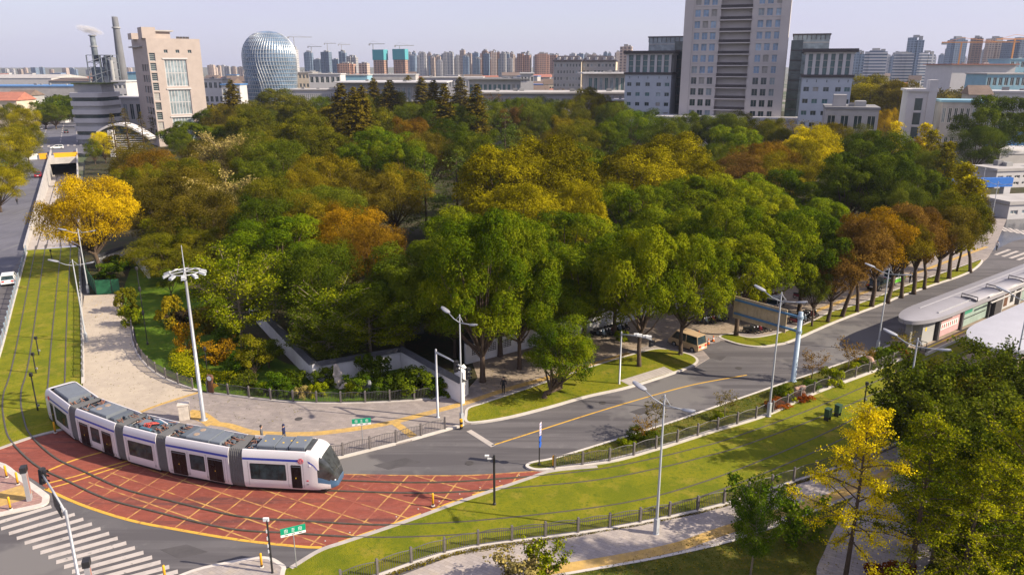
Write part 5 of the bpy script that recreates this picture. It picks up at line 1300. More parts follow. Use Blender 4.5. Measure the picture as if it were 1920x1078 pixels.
# dark connectors and podium
for lab, px0, px1, topy, Y0 in (('dark glass link between left wing and tower', 1255, 1272, 78, 326), ('dark glass link between tower and right wing', 1464, 1492, 76, 292)):
    A = AT(px0, Y0); w = width_to(A, u_, px1+4); Hh = ZT(Y0, topy); t = thing('glass_link', lab, 'link', A, th)
    block(t, 'glass_wall', 0, w, 0, 20, 0, Hh, m_darkglass)
    for k in range(1, 11): block(t, 'floor_band', -.02, w+.02, -.1, 0, Hh*k/11-.2, Hh*k/11+.2, m_dkbrown)
A = AT(1225, 296); t = thing('podium', 'low stone podium with flat roof along the foot of the tower', 'podium', A, th); w = width_to(A, u_, 1545, 5)
block(t, 'wall', 0, w, 0, 14, 0, ZT(296, 222), m_twr); block(t, 'parapet', -.3, w+.3, -.3, 14.3, ZT(296, 222), ZT(296, 218), m_wht)
# ---- beige office block at left (long sides on the road grid)
gph = R(36); uA = Vector((math.cos(gph), math.sin(gph), 0)); A = AT(300, 292); Hh = ZT(A.y, 72)
t = thing('office_block', 'beige stone office block with tall window bays and a stair tower', 'office block', A, gph)
w = width_to(A, uA, 385, 20); D_ = 28; n_ = (0, -1, 0)
bays = [(.28*w, .7*w, Hh-17.5, Hh-7.5), (.29*w, .71*w, Hh-28, Hh-18.6), (.3*w, .72*w, Hh-38.2, Hh-29)]
sm = [(.3*w, .37*w, Hh-5.2, Hh-4), (.52*w, .59*w, Hh-5.2, Hh-4), (.75*w, .82*w, Hh-5.2, Hh-4)]
st_ = [(.02*w, .13*w, 3+k*3.6, 5.9+k*3.6) for k in range(int((Hh-6)/3.6))]
b = MB(); b.wall((0, 0, 0), (1, 0, 0), w, Hh, bays+sm+st_, .5, n_)
sh = [(1.5+k*4.4, 4.6+k*4.4, 4+j*4, 6.6+j*4) for k in range(3) for j in range(int((Hh-10)/4))]
b.wall((0, D_, 0), (0, -1, 0), D_, Hh, [(D_-r[1], D_-r[0], r[2], r[3]) for r in sh[::-1]], .4, (-1, 0, 0)); b.wall((w, 0, 0), (0, 1, 0), D_, Hh, [], .3, (1, 0, 0)); b.wall((w, D_, 0), (-1, 0, 0), w, Hh, [], .3, (0, 1, 0))
b.add([(0, 0, Hh), (w, 0, Hh), (w, D_, Hh), (0, D_, Hh)], [(0, 1, 2, 3)]); b.build('wall', m_beige, t)
for r in bays:
    win_part(t, (0, 0, 0), (1, 0, 0), n_, *r, m_clear, .35, m_wht, 6, 1, 'tall_window', .3)
    block(t, 'bay_surround', r[0]-.5, r[1]+.5, -.25, -.001, r[3], r[3]+.5, m_wht)
for r in sm: win_part(t, (0, 0, 0), (1, 0, 0), n_, *r, m_darkglass, .3, m_wht, 1)
for r in st_: win_part(t, (0, 0, 0), (1, 0, 0), n_, *r, m_darkglass, .35, m_wht, 0, 3, 'stair_window', .12)
for r in sh: win_part(t, (0, D_, 0), (0, -1, 0), (-1, 0, 0), D_-r[1], D_-r[0], r[2], r[3], m_darkglass, .3, m_grey, 1)
block(t, 'stair_tower', -.05*w, .2*w, .8, 8, Hh, ZT(A.y, 51), m_beige); block(t, 'rear_turret', -.1*w, .05*w, 16, 23, Hh, ZT(A.y, 60), m_beige)
block(t, 'roof_room', .22*w, .5*w, 4, 14, Hh, Hh+2.6, m_beige); block(t, 'roof_canopy', .18*w, .56*w, 3, 16, Hh+2.6, Hh+3.1, m_offw); block(t, 'roof_ledge', -1.2, .05*w, 8, D_+1, Hh-3, Hh-2.5, m_offw)
for k in range(4): block(t, 'roof_vent', .62*w+k*1.2, .62*w+k*1.2+.9, 4, 5, Hh, Hh+.9, m_dkbrown)
# ---- round grey hall and curved roof hall
A = AT(192, 315); t = thing('round_hall', 'grey building with rounded concrete storeys beside the left road', 'hall', A)
def rrect(rx, ry, n=40): return [(rx*math.copysign(abs(math.cos(a))**.45, math.cos(a)), ry*math.copysign(abs(math.sin(a))**.45, math.sin(a))) for a in [2*PI*k/n+.01 for k in range(n)]]
for k in range(6):
    z0 = k*3.3; b = MB(); b.prism(rrect(7.2, 9), z0+1.5, z0+3.3, bottom=True); b.build('storey', m_wht, t); b = MB(); b.prism(rrect(6.7, 8.5), z0, z0+1.5); b.build('window_band', m_darkglass if k % 2 else m_grey, t)
block(t, 'roof_room', -6, 5, -4, 6, 19.8, 23, m_grey); block(t, 'roof_garden', -6.5, 6.5, -5, 7, 23, 23.5, mat('roof_garden_green', (.1, .12, .04), .9, .4, .8))
A = AT(238, 262); t = thing('curved_hall', 'low hall with white arched roof in front of the round grey building', 'hall', A, R(4))
b = MB(); n = 14; L_ = 8.6
top_ = [(-L_+2*L_*k/n, 6.0+4.5*math.cos((k/n-.42)*PI*.9)) for k in range(n+1)]
vs = [(x, y, z+d) for y in (-1.2, 5) for x, z in top_ for d in (0, .7)]
m_ = 2*(n+1)
b.add(vs, [f for k in range(n) for f in ((2*k+1, 2*k+3, m_+2*k+3, m_+2*k+1), (2*k, 2*k+2, 2*k+3, 2*k+1), (m_+2*k, m_+2*k+1, m_+2*k+3, m_+2*k+2), (2*k, m_+2*k, m_+2*k+2, 2*k+2))]); b.build('arched_roof', m_wht, t)
b = MB(); vs = [(x, 0, 0) for x, z in top_]+[(x, 0, z) for x, z in top_]; b.add(vs, [(k, k+1, n+2+k, n+1+k) for k in range(n)]); b.build('glass_front', m_darkglass, t)
for k in range(9): block(t, 'louvre', -L_+3, L_-2, -.5, -.1, 1+k*.75, 1.25+k*.75, m_mull)
block(t, 'white_fin', -L_+4.5, -L_+6, -3, -.6, 0, 9, m_wht)
# ---- egg shaped building
A = AT(504, 560, 40); A.z = 0; Hh = ZT(560, 58); Hb = -4
t = thing('egg_building', 'glass egg shaped building with diamond louvred facade', 'egg building', (A.x, A.y, 0))
WR = 18.6; zc = ZT(560, 108)
def egg(z): return WR*math.sqrt(max(0, 1-((z-zc)/(Hh-zc))**2))**.92 if z > zc else WR*(1-.2*((zc-z)/(zc+4))**2.1)
m_egl = mat('egg_glass', (.11, .17, .25), .14, .5, .12, spec=.8)
b = MB(); lv = [Hb+(Hh-Hb)*k/60 for k in range(61)]; b.lathe([(egg(z)*.985, z) for z in lv], 64); b.build('glass_shell', m_egl, t, True)
FB = 13; b = MB(); nn = 64
for k in range(1, FB+9):
    z = Hb+(Hh-Hb)*(k/(FB+9))
    r = egg(z)*1.003; b.tube([(r*math.cos(2*PI*j/nn), r*math.sin(2*PI*j/nn), z) for j in range(nn+1)], .2, 4, cap=False)
b.build('floor_ring', mat('pale_steel', (.45, .48, .52), .4, .1, metal=.5), t, kind='stuff')
b = MB(); nf_ = 60
for j in range(nf_):
    pts = []
    for k in range(0, 61, 2):
        z = lv[k]; a = 2*PI*j/nf_+.12*math.sin(z*.13); r = egg(z)*1.01; pts.append((r*math.cos(a), r*math.sin(a), z))
    b.tube(pts, .12, 4, cap=False)
b.build('facade_fin', MATS['pale_steel'], t, kind='stuff')
# ---- factory chimneys and tower
m_chim = mat('grey_chimney_concrete', (.15, .155, .17), .85, .12, .2)
A = AT(238, 640); Hh = ZT(640, 32); t = thing('chimney', 'tall grey factory chimney left of the beige office block', 'chimney', A)
b = MB(); b.lathe([(4.0, 0), (3.4, 30), (2.4, Hh-6), (2.25, Hh)], 20); b.build('shaft', m_chim, t, True); b = MB(); b.lathe([(2.9, Hh-9), (3.3, Hh-8.8), (3.3, Hh-8), (2.8, Hh-7.8)], 20); b.build('gallery', m_grey, t)
A = AT(203, 620); Hs = ZT(620, 66); Hm = ZT(620, 104); t = thing('factory_tower', 'steel framed factory tower with smoking flue', 'factory tower', A)
m_steel = mat('blue_grey_steelwork', (.13, .15, .17), .6, .25, .3)
b = MB(); b.lathe([(2.3, Hm-5), (2.0, Hs)], 14, (-4.5, 0, 0)); f_ = b.build('flue', m_steel, t, True)
for z in (Hs-.8, Hs-9): b = MB(); b.lathe([(2.9, z), (2.9, z+.8)], 14, (-4.5, 0, 0)); b.build('gallery', m_grey, f_)
b = MB(); b.lathe([(5.2, 0), (5.2, Hm-2), (0, Hm)], 18, (5, 2, 0)); b.build('silo', m_chim, t, True)
for k in range(7): z = 5+k*(Hm-5)/6; b = MB(); b.box(-9, 10, -5, 6, z-.2, z+.2); b.build('platform', m_steel, t)
block(t, 'process_vessel', -7.5, 3, -3.5, 5, 3, Hm-9, m_steel); block(t, 'process_vessel', 2, 9, -4.2, 3, 6, Hm-16, m_grey)
for x in (-9, -4, 1, 6, 10):
    for y in (-5, 6): b = MB(); b.box(x-.35, x+.35, y-.35, y+.35, 0, Hm); b.build('steel_column', m_steel, t)
for k in range(6):
    z = 5+k*(Hm-5)/6; b = MB(); b.tube([(-9, -5.1, z), (10 if k % 2 else 1, -5.1, z+(Hm-5)/6)], .3, 5); b.build('brace', m_grey, t)
b = MB(); b.lathe([(1.4, 4), (1.4, Hm-4)], 10, (9.5, -4.5, 0)); b.tube([(9.5, -4.5, Hm-4), (4, -2, Hm-1)], 1.3, 8); b.build('duct', m_grey, t)
# smoke plume (a real small volume)
m = bpy.data.materials.new('smoke_volume'); tt, N, L, o = nt(m); pv = N('ShaderNodeVolumePrincipled'); pv.inputs['Color'].default_value = (.95, .93, .95, 1)
tc = N('ShaderNodeTexCoord'); nz = N('ShaderNodeTexNoise'); nz.inputs['Scale'].default_value = 3.2; nz.inputs['Detail'].default_value = 3; L(tc.outputs['Object'], nz.inputs[0])
le = N('ShaderNodeVectorMath', operation='LENGTH'); L(tc.outputs['Object'], le.inputs[0]); mr = N('ShaderNodeMapRange'); mr.inputs[1].default_value = 1; mr.inputs[2].default_value = .2; L(le.outputs['Value'], mr.inputs[0])
m1 = N('ShaderNodeMapRange'); m1.inputs[1].default_value = .42; m1.inputs[2].default_value = .62; L(nz.outputs['Fac'], m1.inputs[0])
mu = N('ShaderNodeMath', operation='MULTIPLY'); L(mr.outputs[0], mu.inputs[0]); L(m1.outputs[0], mu.inputs[1]); mu2 = N('ShaderNodeMath', operation='MULTIPLY'); mu2.inputs[1].default_value = .8; pv.inputs['Anisotropy'].default_value = -.45; L(mu.outputs[0], mu2.inputs[0]); L(mu2.outputs[0], pv.inputs['Density']); L(pv.outputs[0], o.inputs['Volume'])
bm = bmesh.new(); bmesh.ops.create_icosphere(bm, subdivisions=3, radius=1); me = bpy.data.meshes.new('smoke'); bm.to_mesh(me); bm.free(); me.materials.append(m)
sm_ = bpy.data.objects.new('smoke', me); COL.objects.link(sm_); p = AT(168, 620, ZT(620, 57)); sm_.location = p; sm_.scale = (12, 5, 3.6); sm_.rotation_euler[1] = R(14); tag(sm_, 'white smoke plume drifting left from the factory flue', 'smoke', kind='stuff')
# ---- generic low and mid buildings
m_blueroof = mat('blue_metal_roof', (.08, .2, .42), .6, .1, .2)
m_redroof = mat('red_tile_roof', (.33, .13, .09), .85, .2, .4)
m_brownroof = mat('brown_roof', (.15, .11, .09), .85, .2, .3)
m_bluebld = mat('pale_blue_cladding', (.2, .36, .45), .7, .1, .2)
m_brick = mat('orange_brick', (.4, .22, .15), .85, .12, .2)
m_cream = mat('cream_render', (.52, .44, .34), .85, .1, .2)
def hall(label, px0, px1, topy, Y0, depth, wm, rm, name='hall', cat='building', rz=0, win=None, gm=m_darkglass, roof_over=.6, gable=0, storeys=1):
    """low building with wall, roof and rows of windows; px extents at its front"""
    A = AT(px0, Y0); u = Vector((math.cos(rz), math.sin(rz), 0)); w = width_to(A, u, px1, 8); Hh = max(3, ZT(Y0, topy)); t = thing(name, label, cat, A, rz)
    rects = []
    if win:
        nw, fh = win; sh_ = (Hh-1)/storeys
        for s in range(storeys):
            for k in range(nw):
                x = w*(k+.5)/nw; hw = w/nw*.32; rects.append((x-hw, x+hw, s*sh_+sh_*(.9-fh), s*sh_+sh_*.92))
    b = MB(); b.wall((0, 0, 0), (1, 0, 0), w, Hh, rects, .3, (0, -1, 0)); b.wall((w, 0, 0), (0, 1, 0), depth, Hh, [], .3, (1, 0, 0)); b.wall((0, depth, 0), (0, -1, 0), depth, Hh, [], .3, (-1, 0, 0)); b.wall((w, depth, 0), (-1, 0, 0), w, Hh, [], .3, (0, 1, 0)); b.build('wall', wm, t)
    for r in rects: win_part(t, (0, 0, 0), (1, 0, 0), (0, -1, 0), *r, gm, .22, m_mull, 1, fr=.15)
    ro = roof_over
    b = MB()
    if gable: b.add([(-ro, -ro, Hh), (w+ro, -ro, Hh), (w+ro, depth+ro, Hh), (-ro, depth+ro, Hh), (0, depth/2, Hh+gable), (w, depth/2, Hh+gable)], [(0, 1, 5, 4), (2, 3, 4, 5), (0, 4, 3), (1, 2, 5), (3, 2, 1, 0)])
    else: b.box(-ro, w+ro, -ro, depth+ro, Hh, Hh+.7)
    b.build('roof', rm, t)
    if not gable and w > 14:
        for k in range(rw.randint(2, 5)): x = w*rw.uniform(.08, .9); y = depth*rw.uniform(.15, .7); block(t, 'roof_unit', x, x+rw.uniform(1, 2.6), y, y+rw.uniform(.8, 2), Hh+.7, Hh+.7+rw.uniform(.6, 1.5), m_grey if k % 2 else m_roofg)
    return t, w, Hh
hall('long white museum with ribbon windows behind the redwood row', 790, 905, 147, 520, 30, m_wht, m_offw, win=(22, .34), storeys=2, gm=m_clear)
t, w, Hh = hall('curved glass museum with flat grey roof above a grass bank', 880, 985, 150, 470, 26, m_wht, m_roofg, win=(12, .75), gm=m_tealglass, roof_over=2.5)
hall('white box block at the right end of the glass museum', 976, 1000, 139, 468, 20, m_wht, m_wht, win=(4, .3), storeys=3)
hall('teal glass pavilion building left of the blue grey office wing', 1100, 1180, 139, 430, 30, m_offw, m_wht, win=(8, .8), storeys=2, gm=m_tealglass, roof_over=3)
hall('long low glass hall with pale flat roof behind the first redwoods', 640, 830, 156, 455, 40, m_grey, m_wht, win=(20, .6), gm=m_clear, roof_over=3)
hall('very wide flat white roof behind the middle of the park', 905, 1175, 176, 380, 30, m_wht, m_offw, win=(26, .22), gm=m_clear, roof_over=2)
hall('low white building at the foot of the egg shaped building', 548, 640, 170, 470, 18, m_wht, m_offw, win=(24, .25), gm=m_clear)
hall('long low building with red panels under the wide white roof', 1110, 1180, 190, 360, 12, m_redroof, m_wht)
hall('white workshop with small windows right of the egg shaped building', 583, 640, 140, 640, 20, m_wht, m_wht, win=(6, .4), storeys=2)
hall('cream flat block right of the egg shaped building', 556, 588, 137, 700, 20, m_cream, m_offw, win=(5, .4), storeys=3)
hall('pale blue walled shed right of the egg shaped building', 640, 690, 142, 700, 25, m_bluebld, m_offw)
hall('white shed in the town behind the redwoods', 690, 780, 141, 760, 25, m_offw, m_wht)
# midrise pair with dark roofs
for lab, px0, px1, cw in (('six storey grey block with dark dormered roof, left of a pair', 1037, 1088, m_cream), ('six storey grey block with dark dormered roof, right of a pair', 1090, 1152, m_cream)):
    t, w, Hh = hall(lab, px0, px1, 116, 560, 16, mat('grey_render', (.33, .32, .32), .85, .1), m_dkbrown, 'apartment_block', win=(9, .5), storeys=7, rz=R(-12))
    b = MB(); b.add([(-.8, -.8, Hh+.7), (w+.8, -.8, Hh+.7), (w+.8, 16.8, Hh+.7), (-.8, 16.8, Hh+.7), (3, 6, Hh+4), (w-3, 6, Hh+4), (w-3, 10, Hh+4), (3, 10, Hh+4)], [(0, 1, 5, 4), (1, 2, 6, 5), (2, 3, 7, 6), (3, 0, 4, 7), (4, 5, 6, 7)]); b.build('mansard_roof', m_dkbrown, t)
    for k in range(4): x = w*(.12+.25*k); b = MB(); b.box(x, x+2, .2, 4, Hh+.7, Hh+3); b.build('dormer', m_wht, t)
    block(t, 'painted_sunlit_end', w-.01, w+.15, -.01, 16, 0, Hh, cw)  # cream sheet paints the sunlit side onto the grey block's end
# factory sheds at left
hall('long white warehouse with blue roof edge at the far left', -60, 150, 163, 560, 40, m_offw, m_blueroof, 'warehouse', roof_over=.4)
hall('wide white warehouse behind the blue edged one', -80, 100, 147, 700, 60, m_wht, m_offw, 'warehouse', roof_over=.4, gable=3)
hall('grey warehouse with brick red end beside the factory tower', 98, 172, 152, 640, 40, m_grey, m_brownroof, 'warehouse', gable=2)
hall('white three storey block in front of the factory chimney', 222, 242, 154, 430, 14, m_wht, m_wht, win=(3, .4), storeys=4)
hall('low white annex left of the beige office block', 225, 280, 185, 330, 12, m_wht, m_wht, win=(5, .4))
hall('teal roofed shed behind the beige office block', 242, 262, 137, 700, 15, m_bluebld, m_blueroof)
hall('house with red tiled roof at the far left above the roadside trees', -40, 34, 189, 390, 16, m_cream, m_redroof, 'house', gable=4, win=(5, .4))
hall('brown roofed house behind the red tiled one', 18, 58, 180, 430, 14, m_grey, m_brownroof, 'house', gable=3, win=(4, .4), storeys=2)
hall('small white wall and gatehouse at the end of the left road', 88, 118, 226, 420, 6, m_wht, m_redroof, 'gatehouse')
hall('white building right of the beige office block', 386, 420, 150, 560, 16, m_wht, m_offw, win=(4, .4), storeys=2)
hall('pale building between office block and egg shaped building', 420, 452, 160, 520, 14, m_wht, m_blueroof, win=(4, .4))
# right side
t, w, Hh = hall('small two storey white house with flat roof right of the tower base', 1535, 1640, 205, 225, 18, m_offw, m_roofg, 'house', win=(4, .45), storeys=2, rz=R(-20), roof_over=.3)
block(t, 'roof_stair', 2, 5.5, 3, 8, Hh+.7, Hh+4, m_offw); block(t, 'roof_tank', 8, 11, 4, 8, Hh+.7, Hh+2.2, m_grey)
t, w, Hh = hall('white stair block with dark glazed bay behind the slim poplars', 1684, 1742, 172, 240, 14, m_wht, m_wht, 'stair_block', rz=R(-20))
block(t, 'glazed_bay', w*.28, w*.55, -.12, -.001, 3, Hh-1.5, m_darkglass)
for k in range(5): block(t, 'floor_band', w*.27, w*.56, -.2, -.121, 3+k*(Hh-5)/4, 3.7+k*(Hh-5)/4, m_wht)
block(t, 'stair_tower', w*.72, w+.2, -.5, 6, 0, Hh+3.5, m_wht)
hall('low white school wing with blue roof edge right of the stair block', 1750, 1835, 192, 245, 12, m_offw, m_bluebld, win=(7, .5), storeys=2, rz=R(-20))
hall('white block with brown sloping roof right of the stair block', 1800, 1848, 178, 262, 14, m_offw, m_brownroof, gable=3, win=(3, .4), storeys=2, rz=R(-20))
hall('white flat building behind the very broad dark tree', 1835, 1960, 174, 300, 14, m_wht, m_wht, win=(8, .4), storeys=2, rz=R(-20))
hall('pale blue school building at the right edge', 1836, 1990, 140, 430, 20, m_bluebld, m_offw, win=(14, .5), storeys=3)
hall('stadium stand with red brown roof at the right', 1775, 1895, 122, 620, 40, m_wht, m_redroof, 'stadium', roof_over=2)
hall('blue white building behind the stadium stand', 1880, 1960, 112, 640, 30, m_bluebld, m_bluebld, win=(8, .5), storeys=4)
# site cabins and blue gantry
hall('white site cabin with dark roof edge at the right edge, nearest', 1888, 2010, 386, 150, 8, m_wht, m_offw, 'site_cabin', rz=R(12), win=(5, .4), roof_over=.25)
hall('two storey white site cabin behind the blue gantry', 1864, 2000, 322, 190, 8, m_wht, m_offw, 'site_cabin', rz=R(12), win=(8, .4), storeys=2, roof_over=.25)
hall('white roofed site shed farther behind the cabins', 1868, 2000, 290, 215, 14, m_offw, m_wht, 'site_shed', rz=R(12), roof_over=.2)
hall('blue site fence along the back of the works yard', 1780, 1990, 252, 262, .4, m_blueroof, m_blueroof, 'site_fence', 'fence', roof_over=.02)
A = AT(1770, 158); t = thing('blue_gantry', 'blue and white site entrance gantry at the end of the avenue', 'gantry', A, R(10)); w = width_to(A, Vector((math.cos(R(10)), math.sin(R(10)), 0)), 1895, 6); zt = ZT(A.y, 336)
block(t, 'beam', 0, w, -.6, .6, zt-1.9, zt, mat('bright_blue_paint', (.02, .13, .45), .5, .08))
for x in (.3, w-1.9): block(t, 'pillar', x, x+1.6, -.59, .59, 2, zt-1.9, m_wht); block(t, 'pillar_base', x-.05, x+1.65, -.64, .64, 0, 2, MATS['bright_blue_paint'])
# ---- tram stop platforms
PD = (G(1915, 575)-G(1733, 657)).xy.normalized(); pa = math.atan2(PD.y, PD.x)
m_can = mat('pale_grey_canopy', (.27, .262, .285), .5, .06, .5)
m_canw = mat('white_canopy', (.4, .4, .44), .5, .06, .5)
def SPOS(a, l): q = G(1677, 598, 4.0).xy+PD*a+Vector((-PD.y, PD.x))*l; return (q.x, q.y, 0)
def canopy(label, nose, L_, W_, zt, m, tiers=True, side=-1):
    o = Vector(nose); t = thing('station_canopy' if not tiers else 'tram_stop', label, 'tram stop', (o.x, o.y, .1), pa)
    st_ = [0, .15, .4, .8, 1.4, 2.2, 3.2, 4.5, 6, 8]+[10+2*k for k in range(int((L_-10)/2)+1)]
    b = MB(); NC = 9; rows = []
    for s in st_:
        f_ = min(1, s/6.5); hw = W_/2*(1-(1-f_)**2.2)**.5+.02; rows.append([(s, W_/2*side*.0+hw*(2*k/(NC-1)-1), zt+.22*math.cos((k/(NC-1)-.5)*PI)*min(1, hw/W_*2)) for k in range(NC)])
    vs = [p for r in rows for p in r]; top = len(vs); vs += [(x, y, zt-.42+.0*z) for r in rows for x, y, z in r]
    fs = []
    for i in range(len(rows)-1):
        for k in range(NC-1): a = i*NC+k; fs.append((a, a+NC, a+NC+1, a+1)); fs.append((top+a, top+a+1, top+a+NC+1, top+a+NC))
        a = i*NC; fs += [(a, top+a, top+a+NC, a+NC), (a+NC-1, a+2*NC-1, top+a+2*NC-1, top+a+NC-1)]
    a = (len(rows)-1)*NC; fs.append(tuple(range(a, a+NC))+tuple(range(top+a+NC-1, top+a-1, -1)))
    b.add(vs, [f[::-1] for f in fs]); c = b.build('roof', m, t); smooth_by_angle(c, 50)
    return t, c
t, c = canopy('long pale grey tram stop canopy over a platform with advertising panels', SPOS(1.4, -.4), 62, 4.0, 3.6, m_can)
b = MB(); b.box(5, 62, -1.3, -1.15, 3.72, 3.84); b.build('roof_seam', mat('light_seam', (.34, .34, .36), .5), c)
b = MB(); b.box(5, 62, .75, .85, 3.74, 3.82); b.build('roof_seam', MATS['light_seam'], c)
for k in range(7):
    x0 = 13+k*6.6; b = MB(); n = 8; vs = []
    for i in range(n+1):
        a = PI*i/n
        for x in (x0, x0+6.2): vs.append((x, -1.0+.95*math.cos(a), 3.74+.3*math.sin(a)))
    b.add(vs, [(2*i, 2*i+1, 2*i+3, 2*i+2)[::-1] for i in range(n)]+[tuple(2*i for i in range(n+1)), tuple(2*i+1 for i in range(n, -1, -1))]); b.build('roof_vault', m_can, c, True)
    b = MB(); b.tube([(x0, -1.95, 3.7), (x0, -1.95, 4.2), (x0, -.2, 4.3), (x0, -.2, 3.8)], .07, 6); b.build('roof_hoop', m_fence, c)
for z, y in ((3.75, -2.05), (3.1, -2.35)): b = MB(); b.box(16, 62, y-.07, y+.07, z-.06, z+.06); b.build('edge_beam', m_mull, t)
b = MB(); b.box(1.2, 62, -2.25, 1.9, 0, .3); b.build('platform', m_shadepave, t)
b = MB(); b.box(1.8, 62, -1.8, -1.62, .3, .312); b.build('yellow_line', mat('yellow_platform_paint', (.75, .55, .03), .6), t)
b = MB(); b.box(1.0, 62, -2.42, -2.25, -.1, .31); b.build('platform_edge', m_kerb, t)
b = MB(); b.box(2.6, 5.4, -.95, .9, .3, 3.2); b.build('equipment_room', m_grey, t)
b = MB(); b.box(3.2, 3.5, -.97, -.951, 1.9, 2.3); b.build('yellow_notice', m_gold, t)
b = MB(); b.box(1.3, 1.7, -.3, .3, .3, 3.2); b.build('end_pillar', m_grey, t)
b = MB(); b.box(1.2, 2.4, -2.2, -1.1, .3, .34);
for y in (-2.15, -1.6, -1.1): b.box(1.26, 1.32, y-.03, y+.03, .34, 1.35)
b.box(1.26, 1.32, -2.15, -1.1, 1.35, 1.4); b.box(1.26, 1.32, -2.15, -1.1, .85, .88); b.build('ramp_rail', m_dk, t)
pink = mat('pink_poster', (.5, .32, .33), .5, .15, .9)
def adpanel(x0, x1, gm, blk):
    b = MB(); b.box(x0, x1, -1.1, -.98, .5, 2.8); a = b.build('advert_panel', gm, t)
    for x, z0, z1, mm in blk or (): b = MB(); b.box(x0+x[0], x0+x[1], -1.115, -1.102, z0, z1); b.build('poster_block', mm, a)
adpanel(6.2, 11.2, pink, [((.4, 4.6), 1.3, 2.0, m_wsign)]+[((.6+.5*k, .85+.5*k), 1.4, 1.9, m_brown if k % 2 else m_signred) for k in range(8)]+[((.2, 3), 2.3, 2.6, m_brown)])
adpanel(12.2, 18.5, mat('pale_green_glass', (.32, .4, .36), .3, .2, .5), [((.2, 2.2), 2.0, 2.7, mat('green_poster', (.06, .27, .18), .5)), ((.2, 6), 1.4, 1.52, m_dk)])
adpanel(23, 27, m_wht, [((.5, 1.6), .8, 2.6, m_brown), ((2.4, 3.4), 1, 2.4, m_dk)])
adpanel(29, 34, MATS['pale_green_glass'], None); adpanel(36, 41, pink, [((.4, 4.4), 1.2, 2.3, m_wsign)])
for x in (5.7, 11.5, 18.8, 22.4, 28, 35, 42, 50): b = MB(); b.box(x, x+.4, -1.3, -.85, .3, 3.2); b.build('column', m_fence if x < 20 else m_grey, t)
b = MB(); b.box(19.4, 21.4, -1.7, .6, .3, 3.2); b.build('kiosk', m_fence, t)
t, c = canopy('white rounded platform canopy at the right edge beyond the tram lawn', SPOS(-1.2, -9.6), 40, 7.2, 4.0, m_canw, False)
b = MB(); b.box(4, 40, -2.6, 4.0, 0, .3); b.build('platform', m_shadepave, t)
for x in (6, 14, 22, 30, 38): b = MB(); b.box(x, x+.5, -.3, .3, .3, 3.7); b.build('column', m_grey, t)
# ---------------------------------------------------------------- the trees one by one
CAM, PLA, MET = 'camphor_tree', 'plane_tree', 'redwood_tree'
T('umbrella', 175, 333, 0, 15.5, 'gold', 'broad golden yellow tree spreading over the tram ramp and green hoarding', 'golden_tree', base=(188, 508), rz=0)
# front camphors by the plaza and verge
T('ball', 0, 598, 0, 6.9, 'camphor', 'small round dense green tree leaning on the verge lawn', CAM, base=(1020, 746), rz=.3)
T('tallcamphor', 0, 402, 0, 11, 'camphor', 'tall green camphor nearest the white gable pier and street lamp', CAM, base=(905, 716))
T('camphor', 0, 470, 0, 9.5, 'camphor', 'green camphor in the tan paving behind the small round verge tree', CAM, base=(974, 692))
T('tallcamphor', 0, 392, 0, 11, 'camphor', 'tall camphor crown rising between the plaza corner and the ochre plane trees', CAM, base=(938, 668))
T('camphor', 0, 425, 0, 10, 'ygreen', 'yellow green camphor on the verge lawn behind the camera signal pole', CAM, base=(1198, 687))
T('camphor', 0, 440, 0, 9.5, 'camphor', 'camphor with leaning trunk in front of the beige van', CAM, base=(1276, 665))
T('tallcamphor', 0, 372, 0, 11, 'camphor', 'dark trunked camphor behind the row of parked scooters left of the tan sign board', CAM, base=(1339, 588))
T('camphor', 0, 440, 0, 11, 'ygreen', 'yellow green camphor on the lawn tip left of the gantry sign board', CAM, base=(1380, 629))
T('camphor', 0, 405, 0, 11.5, 'ygreen', 'yellow tinged camphor above the tan sign board', CAM, base=(1432, 600))
T('camphor', 0, 400, 0, 11, 'camphor', 'green camphor at the right end of the camphor row next to the russet street trees', CAM, base=(1498, 585))
T('camphor', 1455, 372, 11, 11, 'ygreen', 'camphor crown behind the right end of the row, above the tan sign board', CAM)
T('tallcamphor', 1060, 398, 13, 12, 'camphor', 'large green camphor in front of the ochre plane tree', CAM)
T('camphor', 1100, 470, 11, 11, 'camphor', 'green camphor overhanging the white wall behind the small round verge tree', CAM)
T('camphor', 1020, 505, 9.5, 10, 'camphor', 'low green camphor between the lattice wall and the round verge tree', CAM)
T('tallcamphor', 815, 440, 12, 12, 'dark', 'dark green camphor over the garden pavilion', CAM)
T('camphor', 850, 520, 9, 7, 'ygreen', 'lit yellow green camphor crown left of the plaza street lamp', CAM)
T('tallcamphor', 1190, 345, 13, 12, 'camphor', 'green camphor crown just below the right hand ochre plane', CAM)
T('tallcamphor', 1290, 335, 13, 13, 'ygreen', 'wide yellow green camphor under the right hand ochre plane', CAM)
T('tallcamphor', 1380, 335, 13, 13, 'ygreen', 'bright camphor crown in front of the purple brown tree', CAM)
T('camphor', 1245, 395, 12, 11, 'camphor', 'green camphor in the middle of the camphor row above the verge lawn', CAM)
T('camphor', 1330, 400, 12, 11, 'ygreen', 'ochre tinged camphor in the middle of the camphor row above the scooters', CAM)
T('camphor', 1500, 395, 10.5, 10, 'bright', 'bright green camphor beside the first russet street tree', CAM)
T('camphor', 1540, 372, 10, 10, 'bright', 'bright green tree at the back right edge of the camphors', CAM)
T('camphor', 1160, 440, 12, 9, 'camphor', 'narrow green camphor in the gap left of the verge lawn camphor', CAM)
T('camphor', 950, 470, 11, 10, 'camphor', 'camphor crown above the lattice windows of the white wall', CAM)
T('camphor', 750, 500, 10, 10, 'dark', 'dark shaded tree at the left of the garden pavilion', CAM)
T('tallcamphor', 880, 398, 13, 11, 'camphor', 'green camphor crown at the left shoulder of the ochre plane', CAM)
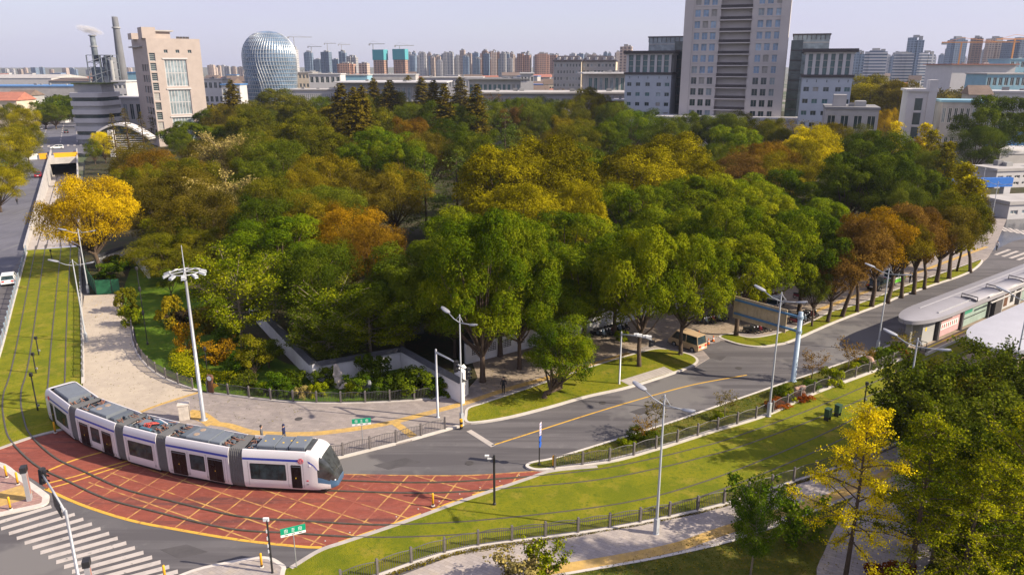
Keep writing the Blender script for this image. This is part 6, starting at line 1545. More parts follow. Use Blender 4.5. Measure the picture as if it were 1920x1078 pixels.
# ochre planes
T('plane', 945, 278, 17, 15, 'plane', 'ochre plane tree, left and wider half of the big golden pair', PLA)
T('plane', 1030, 260, 18, 16, 'plane', 'tallest ochre plane tree in the middle of the park', PLA)
T('plane', 1085, 345, 14, 8, 'plane', 'small ochre plane at the right foot of the tallest plane', PLA)
T('plane', 965, 350, 14, 13, 'plane', 'low ochre plane crown under the left half of the golden pair', PLA)
T('plane', 1262, 252, 17, 16, 'plane', 'ochre plane tree in front of the tower, taller of the right hand pair', PLA)
T('plane', 1200, 275, 16, 15, 'plane', 'ochre plane tree in front of the tower, left of the right hand pair', PLA)
T('plane', 1300, 290, 14, 11, 'plane', 'lower ochre plane at the right of the right hand pair', PLA)
# left front garden trees
T('leafy', 0, 478, 0, 9.5, 'ygreen', 'yellow green garden tree with pale forked trunk right of the mast light', 'garden_tree', base=(455, 652))
T('tallcamphor', 515, 408, 12, 12, 'bright', 'big bright green tree beside the moon gate', 'green_tree')
T('leafy', 580, 478, 9, 8, 'bright', 'green tree with arching branches behind the left garden wall', 'green_tree')
T('leafy', 620, 535, 8, 9, 'ygreen', 'loose yellow green tree leaning over the garden wall', 'green_tree')
T('leafy', 690, 555, 7.5, 9, 'ygreen', 'thin yellow green tree behind the tall pale rock', 'green_tree')
T('leafy', 612, 575, 7, 7, 'ogreen', 'dull green tree close behind the left garden wall', 'green_tree')
T('fine', 655, 388, 12, 11, 'orange', 'orange crowned tree in the left middle of the park', 'orange_tree')
T('fine', 700, 420, 11, 8, 'red', 'russet tree touching the orange crowned tree', 'russet_tree')
T('sparse', 430, 254, 15, 14, 'tan', 'pale tan feathery tree, higher of two, in the left of the park', 'tan_tree')
T('sparse', 0, 333, 0, 13, 'tan', 'pale tan feathery tree with tall trunk above the moon gate', 'tan_tree', base=(432, 462))
T('fine', 335, 400, 8, 10, 'ygreen', 'yellow green tree right of the golden tree', 'green_tree')
T('fine', 310, 440, 7.5, 10, 'olive', 'olive tree over the short white garden wall', 'olive_tree')
T('fine', 370, 430, 7.5, 8, 'olive', 'olive tree left of the moon gate', 'olive_tree')
T('fine', 590, 460, 11, 9, 'dark', 'dark green tree between bright green and orange trees', 'green_tree')
# left forest, brownish
T('fine', 300, 280, 13, 14, 'red', 'russet topped tree right of the ramp construction yard', 'russet_tree')
T('fine', 250, 312, 11, 10, 'olive', 'olive tree at the left edge of the forest behind the golden tree', 'olive_tree')
T('fine', 330, 320, 13, 14, 'brown', 'brown olive tree in front of the russet topped tree', 'brown_tree')
T('fine', 290, 350, 11, 12, 'brown', 'brown tree just right of the golden tree crown', 'brown_tree')
T('fine', 370, 355, 12, 12, 'brown', 'dim brown tree left of the lower pale tan tree', 'brown_tree')
T('fine', 340, 300, 13, 12, 'olive', 'olive tree left of the higher pale tan tree', 'olive_tree')
T('fine', 250, 270, 13, 11, 'brown', 'brownish tree below the curved roof hall', 'brown_tree')
T('fine', 475, 300, 13, 11, 'ogreen', 'dull green tree right of the higher pale tan tree', 'green_tree')
T('fine', 525, 265, 15, 14, 'ogreen', 'grey green tree below the wide olive crown', 'green_tree')
T('fine', 555, 310, 13, 9, 'gbrown', 'gold brown tall tree in the left middle of the park', 'gold_brown_tree')
T('fine', 610, 290, 14, 13, 'gbrown', 'gold brown broad tree above the orange crowned tree', 'gold_brown_tree')
T('fine', 515, 335, 12, 11, 'olive', 'olive tree left of the gold brown tall tree', 'olive_tree')
T('fine', 575, 370, 11.5, 11, 'gbrown', 'gold brown tree above the bright green tree', 'gold_brown_tree')
T('fine', 490, 370, 12, 10, 'dark', 'dark tree right of the lower pale tan tree', 'green_tree')
T('fine', 620, 350, 12, 11, 'ogreen', 'dull green tree left above the orange crowned tree', 'green_tree')
T('fine', 480, 250, 16, 12, 'olive', 'olive tree above the higher pale tan tree', 'olive_tree')
# back left dark and conical
T('camphor', 345, 228, 13, 15, 'dark', 'dark green dome below the beige office block', CAM)
T('camphor', 400, 205, 14, 15, 'dark', 'dark green tree between the office block and the egg shaped building', CAM)
T('camphor', 440, 228, 13, 13, 'dark', 'dark green tree left of the wide olive crown', CAM)
T('fine', 385, 262, 12, 12, 'brown', 'brown green tree under the dark dome', 'brown_tree')
T('fine', 430, 270, 12, 12, 'dark', 'dark green tree behind the higher pale tan tree', 'green_tree')
T('plane', 520, 168, 19, 22, 'olive', 'wide olive crown in front of the egg shaped building', 'olive_tree')
T('plane', 470, 205, 17, 15, 'olive', 'olive crown at the lower left of the egg shaped building', 'olive_tree')
T('plane', 570, 215, 17, 16, 'olive', 'olive crown lower right of the egg shaped building', 'olive_tree')
T('plane', 645, 190, 18, 20, 'gbrown', 'ochre olive crown left of the conical redwoods', 'olive_tree')
T('plane', 700, 205, 17, 17, 'olive', 'yellow olive tree just below the first redwoods', 'olive_tree')
T('plane', 735, 172, 19, 17, 'olive', 'olive crown among the redwood tips', 'olive_tree')
T('plane', 600, 240, 15, 14, 'olive', 'olive tree below the ochre olive crown', 'olive_tree')
for px, top, W_, k, lab in ((362, 172, 7, 'metathin', 'thin russet redwood in front of the beige office block windows'), (285, 190, 7, 'metathin', 'thin russet redwood at the shaded side of the beige office block'), (232, 205, 8, 'metathin', 'bare russet redwood in front of the curved roof hall'), (208, 215, 7, 'metathin', 'bare russet redwood at the left of the curved roof hall'), (262, 212, 7, 'metathin', 'bare russet redwood at the right of the curved roof hall'),
        (402, 158, 9, 'metathin', 'redwood right of the beige office block, left of the pair'), (432, 152, 9, 'meta', 'redwood right of the beige office block, right of the pair'), (637, 158, 9, 'meta', 'small redwood nearest the egg shaped building'), (662, 166, 7, 'meta', 'short redwood, second right of the egg shaped building'), (677, 163, 7, 'meta', 'short redwood, third right of the egg shaped building'), (699, 148, 9, 'meta', 'redwood standing alone before the long glass hall'),
        (730, 152, 10, 'meta', 'broad redwood at the left end of the dense row'), (765, 143, 10, 'meta', 'tallest redwood in the middle of the park skyline'), (790, 146, 10, 'meta', 'redwood right next to the tallest one'), (813, 152, 9, 'meta', 'redwood in the dense row, third from the tallest'), (833, 160, 8, 'meta', 'darker redwood in a dip of the dense row'), (862, 146, 10, 'meta', 'broad redwood left of the white museum'), (893, 160, 8, 'meta', 'last redwood at the right end of the row')):
    T(k, px, top, 24 if k == 'meta' else 17, W_*(1.5 if k == 'meta' else .95), 'meta', lab, MET)
# middle back
T('tallcamphor', 720, 242, 15, 15, 'bright', 'green tree with dense dome below the redwoods', 'green_tree')
T('tallcamphor', 680, 265, 14, 12, 'camphor', 'green tree left of the dense green dome', 'green_tree')
T('tallcamphor', 755, 268, 14, 12, 'camphor', 'green tree right of the dense green dome', 'green_tree')
T('fine', 770, 222, 16, 13, 'red', 'russet brown tree under the tallest redwood', 'russet_tree')
T('fine', 805, 250, 15, 12, 'brown', 'brown tree right of the russet brown tree', 'brown_tree')
T('fine', 735, 312, 13, 12, 'gbrown', 'gold brown flat tree below the dense green dome', 'gold_brown_tree')
T('fine', 680, 320, 13, 11, 'brown', 'dim brown tree left of the gold brown flat tree', 'brown_tree')
T('cedar', 947, 205, 19, 15, 'cedar', 'tall grey green cedar with drooping boughs left of the ochre planes', 'cedar_tree')
T('cedar', 855, 285, 16, 13, 'cedar', 'lower grey green cedar with drooping boughs near the gold brown flat tree', 'cedar_tree')
T('cedar', 795, 288, 15, 11, 'cedar', 'small grey green cedar left of the lower cedar', 'cedar_tree')
T('fine', 880, 200, 17, 15, 'ogreen', 'dull green tree at the right end of the redwoods', 'green_tree')
T('fine', 845, 225, 16, 14, 'dark', 'dark green tree left of the tall cedar', 'green_tree')
T('fine', 895, 245, 16, 13, 'ogreen', 'grey green tree close left of the tall cedar', 'green_tree')
T('fine', 1000, 195, 17, 15, 'ogreen', 'dull green crown below the white museum', 'green_tree')
T('fine', 1045, 190, 17, 16, 'ogreen', 'dull green crown right of the white museum garden', 'green_tree')
T('fine', 965, 200, 16, 12, 'purple', 'reddish brown tree below the white museum', 'brown_tree')
T('bare', 1040, 168, 18, 14, 'purple', 'bare brown tree in front of the white flat roof', 'bare_tree')
T('bare', 925, 178, 17, 13, 'red', 'bare reddish tree right of the redwood row', 'bare_tree')
T('plane', 1105, 166, 21, 15, 'plane', 'yellow olive tree left of the blue grey office wing', 'olive_tree')
T('plane', 1130, 180, 17, 10, 'olive', 'olive tree at the left foot of the blue grey office wing', 'olive_tree')
T('fine', 1080, 225, 16, 14, 'olive', 'olive tree above the tallest ochre plane', 'olive_tree')
T('fine', 1060, 220, 16, 12, 'gbrown', 'gold brown tree behind the tallest ochre plane', 'gold_brown_tree')
T('tallcamphor', 1130, 230, 15, 14, 'dark', 'dark green tree left of the right hand plane pair', 'green_tree')
T('camphor', 1110, 298, 13, 13, 'camphor', 'green tree between the two groups of ochre planes', 'green_tree')
T('camphor', 1090, 270, 14, 10, 'dark', 'dark green tree right behind the tallest ochre plane', 'green_tree')
T('fine', 1190, 208, 16, 15, 'bright', 'green tree in front of the blue grey office wing', 'green_tree')
T('fine', 1250, 222, 15, 13, 'ogreen', 'dull green tree at the left foot of the tower', 'green_tree')
T('camphor', 1335, 218, 14, 14, 'dark', 'dark green tree at the centre foot of the tower', 'green_tree')
T('camphor', 1380, 238, 14, 14, 'bright', 'bright green tree at the right foot of the tower', 'green_tree')
T('fine', 1390, 208, 15, 11, 'olive', 'olive tree reaching up the right side of the tower base', 'olive_tree')
T('fine', 1445, 222, 14, 14, 'olive', 'sparse olive tree before the low wing right of the tower', 'olive_tree')
T('bare', 1490, 225, 13, 12, 'gbrown', 'bare tawny tree before the small white house', 'bare_tree')
T('fine', 1400, 288, 13, 13, 'purple', 'purple brown dome behind the camphors', 'purple_tree')
T('fine', 1345, 268, 13, 10, 'ogreen', 'dull green tree right of the right hand plane pair', 'green_tree')
T('fine', 1430, 268, 14, 13, 'red', 'russet tree behind the purple brown dome', 'russet_tree')
T('fine', 1460, 285, 13, 11, 'plane', 'yellow ochre tree right of the purple brown dome', 'ochre_tree')
T('plane', 1528, 238, 16, 13, 'gyellow', 'bright yellow tree below the small white house', 'yellow_tree')
T('plane', 1500, 262, 14, 10, 'plane', 'ochre tree left of the bright yellow tree', 'ochre_tree')
T('tallcamphor', 1640, 248, 17, 15, 'dark', 'big dark green tree right of the bright yellow tree', 'dark_tree')
T('tallcamphor', 1600, 290, 15, 12, 'dark', 'dark green tree at the left foot of the big dark tree', 'dark_tree')
T('tallcamphor', 1660, 290, 15, 13, 'dark', 'dark green tree at the right foot of the big dark tree', 'dark_tree')
T('camphor', 1480, 320, 12, 11, 'camphor', 'green tree in front of the ochre trees', 'green_tree')
T('camphor', 1420, 330, 12, 11, 'bright', 'green crown between purple dome and camphor row', 'green_tree')
T('camphor', 1735, 318, 12, 9, 'dark', 'dark green tree behind the russet street trees', 'dark_tree')
T('fine', 1690, 345, 11, 9, 'ogreen', 'dull green tree close behind the russet street trees', 'green_tree')
for px, top, H_, W_, k, m_, lab in ((555, 185, 18, 15, 'plane', 'olive', 'olive crown right below the egg shaped building'), (605, 182, 18, 14, 'fine', 'dark', 'dark green crown between the egg shaped building and the first redwoods'), (675, 180, 18, 15, 'plane', 'olive', 'olive crown behind the ochre olive crown'), (820, 190, 18, 15, 'fine', 'dark', 'dark green crown at the foot of the dense redwood row'), (775, 195, 17, 14, 'fine', 'ogreen', 'dull green crown at the foot of the tallest redwood'), (915, 188, 18, 15, 'fine', 'ogreen', 'dull green crown right of the last redwood'), (955, 185, 18, 15, 'fine', 'dark', 'dark green crown below the white museum'),
        (985, 184, 18, 14, 'fine', 'ogreen', 'grey green crown below the grass bank'), (1020, 182, 18, 15, 'fine', 'ogreen', 'grey green crown before the wide white roof'), (1070, 186, 18, 14, 'fine', 'olive', 'olive crown before the wide white roof'), (1150, 192, 17, 13, 'fine', 'ogreen', 'dull green crown at the left corner of the blue grey wing'), (1225, 205, 16, 13, 'fine', 'dark', 'dark crown between blue grey wing and tower'), (1290, 212, 15, 13, 'fine', 'ogreen', 'dull green crown before the tower podium'), (1360, 214, 15, 13, 'fine', 'ogreen', 'dull green crown before the middle of the podium'),
        (470, 190, 17, 13, 'fine', 'olive', 'olive crown left below the egg shaped building'), (415, 198, 16, 13, 'fine', 'brown', 'brown green crown right of the beige office block'), (1560, 232, 14, 11, 'fine', 'gbrown', 'tawny crown before the small white house'), (1610, 235, 14, 12, 'fine', 'olive', 'olive crown right of the small white house'), (1700, 268, 13, 11, 'fine', 'olive', 'olive crown at the foot of the slim poplars'), (1765, 285, 12, 10, 'fine', 'ogreen', 'dull green crown between poplars and roadside tree'), (1800, 325, 11, 9, 'fine', 'gbrown', 'tawny crown left of the blue gantry')):
    T(k, px, top, H_, W_, m_, lab, 'park_tree')
# poplars and far right
for px, top, lab in ((1705, 205, 'slim yellow poplar before the white stair block, tallest'), (1682, 225, 'slim yellow poplar left of the tallest'), (1738, 228, 'slim yellow poplar right of the tallest'), (1752, 240, 'slim yellow poplar second right of the tallest'), (1590, 205, 'slim yellow poplar in front of the small white house'), (1782, 262, 'slim poplar beside the green roadside tree'), (1812, 300, 'slim golden poplar left of the blue gantry'), (1826, 325, 'low golden poplar at the blue gantry')):
    T('poplar', px, top, 15, 5, 'gyellow' if px < 1750 and px > 1600 else 'plane', lab, 'poplar_tree')
T('fine', 1725, 262, 10, 8, 'orange', 'orange tree among the slim poplars', 'orange_tree')
T('fine', 1665, 205, 15, 9, 'gold', 'golden tree top behind the big dark tree', 'golden_tree')
T('fine', 1838, 238, 14, 13, 'dark', 'dark green roadside tree behind the site cabins', 'dark_tree')
T('camphor', 1880, 182, 21.5, 20, 'dark', 'very broad dark green tree at the right edge', 'dark_tree')
T('plane', 1640, 142, 26, 24, 'plane', 'ochre tree right of the blue grey east wing', 'ochre_tree')
T('plane', 1690, 152, 24, 18, 'gbrown', 'ochre brown tree left of the white stair block', 'ochre_tree')
T('fine', 1618, 158, 22, 14, 'ogreen', 'dull green tree touching the east wing', 'green_tree')
# left road side
for px, top, H_, W_, m_, lab in ((15, 196, 15, 15, 'olive', 'ochre olive tree at the far left edge, highest'), (40, 205, 14, 11, 'plane', 'ochre olive tree beside the left road, farthest'), (8, 240, 13, 13, 'plane', 'ochre tree at the far left edge, second from the top'), (42, 235, 12, 10, 'olive', 'olive tree beside the left road opposite the tunnel'), (12, 285, 10, 10, 'olive', 'olive tree at the far left edge above the dark figure'), (-15, 310, 10, 10, 'plane', 'ochre tree at the far left edge, lowest'), (78, 192, 13, 14, 'ogreen', 'green tree at the far end of the left road'), (118, 180, 14, 16, 'dark', 'dark green tree at the far road bend'), (98, 196, 12, 12, 'ogreen', 'dull green tree by the far road bend'), (138, 190, 13, 12, 'dark', 'dark green tree left of the round grey hall')):
    T('fine', px, top, H_, W_, m_, lab, 'roadside_tree')
T('fine', 190, 248, 10, 6, 'gyellow', 'small yellow tree beside the construction yard', 'yellow_tree')
T('fine', 172, 262, 8, 5, 'ogreen', 'small green tree left of the small yellow tree', 'green_tree')
T('fine', 318, 180, 14, 12, 'ygreen', 'yellow green tree left of the shaded office side', 'green_tree') if False else None
# avenue trees with wrapped trunks
for i, (bx, by, top, m_, lab) in enumerate(((1522, 612, 500, 'ogreen', 'thin green street tree at the left end of the avenue row'), (1552, 604, 462, 'purple', 'purple brown street tree, second in the avenue row'), (1579, 594, 420, 'purple', 'purple brown street tree with forked trunk, third in the avenue row'),
        (1607, 585, 392, 'red', 'russet street tree, fourth in the avenue row'), (1634, 575, 398, 'orange', 'orange brown street tree behind the shrub bed lamp'), (1664, 567, 385, 'gbrown', 'russet street tree in front of the green sweeper'), (1690, 557, 388, 'purple', 'russet purple street tree before the two pedestrians'),
        (1713, 550, 392, 'red', 'russet street tree with forked trunk right of the pedestrians'), (1733, 541, 396, 'purple', 'low russet street tree, fourth from the right end'), (1756, 530, 375, 'brown', 'brown green street tree, third from the right end'), (1779, 523, 362, 'olive', 'olive street tree with thick trunk, second from the right end'), (1819, 510, 368, 'brown', 'brown green street tree at the right end of the avenue row'))):
    g = G(bx, by, .16); h_ = min(ZT(g.y, top), 12.5)
    T('street', 0, None, h_*(1, .94, 1.03, .98)[i % 4] if i else 7, (4 if i == 0 else (8.6, 7.2, 8, 6.8, 8.8)[i % 5]), m_, lab, 'street_tree', base=(bx, by), group='avenue street trees')
# lower right
T('ginkgo', 0, 752, 0, 7.2, 'gyellow', 'bright yellow ginkgo in the foreground right', 'ginkgo_tree', base=(1583, 1092))
T('ginkgo', 0, 770, 0, 8.6, 'ggreen', 'green and yellow ginkgo right of the bright yellow one', 'ginkgo_tree', base=(1702, 1110))
T('ginkgo', 0, 740, 0, 9, 'ggreen', 'green ginkgo at the right edge of the picture', 'ginkgo_tree', base=(1880, 1130))
T('ginkgo', 0, 850, 0, 8, 'ggreen', 'green ginkgo between the two larger green ginkgos', 'ginkgo_tree', base=(1800, 1150))
T('magnolia', 0, 672, 0, 6.6, 'ogreen', 'dark broad leaved tree in front of the platform end', 'broadleaf_tree', base=(1712, 862))
T('magnolia', 0, 690, 0, 5.6, 'olive', 'dark broad leaved tree below the white canopy', 'broadleaf_tree', base=(1790, 850))
T('magnolia', 0, 655, 0, 7, 'ogreen', 'broad leaved tree at the right edge below the white canopy', 'broadleaf_tree', base=(1875, 850))
T('magnolia', 0, 750, 0, 6.5, 'ogreen', 'dark broad leaved tree at the right edge above the green ginkgo', 'broadleaf_tree', base=(1915, 930))
T('leafy', 0, 915, 0, 2.9, 'bush', 'small dark leaved tree on the shaded south lawn', 'small_tree', base=(1407, 1078))
T('shrub', 0, 935, 0, 2.9, 'bush', 'dark shrub right of the small dark leaved tree', 'shrub', base=(1490, 1012), cat='shrub')
T('shrub', 0, 905, 0, 2.6, 'bush', 'green shrub at the south railing behind the small dark leaved tree', 'shrub', base=(1402, 985), cat='shrub')
T('shrub', 0, 1022, 0, 2.1, 'ygreen', 'yellowing bush at the bottom edge by the south sidewalk', 'shrub', base=(1022, 1092), cat='shrub')
T('shrub', 0, 1042, 0, 2.6, 'tan', 'dry straw coloured bush at the bottom edge', 'shrub', base=(975, 1100), cat='shrub')
T('bush', 0, 1058, 0, 4.0, 'redbush', 'red leaved shrub at the bottom edge between the ginkgos', 'shrub', base=(1680, 1110), cat='shrub')
T('bush', 0, 1010, 0, 4.5, 'dark', 'dark rounded bush at the bottom right', 'shrub', base=(1800, 1120), cat='shrub')
T('bush', 0, 990, 0, 5, 'camphor', 'green rounded bush at the bottom right corner', 'shrub', base=(1900, 1110), cat='shrub')
for bx, by, top, W_, k, m_, lab in ((1765, 985, 800, 6, 'leafy', 'camphor', 'sunlit green tree behind the green and yellow ginkgo'), (1850, 1000, 790, 6.5, 'magnolia', 'ogreen', 'dull green broad leaved tree right of the small reddish boulder'), (1905, 1020, 830, 6, 'leafy', 'camphor', 'sunlit green tree at the right edge above the green ginkgo'), (1745, 1060, 905, 5, 'leafy', 'camphor', 'low green tree between the two large ginkgos'), (1840, 1100, 930, 6, 'leafy', 'bright', 'sunlit leafy tree at the bottom right'), (1915, 900, 720, 7, 'magnolia', 'ogreen', 'dull green broad leaved tree at the right edge beside the far canopy lamp'), (1755, 905, 735, 5, 'magnolia', 'ogreen', 'dull green broad leaved tree between the two dark ones below the platform')):
    T(k, 0, top, 0, W_, m_, lab, 'broadleaf_tree', base=(bx, by))
# median bed plants
for bx, by, top, W_, k, m_, lab in ((1190, 825, 798, 1.8, 'roundbush', 'dark', 'dark round bush at the left of the median bed, left of two'), (1221, 832, 806, 1.7, 'roundbush', 'dark', 'dark round bush at the left of the median bed, right of two'), (1174, 838, 824, 1.8, 'bush', 'ygreen', 'low yellow green shrub in the median bed nearest the road tip'), (1345, 788, 771, 1.3, 'bush', 'ygreen', 'small bright bush alone in the dry median grass'),
        (1470, 745, 720, 2.2, 'roundbush', 'dark', 'dark round bush left of the gantry boulder'), (1476, 752, 733, 1.6, 'bush', 'ygreen', 'bright low bush under the dark bush by the gantry'), (1522, 730, 712, 1.9, 'roundbush', 'bush', 'green round bush right of the gantry boulder'), (1558, 720, 690, 2.6, 'bush', 'ygreen', 'yellow green bush between the two median saplings'), (1617, 692, 670, 1.9, 'roundbush', 'dark', 'dark round bush beside the smooth boulder'), (1601, 697, 680, 1.7, 'bush', 'ygreen', 'bright bush left of the smooth boulder'),
        (1640, 674, 652, 2.0, 'roundbush', 'dark', 'dark round bush at the foot of the shrub bed lamp'), (1663, 670, 653, 2.4, 'bush', 'bush', 'green shrub right of the shrub bed lamp'), (1690, 668, 655, 2.2, 'bush', 'redbush', 'low red shrub near the platform end'), (1455, 762, 750, 2.6, 'bush', 'redbush', 'red ground shrub at the railing left of the gantry'), (1500, 748, 738, 2.4, 'bush', 'redbush', 'red ground shrub at the railing below the gantry boulder')):
    T(k, 0, top, 0, W_, m_, lab, 'shrub', base=(bx, by), cat='shrub')
for bx, by, top, W_, m_, lab in ((1205, 830, 785, 2, 'red', 'bare russet sapling between the two dark round bushes'), (1228, 815, 752, 2, 'brown', 'thin brown sapling behind the south sidewalk lamp'), (1358, 785, 735, 1.8, 'brown', 'thin bare sapling in the dry median grass'), (1521, 716, 660, 2.4, 'purple', 'purplish sapling right of the gantry pole'), (1589, 698, 640, 2.5, 'red', 'russet vase shaped sapling in the median bed'), (1622, 680, 655, 1.8, 'red', 'small reddish sapling behind the smooth boulder'), (1692, 660, 625, 2.6, 'gbrown', 'brown leaved sapling at the platform end')):
    T('sapling', 0, top, 0, W_, m_, lab, 'sapling', base=(bx, by), cat='sapling')
# park garden shrubs
for bx, by, top, W_, k, m_, lab in ((352, 668, 610, 2.2, 'shrub', 'orange', 'orange shrub left of the mast light on the park lawn'), (405, 680, 645, 2.6, 'shrub', 'orange', 'orange brown shrub under the pale forked tree'), (420, 672, 640, 2.4, 'shrub', 'red', 'reddish shrub at the pale forked trunk'), (325, 610, 555, 3.6, 'bush', 'gbrown', 'russet shrub beside the dark purple bush'), (345, 608, 580, 5, 'bush', 'navy', 'dark purple low bush on the park lawn'), (322, 560, 505, 3.5, 'topiary', 'ogreen', 'cloud pruned pine above the park lawn'), (480, 715, 630, 3.6, 'topiary', 'olive', 'cloud pruned pine behind the railing'), (505, 690, 640, 3.4, 'topiary', 'ogreen', 'cloud pruned pine right of the pale forked tree'),
        (495, 738, 716, 1.7, 'roundbush', 'bright', 'bright clipped ball bush behind the railing, left'), (538, 742, 716, 1.8, 'roundbush', 'bush', 'clipped ball bush behind the railing, second'), (712, 744, 716, 2.0, 'roundbush', 'bush', 'dark clipped ball bush beside the small grey boulder'), (465, 728, 700, 1.8, 'shrub', 'ogreen', 'spiky pale green shrub behind the railing'), (570, 744, 722, 1.8, 'bush', 'tan', 'pale cream shrub behind the railing'), (598, 742, 718, 2, 'bush', 'ygreen', 'yellow green shrub left of the tall pale rock'), (660, 742, 718, 2, 'bush', 'ygreen', 'yellow green shrub right of the tall pale rock'), (675, 738, 705, 2.4, 'shrub', 'bush', 'dark shrub before the grey blue boulder'),
        (545, 724, 695, 3.4, 'bush', 'dark', 'dark shrub mass at the foot of the left garden wall'), (610, 722, 690, 3, 'bush', 'dark', 'dark shrub left behind the tall pale rock'), (745, 738, 695, 4, 'bush', 'dark', 'dark shrub right of the grey boulders'), (785, 735, 690, 4.2, 'bush', 'dark', 'dark shrub near the middle of the right garden wall'), (825, 735, 705, 3.4, 'bush', 'bush', 'dark green shrub at the foot of the right garden wall'), (848, 736, 712, 2.6, 'bush', 'dark', 'low dark shrub beside the white gable pier'), (700, 715, 660, 4, 'bush', 'dark', 'tall dark shrub behind the grey boulders'), (520, 735, 700, 3, 'bush', 'bush', 'green shrub between the two clipped balls'),
        (445, 700, 665, 4, 'bush', 'bush', 'green shrub below the pale forked tree'), (430, 640, 610, 4, 'bush', 'bush', 'low green shrub behind the pale forked trunk'), (470, 680, 650, 3, 'bush', 'ogreen', 'dull green shrub before the left garden wall'), (496, 668, 640, 3, 'bush', 'dark', 'dark shrub in the shade of the left garden wall'), (395, 620, 570, 4.5, 'bush', 'brown', 'brown green shrub right of the mast light'), (240, 585, 540, 3.2, 'bush', 'olive', 'olive shrub beside the beige path corner'), (248, 610, 572, 3, 'bush', 'ygreen', 'yellow green shrub at the railing end by the beige path'),
        (205, 520, 495, 4.5, 'bush', 'bush', 'green weeds behind the green hoarding, left clump'), (225, 505, 480, 4.5, 'bush', 'bush', 'green weeds behind the green hoarding, right clump'), (210, 498, 480, 3.5, 'bush', 'gbrown', 'brown weeds under the golden tree'), (407, 497, 472, 2.2, 'bush', 'gold', 'yellow flowering bush inside the moon gate'), (1165, 640, 620, 1.8, 'bush', 'camphor', 'small green bush at the back of the verge lawn')):
    T(k, 0, top, 0, W_, m_, lab, 'shrub', base=(bx, by), cat='shrub')
# curved clipped hedge
c = spline(g2([(338, 668), (345, 690), (365, 708), (400, 718), (445, 716)]), 10); c = resample(c, .25); rg = np.random.default_rng(7); P = []
for p in c:
    q = rg.uniform(-1, 1, (120, 2)); P.append(np.stack([p.x+q[:, 0]*1.0, p.y+q[:, 1]*1.0, .15+.9*(1-(np.abs(q).max(1))**6)*rg.uniform(.85, 1.05, 120)], 1))
P = np.concatenate(P); o = bpy.data.objects.new('hedge', quads_mesh('hedge', P, unit(rg.normal(size=P.shape)*.6+np.array([0, 0, 1])), rg.uniform(.1, .2, len(P)), rg.uniform(0, 1, len(P)), rg=rg)); COL.objects.link(o)
o.data.materials[0] = LM['hedge']; tag(o, 'curved clipped yellow green hedge on the park lawn', 'hedge')
# forest filling between the named trees
fr = random.Random(3); poly = g2([(262, 350), (300, 430), (460, 470), (560, 560), (700, 590), (860, 560), (1150, 500), (1300, 480), (1420, 430), (1540, 380), (1620, 330), (1560, 260), (1400, 225), (1100, 205), (700, 190), (340, 245), (230, 300)], 8.0)
nf = 0
def filler():
    global nf
    x0, x1 = min(p.x for p in poly), max(p.x for p in poly); y0, y1 = min(p.y for p in poly), max(p.y for p in poly)
    for _ in range(4000):
        x, y = fr.uniform(x0, x1), fr.uniform(y0, y1)
        if not inpoly((x, y), poly): continue
        if any((x-a)**2+(y-b)**2 < (.36*w+2.6)**2 for a, b, w, h in TREES): continue
        z = 'left' if x < -35 else ('middle' if x < 25 else 'right')
        H_ = fr.uniform(9.5, 12); m_ = fr.choice(('olive', 'brown', 'ogreen', 'dark') if z == 'left' else ('ogreen', 'olive', 'dark', 'camphor') if z == 'middle' else ('camphor', 'ygreen', 'dark', 'olive'))
        place('fine', x, y, .1, H_, fr.uniform(8, 10.5), m_, 'park_tree', {'left': 'low understorey tree sunk among the brown and olive crowns of the left park', 'middle': 'low understorey tree sunk among the crowns of the middle park', 'right': 'low understorey tree sunk among the green crowns of the right park'}[z], 'tree', 'understorey trees of the %s park' % z)
        TREES.append((x, y, 9, H_)); nf += 1
        if nf > 95: break
filler()
print('TREES', len(TREES), 'filler', nf)

rgl = np.random.default_rng(12)
def litter(label, px, n, mk, z):
    pl = g2(px); x0, x1 = min(q.x for q in pl), max(q.x for q in pl); y0, y1 = min(q.y for q in pl), max(q.y for q in pl); P = []
    while len(P) < n:
        x, y = rgl.uniform(x0, x1), rgl.uniform(y0, y1)
        if inpoly((x, y), pl): P.append((x, y, z+rgl.uniform(0, .02)))
    P = np.array(P); o = bpy.data.objects.new('fallen_leaves', quads_mesh('fallen_leaves', P, unit(rgl.normal(size=P.shape)*.25+np.array([0, 0, 1])), rgl.uniform(.06, .15, n), rgl.uniform(0, 1, n), rg=rgl)); COL.objects.link(o); o.data.materials[0] = LM[mk]; tag(o, label, 'fallen leaves', kind='stuff')
litter('fallen brown leaves scattered on the shaded paving under the camphors', [(905, 735), (885, 668), (1160, 608), (1430, 552), (1500, 580), (1300, 650), (1100, 690)], 2600, 'brown', .125)
litter('fallen russet leaves on the avenue lawn and sidewalk', [(1440, 640), (1520, 585), (1660, 525), (1830, 475), (1840, 495), (1660, 565), (1480, 640)], 1800, 'red', .17)
litter('fallen yellow leaves on the tram ramp lawn and path under the golden tree', [(90, 470), (150, 460), (230, 520), (240, 600), (160, 600), (100, 560)], 1100, 'gold', .15)
litter('fallen leaves on the shaded south lawn and path', [(1100, 1078), (1300, 1010), (1560, 945), (1720, 880), (1850, 900), (1700, 1078)], 1500, 'gbrown', .135)
litter('fallen leaves scattered along the beige path and plaza edge', [(160, 590), (240, 600), (300, 720), (480, 755), (640, 762), (500, 800), (260, 770), (160, 740)], 700, 'olive', .13)

